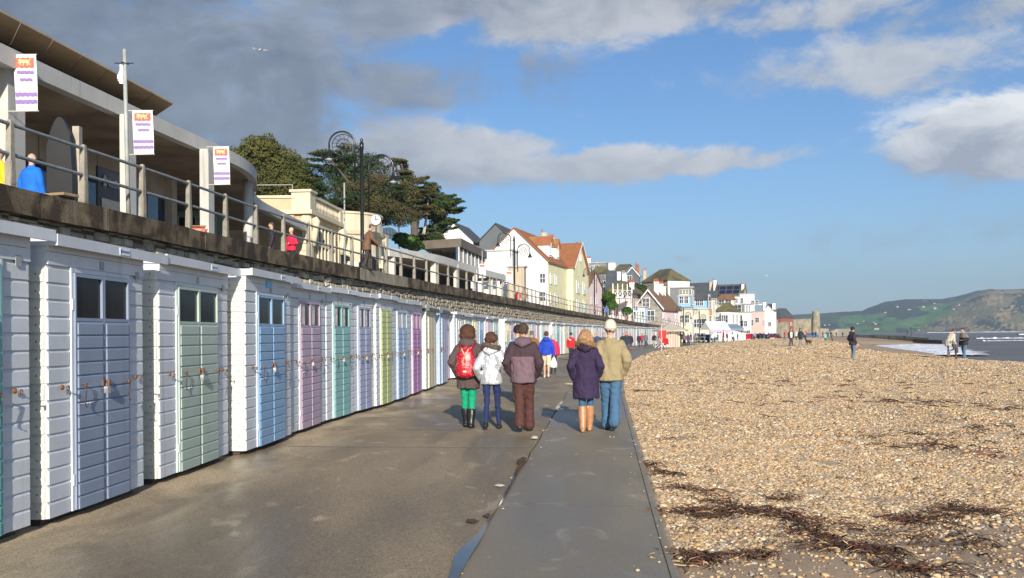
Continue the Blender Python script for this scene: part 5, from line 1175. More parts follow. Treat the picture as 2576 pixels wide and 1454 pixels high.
# --- the near group above the wall
house('white house with steep gable and slate roof, left of the dark gable', 1190, 142, 606, 1096, 1224, 14, 561, 'slate', 'white', 'gable', 9, side=((.42, .35, 1.1, 1.3),), front=((.5, .4, 1.2, 1.2),), barge=False)
hh_ = house('dark slate clad gable house with a french window next to the white gable', 1290, 134, 604, 1206, 1340, 14, 563, 'slate', 'slate', 'gable', 8, side=((.54, .08, 2.6, 2.6),), front=((.2, .1, 3, 1.6), (.6, .1, 3, 1.6)), barge=False)
house('white modern flat roofed terrace block with glass balcony below the dark gable', 1288, 118, 631, 1192, 1302, 14, None, 'flat', 'white', 'flat', 4, side=((.45, .42, 2.2, 1.3),), front=((.5, .4, 2, 2),))
house('grey rendered balcony block with dark opening behind the second lamp post', 1318, 112, 672, 1277, 1324, 14, None, 'flat', 'tan', 'flat', 4, side=((.5, .1, 1.0, 1.4),))
t3, P3, W3, D3, H3, hr3 = house('large yellow house with orange tiled roof, two dormers, pointed front gable and white end wall', 1378, 128, 656, 1212, 1480, 17, 574, 'orange', 'white', 'gable', 3.9, side=((.93, .62, .9, 1.6), (.93, .30, .9, 1.6)), front=((.06, .62, 1.1, 1.6), (.16, .62, 1.2, 1.6), (.86, .62, 1.0, 1.5), (.06, .28, 1.1, 1.6), (.16, .28, 1.2, 1.6), (.86, .28, 1.0, 1.5), (.06, .02, 1.4, 1.4), (.25, .02, 1.6, 1.5), (.5, .02, 2.4, 1.5), (.75, .02, 1.6, 1.5)), chim=((.42, .50, 2.2, 1, 'tan'), (.5, .78, 1.2, 4, 'tan')), wall2='yellow')
u3 = Vector((-math.cos(R(17)), math.sin(R(17)), 0)); v3 = Vector((math.sin(R(17)), math.cos(R(17)), 0)); up = Vector((0, 0, 1))
# pointed gable bay on the yellow facade
b = MB(); d0, d1 = D3 * .42, D3 * .80; Q = lambda a, d, z: u3 * a + v3 * d + up * z
b.hexa([Q(-1.0, d0, 0), Q(-1.0, d1, 0), Q(-.04, d1, 0), Q(-.04, d0, 0), Q(-1.0, d0, H3), Q(-1.0, d1, H3), Q(-.04, d1, H3), Q(-.04, d0, H3)]); b.extr([Q(-1.0, d0, H3), Q(-1.0, d1, H3), Q(-1.0, (d0 + d1) / 2, H3 + hr3 * .80)], u3 * 4.5); gb = b.build('gable_bay', WALLS['yellow'], t3)
for s, d_ in ((-1, d0), (1, d1)):
    e = Q(-1.35, d_ + s * .3, H3 - .3); r_ = Q(-1.35, (d0 + d1) / 2, H3 + hr3 * .82); MB().extr([e, r_, r_ + up * .2, e + up * .2], u3 * 5.2).build('gable_roof', ROOFS['orange'], gb); MB().extr([e - u3 * .06, r_ - u3 * .06, r_ + up * .3 - u3 * .06, e + up * .3 - u3 * .06], -u3 * .06).build('bargeboard', TRIM, gb)
for fd_ in (.28, .72):
    for fz in (.52, .16):
        w = window_on(Q(-1.02, 0, 0), v3, -u3, d0 + (d1 - d0) * fd_ - .7, fz * H3, 1.4, 2.2, t3, cols=2, rws=3)
        b = MB()
        for k in range(8): q = Q(-1.45, d0 + (d1 - d0) * fd_ - .75 + k * .214, fz * H3 + .0); b.box(q.x - .02, q.x + .02, q.y - .02, q.y + .02, q.z, q.z + .95)
        b.tube([Q(-1.45, d0 + (d1 - d0) * fd_ - .75, fz * H3 + .95), Q(-1.45, d0 + (d1 - d0) * fd_ + .75, fz * H3 + .95)], .03, 5); b.build('juliet_railing', M('teal_railing', (.20, .30, .30), .5), w)
window_on(Q(-1.02, 0, 0), v3, -u3, (d0 + d1) / 2 - .5, H3 + hr3 * .25, 1.0, 1.4, t3)
for dd_ in (.14, .30):
    d = D3 * dd_; z = H3 + hr3 * .18; b = MB(); b.hexa([Q(.6, d - .9, z), Q(.6, d + .9, z), Q(4.2, d + .9, z), Q(4.2, d - .9, z), Q(.6, d - .9, z + 1.9), Q(.6, d + .9, z + 1.9), Q(4.2, d + .9, z + 1.9), Q(4.2, d - .9, z + 1.9)]); b.extr([Q(.6, d - .9, z + 1.9), Q(.6, d + .9, z + 1.9), Q(.6, d, z + 2.9)], u3 * 4.5); dm_ = b.build('dormer', TRIM, t3)
    window_on(Q(.58, 0, 0), v3, -u3, d - .5, z + .35, 1.0, 1.35, dm_, 'dormer_window')
    for s in (-1, 1): e = Q(.3, d + s * 1.15, z + 1.7); r_ = Q(.3, d, z + 3.0); MB().extr([e, r_, r_ + up * .12, e + up * .12], u3 * 5).build('dormer_roof', ROOFS['orange'], dm_)
house('orange roofed cross gable behind the yellow house chimneys', 1462, 150, 640, 1440, 1472, 17, 611, 'orange', 'cream', 'gable', 4, front=((.4, .75, 1, 1.3),))
house('thatched pink cottage with brown roof right of the yellow house', X2(128), 160, Y2(520), X2(60), X2(275), 24, Y2(360), 'brown', 'palepink', 'cross', 3.5, side=((.7, .5, 1, 1.2),), front=((.25, .55, 1.1, 1.3), (.6, .55, 1.1, 1.3), (.8, .15, 1.1, 1.3)), trim=TRIM)
# --- upper houses on the skyline
house('grey house with a white parapet and red chimney pots high on the left skyline', X2(322), 235, Y2(262), X2(120), X2(345), 25, None, 'flat', 'grey', 'flat', 8, side=((.3, .82, 1.3, 1.8), (.5, .82, 1.6, 2.0)), chim=((.95, .3, 2.2, 4, 'white'),))
house('white rendered low block between grey house and dark gable on the skyline', X2(420), 240, Y2(262), X2(340), X2(430), 25, None, 'flat', 'white', 'flat', 8)
house('green mossy roofed dwelling behind the grey slated house', X2(340), 205, Y2(372), X2(170), X2(360), 24, Y2(300), 'moss', 'grey', 'hip', 6, side=((.4, .55, 1.2, 3.0), (.75, .55, 1.2, 3.0)))
house('dark slate gable house with white bargeboards and a small window below a brown chimney', X2(680), 225, Y2(405), X2(530), X2(690), 25, Y2(318), 'moss', 'slate', 'gable', 4, side=((.33, .85, 1.4, 2.4),), chim=((.15, .2, 3.2, 1, 'brick'),), barge=True)
house('mossy long roof running behind the dark gable house', X2(525), 232, Y2(330), X2(425), X2(620), 25, Y2(280), 'moss', 'grey', 'cross', 6)
house('house with grey slate roof and white walls below the dark gable', X2(470), 195, Y2(455), X2(330), X2(480), 24, Y2(350), 'slate', 'white', 'cross', 4, chim=((.1, .2, 2.0, 0, 'white'),))
house('white blocky house wall with tall chimney right of the grey slate roof', X2(538), 200, Y2(375), X2(440), X2(545), 24, None, 'flat', 'white', 'flat', 4, side=((.5, .6, .8, 1.4),))
house('long dwelling with a big mossy hipped roof in the middle of the skyline', X2(985), 215, Y2(447), X2(708), X2(1222), 62, Y2(327), 'moss', 'stone', 'hip', 4, side=((.28, .55, 1.2, 2.6), (.40, .55, 1.2, 2.6), (.7, .7, 1.2, 1.6)), front=((.7, .66, 1.6, 1.2),), wall2='white', chim=((.98, .1, 3.5, 2, 'tan'),))
house('house with slate roof and a row of white windows behind the blue trimmed houses', X2(1508), 240, Y2(565), X2(1228), X2(1516), 30, Y2(482), 'slate', 'white', 'cross', 3, side=tuple((.1 + k * .14, .62, 1.6, 1.9) for k in range(7)), chim=((.22, .5, 2.8, 1, 'tan'), (.06, .5, 3.4, 1, 'white')))
house('wide green grey roofed house with solar panels on the right skyline', X2(1800), 262, Y2(600), X2(1505), X2(1835), 32, Y2(498), 'olive', 'tan', 'cross', 3, chim=((.05, .3, 3.2, 1, 'white'),), side=((.2, .7, 2, 2), (.4, .7, 2, 2)))
p = at(X2(1625), Y2(556), 259); sp_ = thing('solar_panel_array', 'dark blue solar panels on the wide green grey roof', 'solar panels', p, R(-32)); sp_.scale = (.6, .6, .55)
for i in range(4):
    for j in range(2):
        b = MB(); b.extr([(-7 + i * 3.4, -1 + j * 1.0, -2 + j * 2.2), (-4.0 + i * 3.4, -1 + j * 1.0, -2 + j * 2.2), (-4.0 + i * 3.4, -.2 + j * 1.0, -.1 + j * 2.2), (-7 + i * 3.4, -.2 + j * 1.0, -.1 + j * 2.2)], (0, .1, 0)); b.build('solar_panel', M('solar_blue', (.015, .02, .06), .2), sp_)
# --- seafront row
house('house with a mossy hipped roof and white timber balcony above the sea wall', X2(590), 150, Y2(590), X2(345), X2(690), 24, Y2(455), 'moss', 'palepink', 'hip', 2.6, side=((.75, .35, 1.0, 1.6), (.35, .35, 1.0, 1.6)), front=((.3, .4, 1.0, 1.6),), chim=((.1, .3, 1.6, 3, 'white'),), over=.9)
p0, p1 = at(X2(395), Y2(640), 143), at(X2(600), Y2(645), 146); bl = thing('timber_balcony', 'white crossed timber balcony on slim posts in front of the mossy hipped house', 'balcony')
MB().hexa([p0, p1, p1 + Vector((0, 3, 0)), p0 + Vector((0, 3, 0)), p0 + up * .2, p1 + up * .2, p1 + Vector((0, 3, .2)), p0 + Vector((0, 3, .2))]).build('deck', TRIM, bl)
for k in range(5):
    q = p0.lerp(p1, k / 4); MB().box(q.x - .06, q.x + .06, q.y - .06, q.y + .06, q.z - (3.2 if k in (0, 4) else 0), q.z + 2.3).build('post', TRIM, bl)
    if k < 4: q2 = p0.lerp(p1, (k + 1) / 4); MB().tube([q + up * .25, q2 + up * 1.2], .05, 4).tube([q + up * 1.2, q2 + up * .25], .05, 4).tube([q + up * 1.25, q2 + up * 1.25], .05, 4).build('crossed_rail', TRIM, bl)
house('light blue building with three white windows beside the stone gable', X2(738), 140, Y2(745), X2(620), X2(770), 26, None, 'flat', 'paleblue', 'flat', 0, side=((.22, .72, .8, 1.2), (.5, .72, .8, 1.2), (.78, .72, .8, 1.2)))
house('stone gable house with white bargeboards and long brown tiled roof', X2(925), 152, Y2(740), X2(642), X2(1100), 28, Y2(565), 'brown', 'stone', 'gable', 0, side=((.42, 1.0, 1.5, 1.9), (.60, .62, 1.7, 2.1)), front=((.1, .72, .9, 1.9), (.35, .35, .9, 1.7), (.6, .35, .9, 1.7), (.85, .7, .9, 1.7), (.85, .35, .9, 1.7)), wall2='palepink', barge=True, over=.5, chim=((.45, .35, 3.0, 3, 'white'), (.45, .62, 2.6, 3, 'white'), (.45, .78, 2.0, 1, 'cream')))
house('dark grey flat roofed attic with light blue edge and four pale windows', X2(1255), 172, Y2(530), X2(1010), X2(1262), 28, None, 'flat', 'grey', 'flat', 0, side=((.5, .88, .7, 1.0), (.63, .88, .7, 1.0), (.76, .88, .7, 1.0), (.89, .88, .7, 1.0)), trim=WALLS['cream'])
house('white house with bright blue first floor bay, left of the slate hip roof', X2(1250), 164, Y2(625), X2(1098), X2(1262), 28, None, 'flat', 'blue', 'flat', 6.5, side=((.3, .35, 1.0, 1.8), (.6, .35, 1.0, 1.8)), front=((.5, .2, 1.4, 3.2),))
house('white tall fronted house under the bright blue bay', X2(1245), 163.5, Y2(765), X2(1098), X2(1258), 28, None, 'flat', 'cream', 'flat', 0, side=((.3, .6, .8, 1.6), (.7, .6, .8, 1.6), (.3, .15, .8, 1.8)), wall2='white', front=((.4, .6, .8, 1.4),))
house('slate hip roofed house with blue window surround and grey panel', X2(1428), 178, Y2(655), X2(1264), X2(1436), 30, Y2(592), 'slate', 'blue', 'hip', 6.6, side=((.3, .3, .9, 1.7), (.55, .3, .9, 1.7)), front=((.5, .1, 1.2, 3.0),))
house('cream house with an arched window and pale green shutters below the blue surround', X2(1425), 177.5, Y2(768), X2(1255), X2(1436), 30, None, 'flat', 'cream', 'flat', 0, side=((.28, .45, 1.2, 1.9), (.62, .42, 2.2, 2.2), (.3, .05, 1.2, 1.6), (.7, .05, 1.2, 1.6)))
house('narrow orange brown house with stacked bay windows', X2(1462), 186, Y2(655), X2(1428), X2(1502), 32, None, 'flat', 'orange', 'flat', 0, side=((.5, .78, .7, 1.8), (.5, .45, .7, 1.6)), front=((.5, .72, 1.0, 2.2), (.5, .38, 1.0, 2.2)), wall2='cream')
house('white villa with a mossy hip roof and wide first floor windows behind the market tents', X2(1660), 200, Y2(780), X2(1500), X2(1762), 34, Y2(690), 'moss', 'white', 'hip', 0, side=((.15, .62, 1.2, 1.5), (.42, .60, 1.0, 2.0), (.58, .60, 1.0, 2.0), (.75, .60, 1.0, 2.0), (.3, .2, 1.4, 1.6)), front=((.3, .6, 1.1, 2.2), (.7, .6, 1.1, 2.2)))
house('cream house with dormer windows above the mossy hip roof', X2(1690), 222, Y2(655), X2(1535), X2(1705), 34, Y2(600), 'brown', 'cream', 'hip', 0, side=((.25, .86, 1.6, 1.4), (.72, .86, 1.8, 1.8)))
house('stepped white house with rounded top storey on the right of the solar panel roof', X2(1905), 250, Y2(596), X2(1762), X2(1925), 38, None, 'flat', 'white', 'flat', 0, side=((.2, .80, .9, 1.6),))
house('white lookout block with small twin windows left of the stepped white house', X2(1758), 243, Y2(628), X2(1715), X2(1765), 38, None, 'flat', 'white', 'flat', 0, side=((.4, .86, .8, 1.4),))
house('grey rendered house with a pair of white framed windows and dark opening', X2(1815), 226, Y2(712), X2(1698), X2(1885), 36, None, 'flat', 'grey', 'flat', 0, side=((.45, .80, 2.2, 2.0),), front=((.35, .75, 1.2, 2.4), (.7, .75, 1.2, 2.4)), wall2='white')
house('white pub front with hanging round sign below the grey rendered house', X2(1880), 214, Y2(800), X2(1758), X2(1890), 36, None, 'flat', 'white', 'flat', 0, side=((.25, .5, .9, 1.5), (.6, .5, .9, 1.5), (.85, .1, .9, 1.9)))
house('pink hotel block with a white upper terrace', X2(2015), 232, Y2(790), X2(1885), X2(2030), 38, None, 'flat', 'pink', 'flat', 0, side=((.12, .5, .9, 1.8), (.55, .62, 1.2, 1.4)), front=((.5, .5, 1, 1.6),))
house('white upper terrace storey set above the pink hotel', X2(2000), 238, Y2(702), X2(1885), X2(2008), 38, None, 'flat', 'white', 'flat', 9, side=((.2, .55, 1.0, 1.2), (.6, .55, 1.0, 1.2)))
house('tall white gable end with slate roof strip, last of the white houses', X2(2140), 246, Y2(775), X2(2018), X2(2158), 42, Y2(712), 'slate', 'white', 'gable', 0, side=((.6, .45, 1.0, 1.2), (.25, .03, 1.6, 1.2), (.75, .03, 1.8, 1.2)), chim=((.9, .0, 2.6, 0, 'white'), (.1, .1, 2.0, 0, 'white')))
house('long red brick house under a dark slate roof beyond the white houses', X2(2210), 290, Y2(852), X2(2100), X2(2345), 45, Y2(752), 'slate', 'brick', 'hip', 0, side=((.5, .7, 1.4, 1.2),), front=((.2, .6, 1.2, 1.2), (.5, .6, 1.2, 1.2), (.8, .6, 1.2, 1.2)))
# old harbour walls and the round tower
STW = WALLS['stone'] if False else M('harbour_stone', (.30, .26, .18), .95, .25, .6, .6, stain=((.17, .15, .10), .55, .8), rnd=.03)
hw = thing('harbour_wall', 'buff stone harbour wall with battered face running to the round tower', 'wall')
for (x0, x1, y0, y1, Y) in ((1950, 1985, 812, 842, 285), (1975, 2010, 805, 842, 300), (2000, 2046, 803, 840, 312)):
    a, c = at(x0, y0, Y), at(x1, y0, Y + 5); MB().hexa([(a.x, a.y, -.5), (c.x, c.y, -.5), (c.x, c.y + 8, -.5), (a.x, a.y + 8, -.5), (a.x + .4, a.y + .3, a.z), (c.x - .1, c.y + .3, c.z + .3), (c.x, c.y + 8, c.z), (a.x, a.y + 8, a.z)]).build('wall_section', STW, hw)
p = at(2053, 784, 316); tw = thing('round_tower', 'round stone tower on the harbour wall, the tallest thing before the far hills', 'tower', (p.x, p.y, -.5)); MB().lathe([(1.55, 0), (1.35, 4), (1.28, p.z - .2), (1.34, p.z - .15), (1.34, p.z + .5)], n=20).build('wall', STW, tw)
for k in range(8): w = k * .785; MB().box(1.1 * math.cos(w) - .2, 1.1 * math.cos(w) + .2, 1.1 * math.sin(w) - .2, 1.1 * math.sin(w) + .2, p.z + .5, p.z + .75).build('battlement', STW, tw)
rw = thing('sloping_sea_wall', 'low pale concrete sea wall with a ramp beyond the beach', 'wall'); PALE = M('pale_wall', (.42, .37, .28), .9, .15, .3, .2)
for (x0, y0, x1, y1, Y0, Y1) in ((2040, 825, 2085, 827, 330, 350), (2085, 836, 2108, 827, 342, 350), (2108, 827, 2140, 827, 350, 420)):
    a, c = at(x0, y0, Y0), at(x1, y1, Y1); MB().hexa([(a.x, a.y, -2), (c.x, c.y, -2), (c.x, c.y + 3, -2), (a.x, a.y + 3, -2), (a.x, a.y, a.z), (c.x, c.y, c.z), (c.x, c.y + 3, c.z), (a.x, a.y + 3, a.z)]).build('wall_section', PALE, rw)
gy = thing('groyne', 'long concrete groyne with mossy top running out into the surf', 'groyne'); GM = M('mossy_concrete', (.42, .38, .24), .95, .3, .4, .3, stain=((.08, .07, .05), .55, .5))
for (x0, y0, x1, y1, Y0, Y1, m) in ((2150, 842, 2288, 845, 300, 262, GM), (2288, 845, 2336, 849, 262, 240, GM), (2310, 853, 2370, 856, 215, 205, M('rusty_piles', (.10, .055, .035), .9))):
    a, c = at(x0, y0, Y0), at(x1, y1, Y1); MB().hexa([(a.x, a.y, -3), (c.x, c.y, -3), (c.x, c.y + 3, -3), (a.x, a.y + 3, -3), (a.x, a.y, a.z), (c.x, c.y, c.z), (c.x, c.y + 3, c.z), (a.x, a.y + 3, a.z)]).build('wall_section', m, gy)
p = at(2292, 822, 258); mk = thing('marker_post', 'thin marker post on the groyne beside the distant standing figure', 'post', (p.x, p.y, 0)); MB().tube([(0, 0, -2), (0, 0, p.z)], .12, 6).build('post', IRON, mk)

# ---------------------------------------------------------------- far hills
def hills():
    ridge1 = [(1900, 800), (2065, 792), (2110, 789), (2170, 786), (2180, 780), (2230, 763), (2280, 757), (2370, 757), (2410, 750), (2460, 737), (2490, 733), (2540, 735), (2590, 732), (2700, 712), (2900, 690), (3100, 700), (3400, 740), (3700, 800)]
    def interp(P, x):
        for (a, b), (c, d) in zip(P, P[1:]):
            if x <= c: return b + (d - b) * (x - a) / (c - a)
        return P[-1][1]
    K = 70; V = []; F = []; C = []; xs = [1900 + 4 * i for i in range(250)] + [2900 + 12 * i for i in range(68)]
    for i, px in enumerate(xs):
        a = (px - 1288) / FPX; zr = EYE + (HORIZON - interp(ridge1, px) - .007 * (px - 1288)) / FPX * 3200 + 5
        for k in range(K):
            t = k / (K - 1); D = 2100 + 1100 * t; s = t * t * (3 - 2 * t); rgt = max(0, min(1, (px - 2330) / 180))
            prof = (1 - rgt) * (s * .9 + .1 * t) + rgt * (min(1, t * 2.4) * .55 + .45 * s)
            z = -4 + (zr + 4) * prof + (9 * noise.noise((a * 9, t * 5, 0)) + 4 * noise.noise((a * 40, t * 16, 3)) + 1.6 * noise.noise((a * 160, t * 30, 3))) * math.sin(math.pi * min(1, t * 1.0)) * 1.0 + (2.2 * abs(noise.noise((a * 200, 0, 9))) if t > .93 else 0)
            V.append((a * D, D, z))
            n1 = noise.noise((a * 22, t * 7, 1)); n2 = noise.noise((a * 70, t * 20, 5)); n3 = noise.noise((a * 260, t * 40, 5))
            wood = (.024, .032, .018); field = (.060, .135, .028); field2 = (.11, .16, .05); cliff = (.25, .17, .085); scrub = (.13, .11, .05)
            if t > .62 + .12 * n1: c = wood if n2 > -.25 or px < 2300 else scrub
            elif t > .40 + .1 * n2: c = field if n1 > .05 else wood
            else: c = field if n2 > -.12 else (field2 if n1 > 0 else wood)
            if px > 2300 + 60 * n1 + (t - .1) * 260 and t < .62 + .25 * rgt: c = cliff if (.8 * noise.noise((a * 45 + t * 3, t * 9, 6)) + .5 * n3 + .3 * noise.noise((a * 520, t * 60, 2)) > .14) else (scrub if n1 + n3 * .4 > -.18 else wood)
            if px > 2480 and t > .55: c = cliff if n2 + .5 * n3 > -.05 else wood
            if px < 2110 and t > .2: c = (.045, .075, .03) if n1 > -.1 else wood
            C.append((*[v * 1.35 * (1 + .25 * n3) for v in c], 1))
    for i in range(len(xs) - 1):
        for k in range(K - 1): q = i * K + k; F.append((q, q + K, q + K + 1, q + 1))
    me = bpy.data.meshes.new('hills'); me.from_pydata(V, [], F); me.polygons.foreach_set('use_smooth', [True] * len(F)); ca = me.color_attributes.new('cover', 'FLOAT_COLOR', 'POINT'); ca.data.foreach_set('color', [x for c in C for x in c])
    m = bpy.data.materials.new('hill_cover'); m.use_nodes = True; nt = m.node_tree; a = nt.nodes.new('ShaderNodeAttribute'); a.attribute_name = 'cover'; nt.links.new(a.outputs['Color'], nt.nodes['Principled BSDF'].inputs['Base Color']); nt.nodes['Principled BSDF'].inputs['Roughness'].default_value = 1; nt.nodes['Principled BSDF'].inputs['Specular IOR Level'].default_value = .1
    me.materials.append(m); struct(link(me, 'hills'))
    dg = bpy.context.evaluated_depsgraph_get(); ho = bpy.data.objects['hills']; dg.update()
    for i, (px, py, w, h, lab) in enumerate(((2202, 816, 9, 5, 'small white cottage on the lower green slope, left of the cream one'), (2197, 812, 5, 3, 'tiny pale cottage just above the lower white cottage'), (2156, 815, 7, 4, 'low white buildings at the foot of the far valley'), (2172, 809, 6, 3, 'white house near the valley floor on the far hill'), (2226, 787, 7, 4, 'white farmhouse on the wooded hillside'), (2257, 773, 8, 4, 'pair of white houses high on the wooded hill'), (2286, 779, 12, 3, 'long pale terrace half way up the wooded hill'), (2322, 773, 9, 4, 'pale house below the ridge of the wooded hill'), (2349, 764, 7, 3, 'white house close to the dip of the ridge'), (2351, 778, 10, 6, 'white hamlet at the top of the green field'), (2412, 768, 9, 4, 'white farm at the upper edge of the green field'), (2398, 779, 8, 3, 'grey farm sheds beneath the upper farm'), (2085, 818, 5, 4, 'white seafront house at the foot of the left slope'), (2074, 819, 5, 4, 'leftmost tiny white house at the foot of the far slope'), (2204, 829, 16, 7, 'cream beach building on the far shore'), (2310, 831, 7, 3, 'tiny white hut below the cliffs'))):
        a, c = ray(px, py); o = Vector((0, 0, EYE)); d = Vector((a, 1, c)).normalized(); hit = ho.ray_cast(o, d)
        p = hit[1] if hit[0] else at(px, py, 2200); k = p.y / FPX; t = thing('distant_house', lab, 'house', p, 0, 'white houses scattered on the far hills'); w_, h_ = w * k * .75, h * k * .7
        MB().box(-w_ / 2, w_ / 2, -4, 4, -3, h_ * .7).build('wall', WALLS['tan'], t); MB().extr([(-w_ / 2, -4.3, h_ * .7), (-w_ / 2, 4.3, h_ * .7), (-w_ / 2, 0, h_ * 1.15)], (w_, 0, 0)).build('roof', ROOFS['flat'] if i % 2 else ROOFS['slate'], t)
hills()
# air
hz = MB().box(-900, 6500, -900, 4200, -8, 250).build('haze', [], None, kind='stuff')
hm = bpy.data.materials.new('haze_air'); hm.use_nodes = True; N = hm.node_tree.nodes; N.remove(N['Principled BSDF']); pv = N.new('ShaderNodeVolumePrincipled'); pv.inputs['Color'].default_value = (.70, .85, 1, 1); pv.inputs['Density'].default_value = .00020; pv.inputs['Anisotropy'].default_value = .2
hm.node_tree.links.new(pv.outputs[0], N['Material Output'].inputs['Volume']); hz.data.materials.append(hm)
# ---------------------------------------------------------------- people
SKIN = M('skin', (.55, .32, .22), .55, .08, 9, rnd=.05)
def cloth(nm, c, rough=.85, **k): return M('cloth_' + nm, c, rough, .12, 7, .25, rnd=0, fine=60, **k)
def ball(b, c, r, n=10, m=0):
    rx, ry, rz = r if isinstance(r, (tuple, list)) else (r, r, r); k = n // 2
    b.lathe([(max(.02, math.sin(math.pi * i / k)), -math.cos(math.pi * i / k)) for i in range(k + 1)], (0, 0, 0), n, m); q = (k + 1) * n
    b.v[-q:] = [(c[0] + x * rx, c[1] + y * ry, c[2] + z * rz) for x, y, z in b.v[-q:]]
def limb(b, pts, rs, n=10):
    b.tube(pts, rs, n)
    for p, r in ((pts[0], rs[0]), (pts[-1], rs[-1])):
        if not isinstance(r, (tuple, list)): ball(b, p, r, n)
TS = bpy.data.scenes.new('workbench')
def soft(b, nm, vox, mats, parent, wr=0.0, ws=9.0, paint=None, sub=1, seed=0, k3=(1, 1, .45)):
    me = b.mesh(nm, mats[0]); o = bpy.data.objects.new('tmp', me); TS.collection.objects.link(o)
    md = o.modifiers.new('r', 'REMESH'); md.mode = 'VOXEL'; md.voxel_size = vox
    ms = o.modifiers.new('s', 'SMOOTH'); ms.iterations = sub + 1; ms.factor = .5
    
    with bpy.context.temp_override(scene=TS, view_layer=TS.view_layers[0]): dg = bpy.context.evaluated_depsgraph_get(); dg.update()
    m2 = bpy.data.meshes.new_from_object(o.evaluated_get(dg)); bpy.data.objects.remove(o); bpy.data.meshes.remove(me)
    m2.name = nm; m2.materials.clear(); [m2.materials.append(x) for x in mats]
    if wr:
        n = len(m2.vertices); co = np.empty(n * 3, 'f'); m2.vertices.foreach_get('co', co); co = co.reshape(-1, 3); no = np.empty(n * 3, 'f'); m2.vertices.foreach_get('normal', no); no = no.reshape(-1, 3)
        d = np.array([noise.noise((x * ws * k3[0] + seed, y * ws * k3[1], z * ws * k3[2] + .35 * x * ws)) + .45 * (1 - 2.4 * abs(noise.noise((x * ws * 1.3 + 7, y * ws, z * ws * 1.1 + seed + x * 6)))) for x, y, z in co]); co += no * (d * wr)[:, None]; m2.vertices.foreach_set('co', co.astype('f').ravel())
    m2.polygons.foreach_set('use_smooth', [True] * len(m2.polygons))
    if paint: m2.polygons.foreach_set('material_index', [paint(p.center) for p in m2.polygons])
    m2.update(); return link(m2, nm, parent)
def hand_tubes(b, w, d, side, curl=.5, sc=1.0):
    """five fingers: w wrist, d direction of the forearm"""
    d = Vector(d).normalized(); a = Vector((1, 0, 0)) - d * d.x; a = Vector((0, 1, 0)) - d * d.y if abs(d.y) < .8 else a; a.normalize(); c = d.cross(a).normalized(); w = Vector(w)
    palm = w + d * .05 * sc; b.tube([w, palm, w + d * .095 * sc], [(.024 * sc, .017 * sc), (.040 * sc, .015 * sc), (.040 * sc, .013 * sc)] if True else 0, 10)
    for k, (off, ln) in enumerate(((-.030, .068), (-.010, .080), (.011, .076), (.031, .060))):
        p = w + d * .09 * sc + a * off * sc; q = p + d * ln * .45 * sc - c * .012 * curl * sc * -side; r = q + d * ln * .3 * sc - c * .022 * curl * sc * -side; s = r + d * ln * .22 * sc - c * .028 * curl * sc * -side; b.tube([p, q, r, s], [.0095 * sc, .009 * sc, .008 * sc, .006 * sc], 7)
    p = w + d * .03 * sc - a * .028 * sc; b.tube([p, p + d * .03 * sc - a * .022 * sc, p + d * .06 * sc - a * .030 * sc, p + d * .082 * sc - a * .026 * sc], [.013 * sc, .011 * sc, .010 * sc, .007 * sc], 7)
SITK = {}
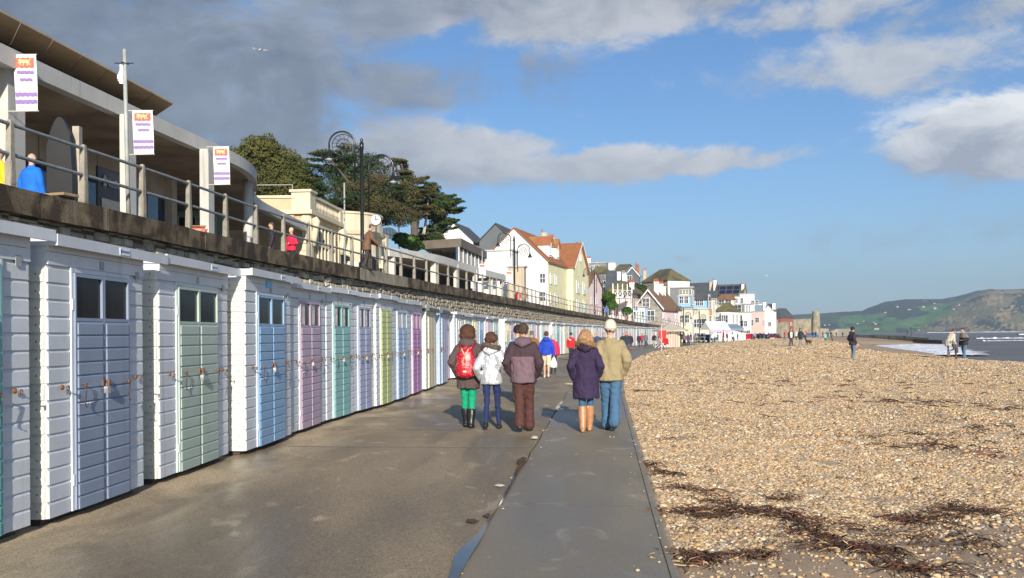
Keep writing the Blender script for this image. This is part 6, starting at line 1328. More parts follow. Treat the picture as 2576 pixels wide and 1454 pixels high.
def person(label, px, py, Y=None, z=0, h=1.75, rz=0.0, top=('jacket', (.1, .1, .1), .80), legs=((.05, .06, .12), .062), shoe=((.02, .02, .02), .12), hair=((.09, .05, .03), 'short'), hat=None, armL='side', armR='side', stride=.12, bulk=1.0, near=False, mats=None, paint=None, group='people', lean=0, head_turn=0, shorts=False, hood=None, wide=1.0, vox=None, xy=None, sit=False, step=(0, 0), skirtw=1.0, cap=None):
    if xy is not None: loc = Vector((xy[0], xy[1], z))
    elif Y is None: loc = on(px, py, z)
    else: a, _ = ray(px, py); loc = Vector((a * Y, Y, z))
    t = thing('person', label, 'person', loc, rz, group); s = h / 1.75; t.scale = (s, s, s)
    vx = vox or (.014 if near else .034); Vv = lambda *p: Vector(p)
    def L(p):
        if not lean or p[2] < .95: return Vector(p)
        q = Vector(p) - Vector((0, 0, .95)); return Vector((0, 0, .95)) + Matrix.Rotation(-lean, 3, 'X') @ q
    # stance: +Y is forward
    hipz = .92; K = {}
    for sd, f in ((-1, stride), (1, -stride)):
        ank = Vector((sd * .085, f, .09 + (.05 if f < 0 and abs(f) > .1 else 0))); hip = Vector((sd * .09, 0, hipz)); ank.x += step[0 if sd < 0 else 1]; kn = (hip + ank) / 2 + Vector((-sd * .005, .035 + (.03 if f < 0 else 0), .02))
        if sit: kn = Vector((sd * .11, .43, .96)); ank = Vector((sd * .12, .42, .53))
        K[sd] = (hip, kn, ank)
    ARM = {'side': ((.245, -.03, 1.14), (.26, .05, .88)), 'pocket': ((.262, -.11, 1.13), (.205, .07, .93)), 'front': ((.27, -.02, 1.13), (.12, .20, 1.12)), 'rail': ((.26, .10, 1.2), (.20, .42, 1.08)), 'down': ((.22, .18, 1.02), (.14, .40, .78)), 'link': ((.27, -.05, 1.15), (.40, .08, 1.02)), 'cross': ((.30, .02, 1.14), (.05, .17, 1.16)), 'bag': ((.25, -.03, 1.13), (.27, 0, .86))}
    A = {}
    for sd, nm in ((-1, armL), (1, armR)):
        e, w = ARM[nm]; A[sd] = (L((sd * .165 * wide, 0, 1.395)), L((sd * e[0] * (wide if nm != 'x' else 1), e[1], e[2])), L((sd * w[0], w[1], w[2])))
    if sit: t.location.z -= .45 * s
    # body: one continuous skin surface
    b = MB(); b.tube([L((0, 0, .88)), L((0, 0, 1.1)), L((0, 0, 1.32)), L((0, 0, 1.43)), L((0, -.005, 1.5)), L((0, 0, 1.58))], [(.10, .15), (.09, .13), (.105, .165), (.075, .13), (.052, .056), (.05, .055)], 12)
    hc = L((0, .012, 1.645)); ball(b, hc, (.078, .098, .112), 14); rot = Matrix.Rotation(head_turn, 3, 'Z')
    hp = lambda x, y, zz: hc + rot @ Vector((x, y, zz))
    ball(b, hp(0, .03, -.06), (.055, .065, .055), 10); b.tube([hp(0, .088, .015), hp(0, .118, -.018), hp(0, .095, -.03)], [.010, .016, .012], 6)
    for sd in (-1, 1): b.tube([hp(sd * .078, -.005, -.03), hp(sd * .092, -.012, .0), hp(sd * .082, -.004, .028)], [.010, .014, .011], 6)
    for sd in (-1, 1):
        hip, kn, ank = K[sd]; q_ = min(1, legs[1] / .066); limb(b, [hip, hip.lerp(kn, .5), kn, kn.lerp(ank, .35), ank], [.078 * q_, .064 * q_, .047 * q_, (.054 if shorts else .044) * q_, .034])
        sh_, el, wr_ = A[sd]; limb(b, [sh_, sh_.lerp(el, .5), el, el.lerp(wr_, .3), wr_], [.052, .043, .036, .037, .026])
        if not near: ball(b, wr_ + (wr_ - el).normalized() * .06, (.032, .04, .055), 8)
    bo = soft(b, 'body', .016 if near else vx, [SKIN], t)
    if near:
        hb = MB(); 
        for sd in (-1, 1): hand_tubes(hb, A[sd][2], A[sd][2] - A[sd][1], sd)
        me = hb.mesh('hands', SKIN); bm = bmesh.new(); bm.from_mesh(bo.data); bm.from_mesh(me); bm.to_mesh(bo.data); bm.free(); bo.data.polygons.foreach_set('use_smooth', [True] * len(bo.data.polygons))
        eb = MB()
        for sd in (-1, 1): ball(eb, hp(sd * .031, .085, .01), .011, 8)
        eb.build('eyes', M('eye', (.05, .03, .02), .2), t, smooth=True, kind='stuff'); MB().tube([hp(-.024, .088, -.058), hp(0, .098, -.056), hp(.024, .088, -.058)], [.004, .007, .004], 6).build('mouth', M('lips', (.40, .15, .12), .5), t)
    # trousers
    lc, lr = legs; b = MB(); lm = cloth('legs_%d_%d_%d' % tuple(int(v * 999) for v in lc), lc)
    b.tube([(0, 0, .86), (0, 0, .95), (0, 0, 1.03)], [(.115, .165), (.115, .165), (.105, .15)], 12); ball(b, (0, 0, .9), (.165, .12, .09), 12)
    for sd in (-1, 1):
        hip, kn, ank = K[sd]; e = kn.lerp(ank, .05) if shorts else ank.lerp(kn, .02)
        if shorts: limb(b, [hip, hip.lerp(e, .5), e], [.100, .095, .090])
        else: limb(b, [hip, hip.lerp(kn, .5), kn, kn.lerp(e, .45), e], [lr + .030, lr + .018, lr + .004, lr - .002, lr * .82 if lr < .062 else lr + .012])
    soft(b, 'shorts' if shorts else 'trousers', vx, [lm], t, .012 if near else 0, 12, seed=px, k3=(.7, .7, 1.5))
    # shoes / boots
    sc_, sz = shoe; b = MB(); sm_ = M('shoe_%d_%d_%d' % tuple(int(v * 999) for v in sc_), sc_, .4, .15, 9, .1, rnd=0)
    for sd in (-1, 1):
        hip, kn, ank = K[sd]; lift = ank.z - .09; f = ank + Vector((0, 0, -.045))
        b.tube([f + Vector((0, -.075, -.012)), f + Vector((0, -.03, .0)), f + Vector((sd * .004, .06, -.008)), f + Vector((sd * .01, .14, -.022)), f + Vector((sd * .012, .185, -.03))], [.032, .043, .046, .040, .022], 10); b.tube([f, f + Vector((0, 0, .06))], [.044, .046], 10)
        if sz > .15:
            d = (kn - ank).normalized(); b.tube([ank - d * .03, ank + d * .06, ank + d * (sz * .6), ank + d * sz], [.056, .060, .074, .076], 12)
    so_ = soft(b, 'boots' if sz > .15 else 'shoes', min(vx, .014) if near else vx, [sm_], t, .003 if near else 0, 20)
    # jacket
    kind, tc, hem = top[:3]; tm = mats or [cloth('top_%d_%d_%d' % tuple(int(v * 999) for v in tc), tc)]; b = MB(); k = bulk; w = wide
    fl = (1.0 + max(0, .95 - hem) * .18) * skirtw
    rings = [(hem, .150 * k * fl, .195 * k * fl), (.95 if hem < .9 else hem + .05, .148 * k, .195 * k), (1.08, .132 * k, .178 * k), (1.22, .140 * k, .192 * k * w), (1.33, .138 * k, .192 * k * w), (1.40, .108 * k, .160 * k * w), (1.455, .080, .105), (1.51, .066, .072)]
    b.tube([L((0, 0, r[0])) for r in rings], [(r[1], r[2]) for r in rings], 16)
    for sd in (-1, 1):
        sh_, el, wr_ = A[sd]; limb(b, [sh_ + Vector((-sd * .02, 0, -.01)), sh_.lerp(el, .5), el, el.lerp(wr_, .5), wr_ + (wr_ - el).normalized() * .01], [.074 * k, .072 * k, .066 * k, .060 * k, .050 * k])
    if hood: pass
    soft(b, kind, vx, tm, t, .021 if near else 0, 8, paint, seed=px)
    if hood:
        b = MB(); ball(b, L((0, -.085, 1.475)), (.135, .085, .075), 14); b.tube([L((-.11, -.03, 1.50)), L((-.09, -.11, 1.46)), L((0, -.14, 1.42)), L((.09, -.11, 1.46)), L((.11, -.03, 1.50))], [.035, .05, .055, .05, .035], 10); b.tube([L((-.10, .04, 1.49)), L((0, .085, 1.47)), L((.10, .04, 1.49))], .035, 8)
        hm_ = cloth('hood_%d_%d_%d' % tuple(int(v * 999) for v in hood[0]), hood[0]); ho = soft(b, 'hood', vx, [hm_], t, .012 if near else 0, 13)
        if len(hood) > 1:
            b = MB(); rs = random.Random(px); base = [L((.15 * math.cos(w_), -.05 + .15 * math.sin(w_) * .9, 1.50 + .03 * math.sin(w_ * 2) - .045 * math.sin(w_))) for w_ in [math.pi * i / 12 * 1.5 + math.pi * .75 for i in range(13)]]
            for i in range(900 if near else 80):
                p = base[rs.randrange(12)].lerp(base[rs.randrange(1, 13)], 0) ; p = p + Vector((rs.gauss(0, .018), rs.gauss(0, .018), rs.gauss(0, .02))); q = p + Vector((rs.gauss(0, .02), rs.gauss(-.01, .02), rs.gauss(0, .022))); b.tube([p, q], [.004 if near else .014, .001], 3, cap=False)
            b.tube(base, .040, 8); b.build('fur_trim', M('fur_%d' % int(hood[1][0] * 999), hood[1], .95, .35, 30, .8, rnd=0, fine=90), t, kind='stuff', smooth=True)
    # hair / hat
    hcol, st = hair; hm = M('hair_%d_%d' % (int(hcol[0] * 999), int(hcol[1] * 999)), hcol, .55, .35, 26, .8, rnd=0, fine=120); b = MB()
    ball(b, hp(0, -.012, .022), (.088, .102, .105), 14)
    if st == 'bob': ball(b, hp(0, -.02, .015), (.135, .125, .128), 14); ball(b, hp(0, -.035, -.06), (.145, .11, .095), 14)
    elif st == 'curly':
        rs = random.Random(3)
        for i in range(60): w1, w2 = rs.uniform(-math.pi, 0), rs.uniform(-.5, 1.4); ball(b, hp(.105 * math.cos(w1) * math.cos(w2), .115 * math.sin(w1) * math.cos(w2) + .01, .02 + .11 * math.sin(w2)), rs.uniform(.022, .034), 6)
    elif st == 'long': ball(b, hp(0, -.03, .01), (.108, .105, .12), 14); b.tube([hp(0, -.055, .03), hp(0, -.085, -.07), hp(0, -.11, -.15), hp(.0, -.12, -.21)], [(.08, .115), (.07, .145), (.055, .15), (.02, .09)], 12)
    elif st == 'bald': b = MB(); ball(b, hp(0, -.03, -.015), (.086, .082, .06), 12)
    def cut(c):   # keep the face free of hair
        q = rot.inverted() @ (c - hc); return q.y > .045 and q.z < .055 and abs(q.x) < .07
    ho = soft(b, 'hair', min(vx, .011) if near else vx, [hm], t, .010 if near else 0, 34, k3=(1, 1, .3))
    bm = bmesh.new(); bm.from_mesh(ho.data); bmesh.ops.delete(bm, geom=[f for f in bm.faces if cut(f.calc_center_median())], context='FACES'); bm.to_mesh(ho.data); bm.free()
    if hat:
        b = MB(); 
        if hat[1] == 'beanie': ball(b, hp(0, -.01, .045), (.102, .115, .118), 16); b.tube([hp(0, -.008, .0), hp(0, -.006, .035)], [(.122, .108), (.122, .108)], 20)
        else: ball(b, hp(0, -.005, .05), (.095, .108, .075), 14); b.tube([hp(0, .05, .045), hp(0, .15, .035)], [(.06, .012), (.055, .010)], 10)
        soft(b, 'hat', min(vx, .012) if near else vx, [cloth('hat_%d_%d' % (int(hat[0][0] * 999), int(hat[0][1] * 999)), hat[0])], t, .003 if near else 0, 30)
    return t, A, L
AW = -.10      # heading of the promenade (walking away)
G5 = 'people walking away along the promenade'
t, A, L = person('woman in a brown coat and green trousers with a red spotted backpack', 1178, 1076, h=1.80, rz=AW, top=('coat', (.085, .055, .050), .68), legs=((.0, .30, .15), .058), shoe=((.012, .012, .012), .24), hair=((.085, .030, .014), 'bob'), armL='pocket', armR='pocket', stride=.10, step=(.03, -.02), near=True, hood=((.085, .058, .052),), group=G5, bulk=1.04, skirtw=.95)
RB = M('red_backpack', (.42, .008, .02), .35, .12, 12, .15, rnd=0); b = MB()
b.tube([(0, -.235, .92), (0, -.245, 1.0), (0, -.24, 1.15), (0, -.225, 1.30), (0, -.19, 1.39)], [(.085, .155), (.095, .175), (.09, .165), (.075, .135), (.04, .09)], 18); ball(b, (0, -.235, .95), (.175, .11, .085), 16); b.tube([(0, -.31, .96), (0, -.315, 1.06)], [(.03, .13), (.03, .13)], 12)
bp_ = soft(b, 'backpack', .012, [RB], t, .008, 10); 
b = MB(); rs = random.Random(2)
for p in bp_.data.vertices:
    if p.normal.y < -.2 and rs.random() < .035: q = p.co + p.normal * .001; ball(b, q, .0055, 5)
b.build('white_spots', M('spot_white', (.75, .68, .62), .6), bp_, kind='stuff')
MB().tube([(-.02, -.335, 1.22), (-.035, -.34, 1.15), (-.012, -.335, 1.10), (.012, -.335, 1.10), (.035, -.34, 1.15), (.0, -.335, 1.23)], .008, 6).tube([(-.06, -.30, 1.36), (-.03, -.32, 1.30), (0, -.325, 1.25), (.03, -.32, 1.30), (.06, -.30, 1.36)], .012, 6).build('tan_cord', M('tan_cord', (.60, .42, .25), .8), bp_)
MB().box(-.03, .03, -.355, -.345, .965, 1.0).build('bag_label', M('label_pale', (.65, .45, .42), .6), bp_)
for sd in (-1, 1): MB().tube([(sd * .08, -.18, 1.36), (sd * .13, -.10, 1.455), (sd * .14, 0, 1.49), (sd * .14, .10, 1.42), (sd * .15, .15, 1.25)], [(.012, .024)] * 5, 8).build('strap', RB, bp_)
person('young woman in a shiny silver jacket and navy jeans with curly brown hair', 1237, 1081, h=1.655, rz=AW, top=('jacket', (.5, .5, .5), .84), legs=((.012, .022, .085), .050), shoe=((.015, .015, .018), .1), hair=((.10, .040, .022), 'curly'), armL='pocket', armR='link', stride=-.16, step=(0, .03), near=True, hood=((.58, .59, .60), (.14, .10, .08)), mats=[M('silver_fabric', (.62, .63, .65), .34, .14, 6, .5, metal=.45, rnd=0, fine=30)], group=G5)
MJ = [cloth('maroon_black', (.050, .026, .034)), cloth('mauve_panel', (.155, .095, .115))]
person('brown haired man in a two tone maroon and mauve jacket and brown trousers', 1318, 1087, h=1.82, rz=AW, top=('jacket', (.05, .03, .035), .80), legs=((.075, .025, .020), .078), shoe=((.015, .015, .015), .12), hair=((.075, .042, .024), 'short'), armL='pocket', armR='pocket', stride=-.15, step=(.035, -.01), near=True, wide=1.06, bulk=1.08, mats=MJ, paint=lambda c: 1 if (c.z < 1.22 and abs(c.x) < .185) else 0, hood=((.13, .08, .10),), group=G5)
person('woman in a long dark purple coat with a fur hood, ginger hair and tan boots', 1475, 1086, h=1.71, rz=AW, top=('coat', (.028, .014, .050), .58), legs=((.03, .10, .20), .056), shoe=((.42, .20, .09), .36), hair=((.42, .22, .11), 'long'), armL='pocket', armR='pocket', stride=-.10, step=(.03, -.03), near=True, hood=((.022, .012, .035), (.32, .19, .09)), bulk=1.06, group=G5)
person('man in a khaki jacket, blue jeans and cream beanie at the promenade edge', 1537, 1084, h=1.84, rz=AW, top=('jacket', (.30, .235, .125), .82), legs=((.055, .125, .22), .078), shoe=((.02, .02, .02), .12), hair=((.10, .07, .05), 'short'), hat=((.62, .54, .42), 'beanie'), armL='pocket', armR='pocket', stride=.16, step=(.02, -.03), near=True, wide=1.06, bulk=1.10, group=G5)
t, A, L = person('man in a bright blue sweatshirt and cream shorts carrying a white plastic bag', 1375, 951, h=1.74, rz=AW, top=('sweatshirt', (.012, .05, .42), .86), legs=((.62, .52, .36), .07), shoe=((.60, .52, .45), .1), hair=((.10, .030, .02), 'short'), armL='side', armR='bag', stride=.20, near=True, shorts=True, hood=((.012, .045, .36),), group=G5, vox=.018)
b = MB(); b.tube([(.27, .02, .80), (.27, 0, .70), (.27, -.02, .55), (.27, 0, .42), (.27, 0, .38)], [(.015, .02), (.06, .08), (.11, .13), (.12, .13), (.05, .08)], 14)
pb = soft(b, 'plastic_bag', .014, [M('white_plastic', (.66, .68, .68), .35, .12, 20, .3, rnd=0)], None, .022, 18); tag(pb, 'white plastic carrier bag hanging from the hand of the man in blue', 'bag'); pb.location = t.location; pb.rotation_euler = t.rotation_euler
b = MB(); b.box(-.2, .9, -.1, -.05, 1, 1.1) if False else None
D_ = dict
def P_(label, px, py, **k): return person(label, px, py, **k)
P_('woman with grey hair in a red and magenta jacket just past the man in blue', 1392, 942, Y=37, h=1.62, rz=AW, top=('jacket', (.45, .02, .09), .82), legs=((.02, .02, .03), .06), hair=((.45, .43, .40), 'bob'), group=G5)
P_('man in an ochre brown jacket half hidden behind the maroon jacket man', 1338, 940, Y=36, h=1.78, rz=AW, top=('jacket', (.20, .095, .02), .75), legs=((.03, .03, .04), .07), hair=((.15, .12, .09), 'short'), wide=1.1, bulk=1.15, group=G5)
P_('person in a pale blue patterned jacket and black cap beside the maroon jacket man', 1303, 1010, Y=21.5, h=1.83, rz=AW, top=('jacket', (.25, .48, .58), .8), legs=((.03, .03, .04), .065), hat=((.01, .01, .012), 'beanie'), mats=[cloth('aqua', (.28, .52, .62)), cloth('check_dark', (.04, .07, .11)), cloth('check_pale', (.7, .6, .66))], paint=lambda c: (1 if noise.noise(c * 14) > .12 else (2 if noise.noise(c * 11 + Vector((3, 3, 3))) > .15 else 0)), group=G5)
FC = math.pi
G6 = 'people walking towards us by the huts'
P_('person in a red jacket with a white flash facing us in front of the huts', 1437, 912, Y=56, h=1.70, rz=FC, top=('jacket', (.50, .012, .02), .78), legs=((.02, .02, .025), .07), hat=((.02, .02, .02), 'beanie'), bulk=1.12, mats=[cloth('redj', (.50, .012, .02)), cloth('wf', (.75, .72, .7))], paint=lambda c: 1 if (abs(c.z - 1.28 - c.x * .6) < .03 and c.y > .05 and c.x > 0) else 0, group=G6)
P_('man with sunglasses in a dark jacket behind the purple coat woman', 1503, 905, Y=52, h=1.76, rz=FC, top=('jacket', (.03, .05, .10), .78), hair=((.4, .38, .36), 'short'), group=G6); P_('person in an olive jacket to the right of the sunglasses man', 1518, 900, Y=58, h=1.70, rz=FC, top=('jacket', (.10, .09, .06), .78), group=G6)
P_('person in a black coat, leftmost of the dark trio by the hut row', 1567, 885, Y=84, h=1.68, rz=FC, top=('coat', (.02, .02, .022), .7), group=G6); P_('tall person with a red scarf in the middle of the dark trio', 1577, 888, Y=82, h=1.8, rz=FC, top=('coat', (.03, .035, .05), .7), legs=((.03, .04, .09), .06), mats=[cloth('dk1', (.025, .03, .045)), cloth('scarf', (.5, .03, .03))], paint=lambda c: 1 if (c.z > 1.38 and abs(c.x) < .08 and c.y > 0) else 0, group=G6); P_('person in black with rust boots, rightmost of the dark trio', 1586, 884, Y=84, h=1.68, rz=FC, top=('jacket', (.015, .015, .02), .75), shoe=((.30, .08, .04), .3), group=G6)
P_('person in a dark plum coat, left one of the three before the white hut ends', 1607, 871, Y=108, h=1.6, rz=FC, top=('coat', (.05, .015, .025), .7), group=G6); P_('person in a red top between the plum coat and the grey coat', 1615, 868, Y=112, h=1.65, rz=FC, top=('jacket', (.42, .02, .03), .8), group=G6); P_('man in a grey coat and beanie before the white hut ends', 1624, 872, Y=106, h=1.74, rz=FC, top=('coat', (.12, .12, .14), .72), legs=((.06, .06, .07), .07), hat=((.1, .1, .11), 'beanie'), group=G6)
P_('person in a black sweatshirt and pale grey trousers against the last white hut', 1646, 871, Y=104, h=1.68, rz=FC, top=('sweatshirt', (.018, .017, .012), .85), legs=((.36, .34, .32), .065), hair=((.04, .03, .02), 'short'), group=G6)
# upper promenade
GU = 'people on the upper promenade'; UZ = FL - .02
P_('older man in a bright blue jacket sitting on a bench, seen from behind', 80, 480, Y=17.6, z=UZ, h=1.70, sit=True, rz=-.3, top=('jacket', (.008, .15, .62), .80), hair=((.5, .48, .45), 'bald'), bulk=1.15, group=GU, vox=.02); bn = thing('bench', 'low timber bench under the man in the bright blue jacket', 'bench', (ray(80, 480)[0] * 17.6, 17.75, FL), -.3); MB().box(-.9, .9, -.22, .22, .38, .43).build('seat', M('bench_wood', (.3, .2, .12), .8), bn); [MB().box(x - .04, x + .04, -.2, .2, 0, .379).build('leg', IRON, bn) for x in (-.7, .7)]
P_('person in a yellow top at the very left behind the railing', -2, 480, Y=19.2, z=UZ, h=1.7, rz=-.6, top=('jacket', (.75, .55, .03), .8), group=GU)
P_('woman in a bright red jacket and black bag by the tan wall', 733, 600, Y=33.6, z=UZ, h=1.70, rz=2.6, top=('jacket', (.75, .015, .06), .86), legs=((.015, .015, .02), .06), hair=((.7, .62, .5), 'short'), armL='front', armR='side', group=GU, vox=.025); P_('man in dark clothes standing in the shelter shade left of the red jacket', 684, 600, Y=32.4, z=UZ, h=1.76, rz=1.8, top=('jacket', (.03, .022, .03), .78), group=GU)
P_('man in a brown coat and flat cap leaning on the railing near the lamp post', 922, 640, Y=32.4, z=UZ, h=1.70, rz=-1.25, top=('coat', (.17, .085, .05), .74), legs=((.05, .04, .03), .07), hat=((.12, .09, .06), 'cap'), armL='rail', armR='rail', lean=.28, group=GU, bulk=1.12, vox=.02)
P_('person dressed in red with white trim by the second lamp post', 1303, 750, Y=80, z=UZ, h=1.7, rz=2.4, top=('coat', (.55, .02, .02), .72), legs=((.5, .45, .42), .07), hat=((.7, .68, .65), 'beanie'), group=GU); P_('tall person in a tan coat right of the red dressed one', 1318, 752, Y=80, z=UZ, h=1.78, rz=.4, top=('coat', (.28, .20, .12), .75), group=GU)
P_('person in a blue jacket on the wall beneath the round hedge tree', 1526, 800, Y=115, z=3.65, h=1.72, rz=.2, top=('jacket', (.05, .14, .45), .8), legs=((.03, .03, .05), .07), group=GU); P_('person in black just left of the blue jacket under the hedge tree', 1519, 800, Y=116, z=3.6, h=1.65, rz=.2, top=('jacket', (.02, .02, .03), .8), group=GU); P_('person in a burgundy coat right of the round hedge tree', 1550, 802, Y=120, z=3.5, h=1.66, rz=.5, top=('coat', (.14, .015, .05), .75), group=GU)
# beach
GB = 'people on the beach'
bz = lambda px, Y: beach_z(ray(px, 860)[0] * Y, Y) - .01
def PB(label, px, Y, **k): return person(label, px, 880, Y=Y, z=bz(px, Y), group=k.pop('group', GB), **k)
PB('person in an open black jacket over a cream top walking on the shingle', 1990, 84, h=1.76, rz=FC, top=('jacket', (.02, .02, .022), .78), legs=((.05, .055, .07), .07), hair=((.05, .035, .03), 'short'), mats=[cloth('blk2', (.02, .02, .022)), cloth('crm2', (.72, .60, .50))], paint=lambda c: 1 if (abs(c.x) < .10 and c.y > .03 and .86 < c.z < 1.42) else 0)
PB('person in a long black coat holding a phone to the face on the shingle', 2014, 84, h=1.70, rz=FC, top=('coat', (.018, .018, .022), .66), legs=((.22, .25, .30), .06), hair=((.02, .018, .016), 'bob'), armL='cross')
PB('man in a black hooded jacket and jeans standing alone and looking down', 2145, 50, h=1.80, rz=-1.3, top=('jacket', (.035, .025, .035), .80), legs=((.11, .15, .20), .075), shoe=((.6, .6, .6), .1), hat=((.015, .013, .012), 'beanie'), armL='pocket', armR='pocket', near=True, vox=.022, bulk=1.1, hood=((.035, .025, .035),), stride=.07)
PB('woman in a cream coat and brown boots bending forward', 2386, 49, h=1.70, rz=-1.2, top=('coat', (.48, .42, .32), .66), legs=((.28, .40, .55), .06), shoe=((.13, .06, .03), .32), hair=((.16, .03, .02), 'short'), armL='down', armR='down', lean=.62, stride=.12, near=True, vox=.022)
PB('man in a black and grey jacket and jeans behind the bending woman', 2426, 51, h=1.82, rz=1.9, top=('jacket', (.03, .03, .03), .82), legs=((.06, .13, .20), .075), hair=((.05, .03, .02), 'short'), armL='front', armR='side', lean=.12, near=True, vox=.022, bulk=1.12, mats=[cloth('bk3', (.02, .02, .022)), cloth('gy3', (.19, .17, .15))], paint=lambda c: 1 if c.z > 1.25 and c.x < .25 else 0)
t, A, L = PB('small child in a dark coat and teal hat crouching at the bending woman\'s feet', 2406, 47.5, h=1.05, rz=1.2, top=('coat', (.06, .045, .045), .55), legs=((.10, .05, .03), .08), hat=((.05, .26, .28), 'beanie'), armL='down', armR='down', lean=.7, stride=.02)
PB('child in a turquoise coat far away on the sand', 2077, 125, h=1.25, rz=.4, top=('coat', (.12, .48, .52), .7), legs=((.04, .05, .08), .07)); PB('child in a brown coat beside the turquoise one', 2094, 126, h=1.25, rz=-.6, top=('coat', (.16, .11, .07), .6))
p = at(2283, 844.5, 262); person('dark distant figure standing on the groyne', 2283, 844, Y=262, z=p.z, h=1.75, rz=1, top=('coat', (.02, .02, .025), .7), group=GB)
# dog
def dog(label, px, Y, sc, col):
    t = thing('dog', label, 'dog', (ray(px, 870)[0] * Y, Y, bz(px, Y)), 2.2); t.scale = (sc,) * 3; b = MB()
    b.tube([(0, -.32, .42), (0, -.18, .43), (0, .05, .42), (0, .25, .44), (0, .34, .50)], [.06, .09, .10, .125, .09], 12); b.tube([(0, .32, .50), (0, .42, .62), (0, .47, .70)], [.085, .065, .06], 10); ball(b, (0, .50, .71), (.065, .08, .065), 10); b.tube([(0, .55, .70), (0, .66, .67)], [.042, .026], 8)
    for sd in (-1, 1):
        b.tube([(sd * .075, .27, .42), (sd * .08, .25, .22), (sd * .08, .26, .04), (sd * .08, .30, .02)], [.055, .032, .024, .028], 8); b.tube([(sd * .07, -.26, .42), (sd * .085, -.20, .28), (sd * .085, -.32, .15), (sd * .085, -.29, .03), (sd * .085, -.25, .02)], [.075, .05, .026, .024, .028], 8); b.tube([(sd * .05, .47, .75), (sd * .075, .45, .70), (sd * .075, .46, .64)], [.02, .025, .012], 6)
    b.tube([(0, -.33, .45), (0, -.48, .52), (0, -.58, .64)], [.035, .025, .012], 8); soft(b, 'body', .02, [M('fur_dark_brown', col, .9, .3, 20, .4)], t)
dog('dark brown dog trotting behind the pair on the shingle', 2034, 86, 1.05, (.05, .025, .018))
# the far crowd: individuals, a few pixels each
rs = random.Random(21); cols = [((.02, .02, .025), 'black'), ((.45, .02, .03), 'red'), ((.03, .05, .18), 'navy'), ((.10, .03, .14), 'purple'), ((.14, .12, .10), 'brown'), ((.65, .63, .60), 'white'), ((.12, .20, .30), 'denim blue'), ((.05, .05, .055), 'charcoal')]
places = [(1700, 108, 'by the red deck chair', 2), (1712, 118, 'between the parasol and the railings', 0), (1722, 118, 'beside the pink slatted screen', 4), (1731, 116, 'left of the metal barrier', 3), (1738, 122, 'behind the metal barrier', 0), (1748, 140, 'left of the dark parked car', 4), (1760, 150, 'near the dark parked car', 0), (1772, 150, 'standing at the dark car bonnet', 2), (1785, 145, 'before the white tent', 7), (1793, 140, 'at the left post of the white tent', 5), (1806, 150, 'right under the white tent', 0), (1820, 122, 'walking towards us before the grey tent', 1), (1829, 150, 'just right of the red walker', 0), (1843, 160, 'in pale clothes by the grey tent', 5), (1856, 175, 'left in the group before the pub', 0), (1863, 178, 'second in the group before the pub', 7), (1870, 180, 'third in the group before the pub', 2), (1890, 185, 'by the red car', 0), (1900, 190, 'in front of the pink hotel', 6), (1912, 190, 'right of the pink hotel door', 0), (1922, 200, 'with white bag by the white gable', 3), (1934, 205, 'beyond the white gable', 3), (1950, 230, 'under the harbour wall, left', 0), (1960, 235, 'under the harbour wall, middle', 7), (1974, 150, 'in red left of the beach pair', 1), (2003, 160, 'in white between the beach pair', 5), (2030, 210, 'in red below the round tower', 1), (2044, 230, 'below the round tower, dark coat', 0), (2052, 240, 'right of the round tower', 0), (2070, 250, 'at the foot of the sloping wall', 4), (2090, 260, 'on the sand by the sloping wall', 0), (2104, 300, 'on the ramp of the sloping wall', 7), (2120, 310, 'alone along the sloping wall', 0)]
for px, Y, wh, ci in places:
    c, n = cols[ci]; a = ray(px, 850)[0]; z = beach_z(a * Y, Y) if a * Y > px_(EDGE, Y)[0] else .0
    person('distant person in a %s top %s' % (n, wh.replace('in pale clothes ', '').replace('in red ', '').replace('in white ', '')), px, 860, Y=Y, z=max(z, -.05), h=rs.uniform(1.6, 1.8), rz=rs.uniform(0, 6.2), top=('jacket', c, rs.choice((.7, .8))), legs=(rs.choice(((.03, .03, .04), (.06, .09, .15), (.12, .10, .08))), .07), group='small distant people on the far promenade', vox=.05)

# ---------------------------------------------------------------- things by the far promenade
pp = at(1686, 812, 118); t = thing('parasol', 'wide beige parasol standing past the last white hut', 'parasol', (pp.x, pp.y, 0)); h_ = pp.z
b = MB(); n = 8; r_ = 2.4
for k in range(n):
    w0, w1 = 2 * math.pi * k / n, 2 * math.pi * (k + 1) / n; b.quad([(0, 0, h_), (r_ * math.cos(w0), r_ * math.sin(w0), h_ - .95), (r_ * math.cos(w1), r_ * math.sin(w1), h_ - .95)]); b.quad([(r_ * math.cos(w0), r_ * math.sin(w0), h_ - .95), (r_ * math.cos(w0), r_ * math.sin(w0), h_ - 1.15), (r_ * math.cos(w1), r_ * math.sin(w1), h_ - 1.15), (r_ * math.cos(w1), r_ * math.sin(w1), h_ - .95)])
b.build('canopy', M('beige_canvas', (.48, .42, .32), .9, .08, 2), t); MB().tube([(0, 0, 0), (0, 0, h_)], .05, 8).build('pole', POLE, t)
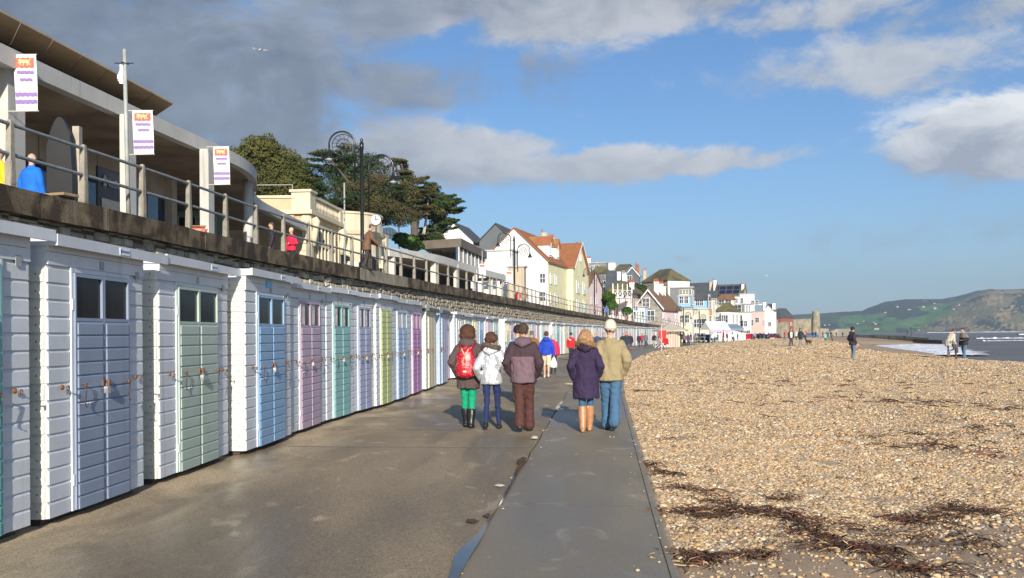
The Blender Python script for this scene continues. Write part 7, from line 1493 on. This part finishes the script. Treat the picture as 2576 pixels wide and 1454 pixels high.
def tent(label, px, Y, w, d, h0, h1, c, rz=.35):
    a, _ = ray(px, 850); t = thing('market_tent', label, 'tent', (a * Y, Y, 0), rz); m = M('tent_%d' % int(c[0] * 999), c, .7, .06, 2)
    b = MB(); b.quad([(-w / 2, 0, h0), (w / 2, 0, h0), (w / 2, d / 2, h1), (-w / 2, d / 2, h1)]).quad([(-w / 2, d, h0), (-w / 2, d / 2, h1), (w / 2, d / 2, h1), (w / 2, d, h0)]).quad([(-w / 2, 0, h0), (-w / 2, d / 2, h1), (-w / 2, d, h0)]).quad([(w / 2, 0, h0), (w / 2, d, h0), (w / 2, d / 2, h1)]).box(-w / 2, w / 2, -.02, .02, h0 - .35, h0 - .001); b.build('canopy', m, t)
    for x in (-w / 2, w / 2):
        for y in (0, d): MB().tube([(x, y, 0), (x, y, h0)], .04, 6).build('leg', POLE, t)
    return t
t = tent('white peaked market tent with a lilac valance on the far promenade', 1813, 150, 4.0, 3.2, 2.2, 3.6, (.74, .72, .74)); MB().box(-2.0, 2.0, -.06, -.03, 1.75, 2.2).build('lilac_valance', M('lilac', (.50, .40, .60), .8), t)
tent('grey blue market tent right of the white one', 1846, 158, 4.2, 4, 2.4, 3.2, (.20, .25, .33))
rb = thing('terracotta_awning', 'tan tiled awning behind the white tent', 'awning', at(1826, 826, 176)); MB().extr([(-4, 0, .9), (4.5, 1, -.9), (4.5, 3, -.9), (-4, 2.5, .9)], (0, 0, .25)).build('roof', ROOFS['brown'], rb); MB().box(-3.8, 4.2, 1.2, 2.4, -5, -.9).build('wall', WHT, rb)
def deckchair(label, px, Y, m, rz, nm='deck_chair'):
    a, _ = ray(px, 850); t = thing(nm, label, 'deck chair', (a * Y, Y, 0), rz)
    for x in (-.35, .35): MB().tube([(x, -.5, 0), (x, .35, 1.1)], .03, 5).tube([(x, .5, 0), (x, -.3, .55)], .03, 5).build('frame', WALLS['white'], t)
    b = MB(); b.quad([(-.33, -.35, .38), (.33, -.35, .38), (.33, .05, .42), (-.33, .05, .42)]).quad([(-.33, .05, .42), (.33, .05, .42), (.33, .33, 1.08), (-.33, .33, 1.08)]); b.build('canvas', m, t)
RD = M('red_canvas', (.62, .03, .03), .8)
t = thing('feather_banner', 'upright red banner board beside the white hut end', 'banner', (ray(1667, 850)[0] * 104, 104, 0)); MB().box(-.42, .42, 0, .05, .25, 2.0).build('board', RD, t); MB().tube([(0, .06, 0), (0, .06, 2.05)], .03, 6).build('post', POLE, t)
t = thing('slatted_screen', 'peach pink slatted screen with a rounded top by the parasol', 'screen', (ray(1690, 850)[0] * 106, 106, 0))
for k in range(7): MB().box(-.95 + k * .28, -.72 + k * .28, 0, .04, 0, 1.3 + .25 * math.sin(math.pi * (k + .5) / 7)).build('slat', M('peach_wood', (.72, .45, .34), .8), t)
deckchair('red canvas deck chair next to the peach screen', 1676, 103, RD, 2.6); deckchair('white framed deck chair leaning by the first white post', 1660, 101, WALLS['white'], 2.0)
t = thing('marker_pole', 'slim white pole standing at the edge of the promenade before the parasol', 'pole', (ray(1664, 850)[0] * 80, 80, 0)); MB().tube([(0, 0, 0), (0, 0, 2.35)], .035, 6).build('pole', M('white_pole', (.6, .6, .58), .5), t)
for px, Y, lab in ((1755, 122, 'grey metal barrier in front of the dark parked car'), (1795, 118, 'metal railing frame left of the red walker'), (1808, 120, 'second metal railing frame nearer the red walker')):
    a, _ = ray(px, 850); t = thing('barrier', lab, 'barrier', (a * Y, Y, 0), .3); b = MB(); w = 2.2 if px < 1760 else 1.0
    for z in (.2, .65, 1.1): b.tube([(-w / 2, 0, z), (w / 2, 0, z)], .025, 5)
    b.build('rail', POLE, t)
    for x in (-w / 2, 0, w / 2): MB().tube([(x, 0, 0), (x, 0, 1.1)], .03, 5).build('post', POLE, t)
def car(label, px, Y, c, rz, z=0, sc=1.0):
    a, _ = ray(px, 850); t = thing('parked_car', label, 'car', (a * Y, Y, z), rz, 'cars parked on the far promenade'); t.scale = (sc,) * 3; m = M('car_paint_%d_%d' % (int(c[0] * 999), int(c[2] * 999)), c, .25, .04, 3)
    prof = [(-2.05, .30), (-2.1, .62), (-1.95, .88), (-1.2, .95), (-.65, 1.38), (.75, 1.42), (1.45, .98), (2.0, .86), (2.1, .55), (2.0, .30)]
    b = MB(); b.extr([(x, -.82, zz) for x, zz in prof], (0, 1.64, 0)); b.build('body', m, t); b = MB(); b.extr([(x, -.826, zz) for x, zz in ((-1.05, .97), (-.6, 1.33), (.7, 1.36), (1.25, .99))], (0, 1.652, 0)); b.extr([(1.33, -.72, 1.02), (.82, -.72, 1.38), (.80, -.72, 1.36), (1.30, -.72, 1.0)], (0, 1.44, 0)); b.build('side_windows', GLS, t)
    for x in (-1.3, 1.3):
        for y in (-.80, .62): b = MB(); b.lathe([(.30, 0), (.32, .03), (.32, .17), (.30, .20)], n=14); b.v = [(x + q[0], y + q[2], .32 + q[1]) for q in b.v]; w = b.build('wheel', M('tyre', (.02, .02, .02), .9), t); b = MB(); b.lathe([(.17, 0), (.15, .21)], n=10); b.v = [(x + q[0], y - .005 + q[2], .32 + q[1]) for q in b.v]; b.build('rim', STEEL, w)
    for y in (-.6, .6): MB().box(2.02, 2.09, y - .16, y + .16, .62, .76).build('headlight', M('headlight_glass', (.6, .6, .62), .15), t)
car('dark estate car parked behind the metal barriers', 1776, 158, (.02, .022, .03), -1.0); car('black car with a rounded roof near the pink hotel', 1912, 215, (.015, .015, .02), -1.1); car('bright red car seen from behind at the pub corner', 1884, 190, (.50, .01, .03), 1.2); car('dark maroon car below the red brick house', 1944, 235, (.12, .01, .02), -.6); car('blue and white car near the round tower', 2040, 255, (.06, .12, .28), .2)
# gulls
def gull(label, px, py, Y, span, rz):
    p = at(px, py, Y); t = thing('gull', label, 'gull', p, rz); s = span / 1.2; t.scale = (s,) * 3; GW = M('gull_white', (.75, .75, .75), .7); GG = M('gull_grey', (.40, .42, .45), .7); b = MB()
    b.tube([(0, -.28, 0), (0, -.18, .0), (0, 0, .0), (0, .14, .02), (0, .22, .04), (0, .28, .03)], [(.01, .05), .035, .06, .045, .032, .008], 10); b.build('body', GW, t, smooth=True)
    for sd in (-1, 1): b = MB(); b.extr([(sd * .03, .08, .03), (sd * .30, .10, .12), (sd * .62, -.06, .06), (sd * .58, -.10, .055), (sd * .28, -.02, .11), (sd * .03, -.08, .03)], (0, 0, .012)); b.build('wing', GG, t)
gull('gull gliding against the dark cloud at upper left', 652, 127, 55, 1.25, .5); gull('small gull low over the far town sky', 1926, 694, 150, 1.2, 1.0); gull('tiny gull in the blue sky right of the orange roof', 1457, 607, 150, 1.1, .2)
gull('gull perched above the white gabled house', 1147, 557, 141, 1.0, 1.4)

bpy.data.scenes.remove(TS)
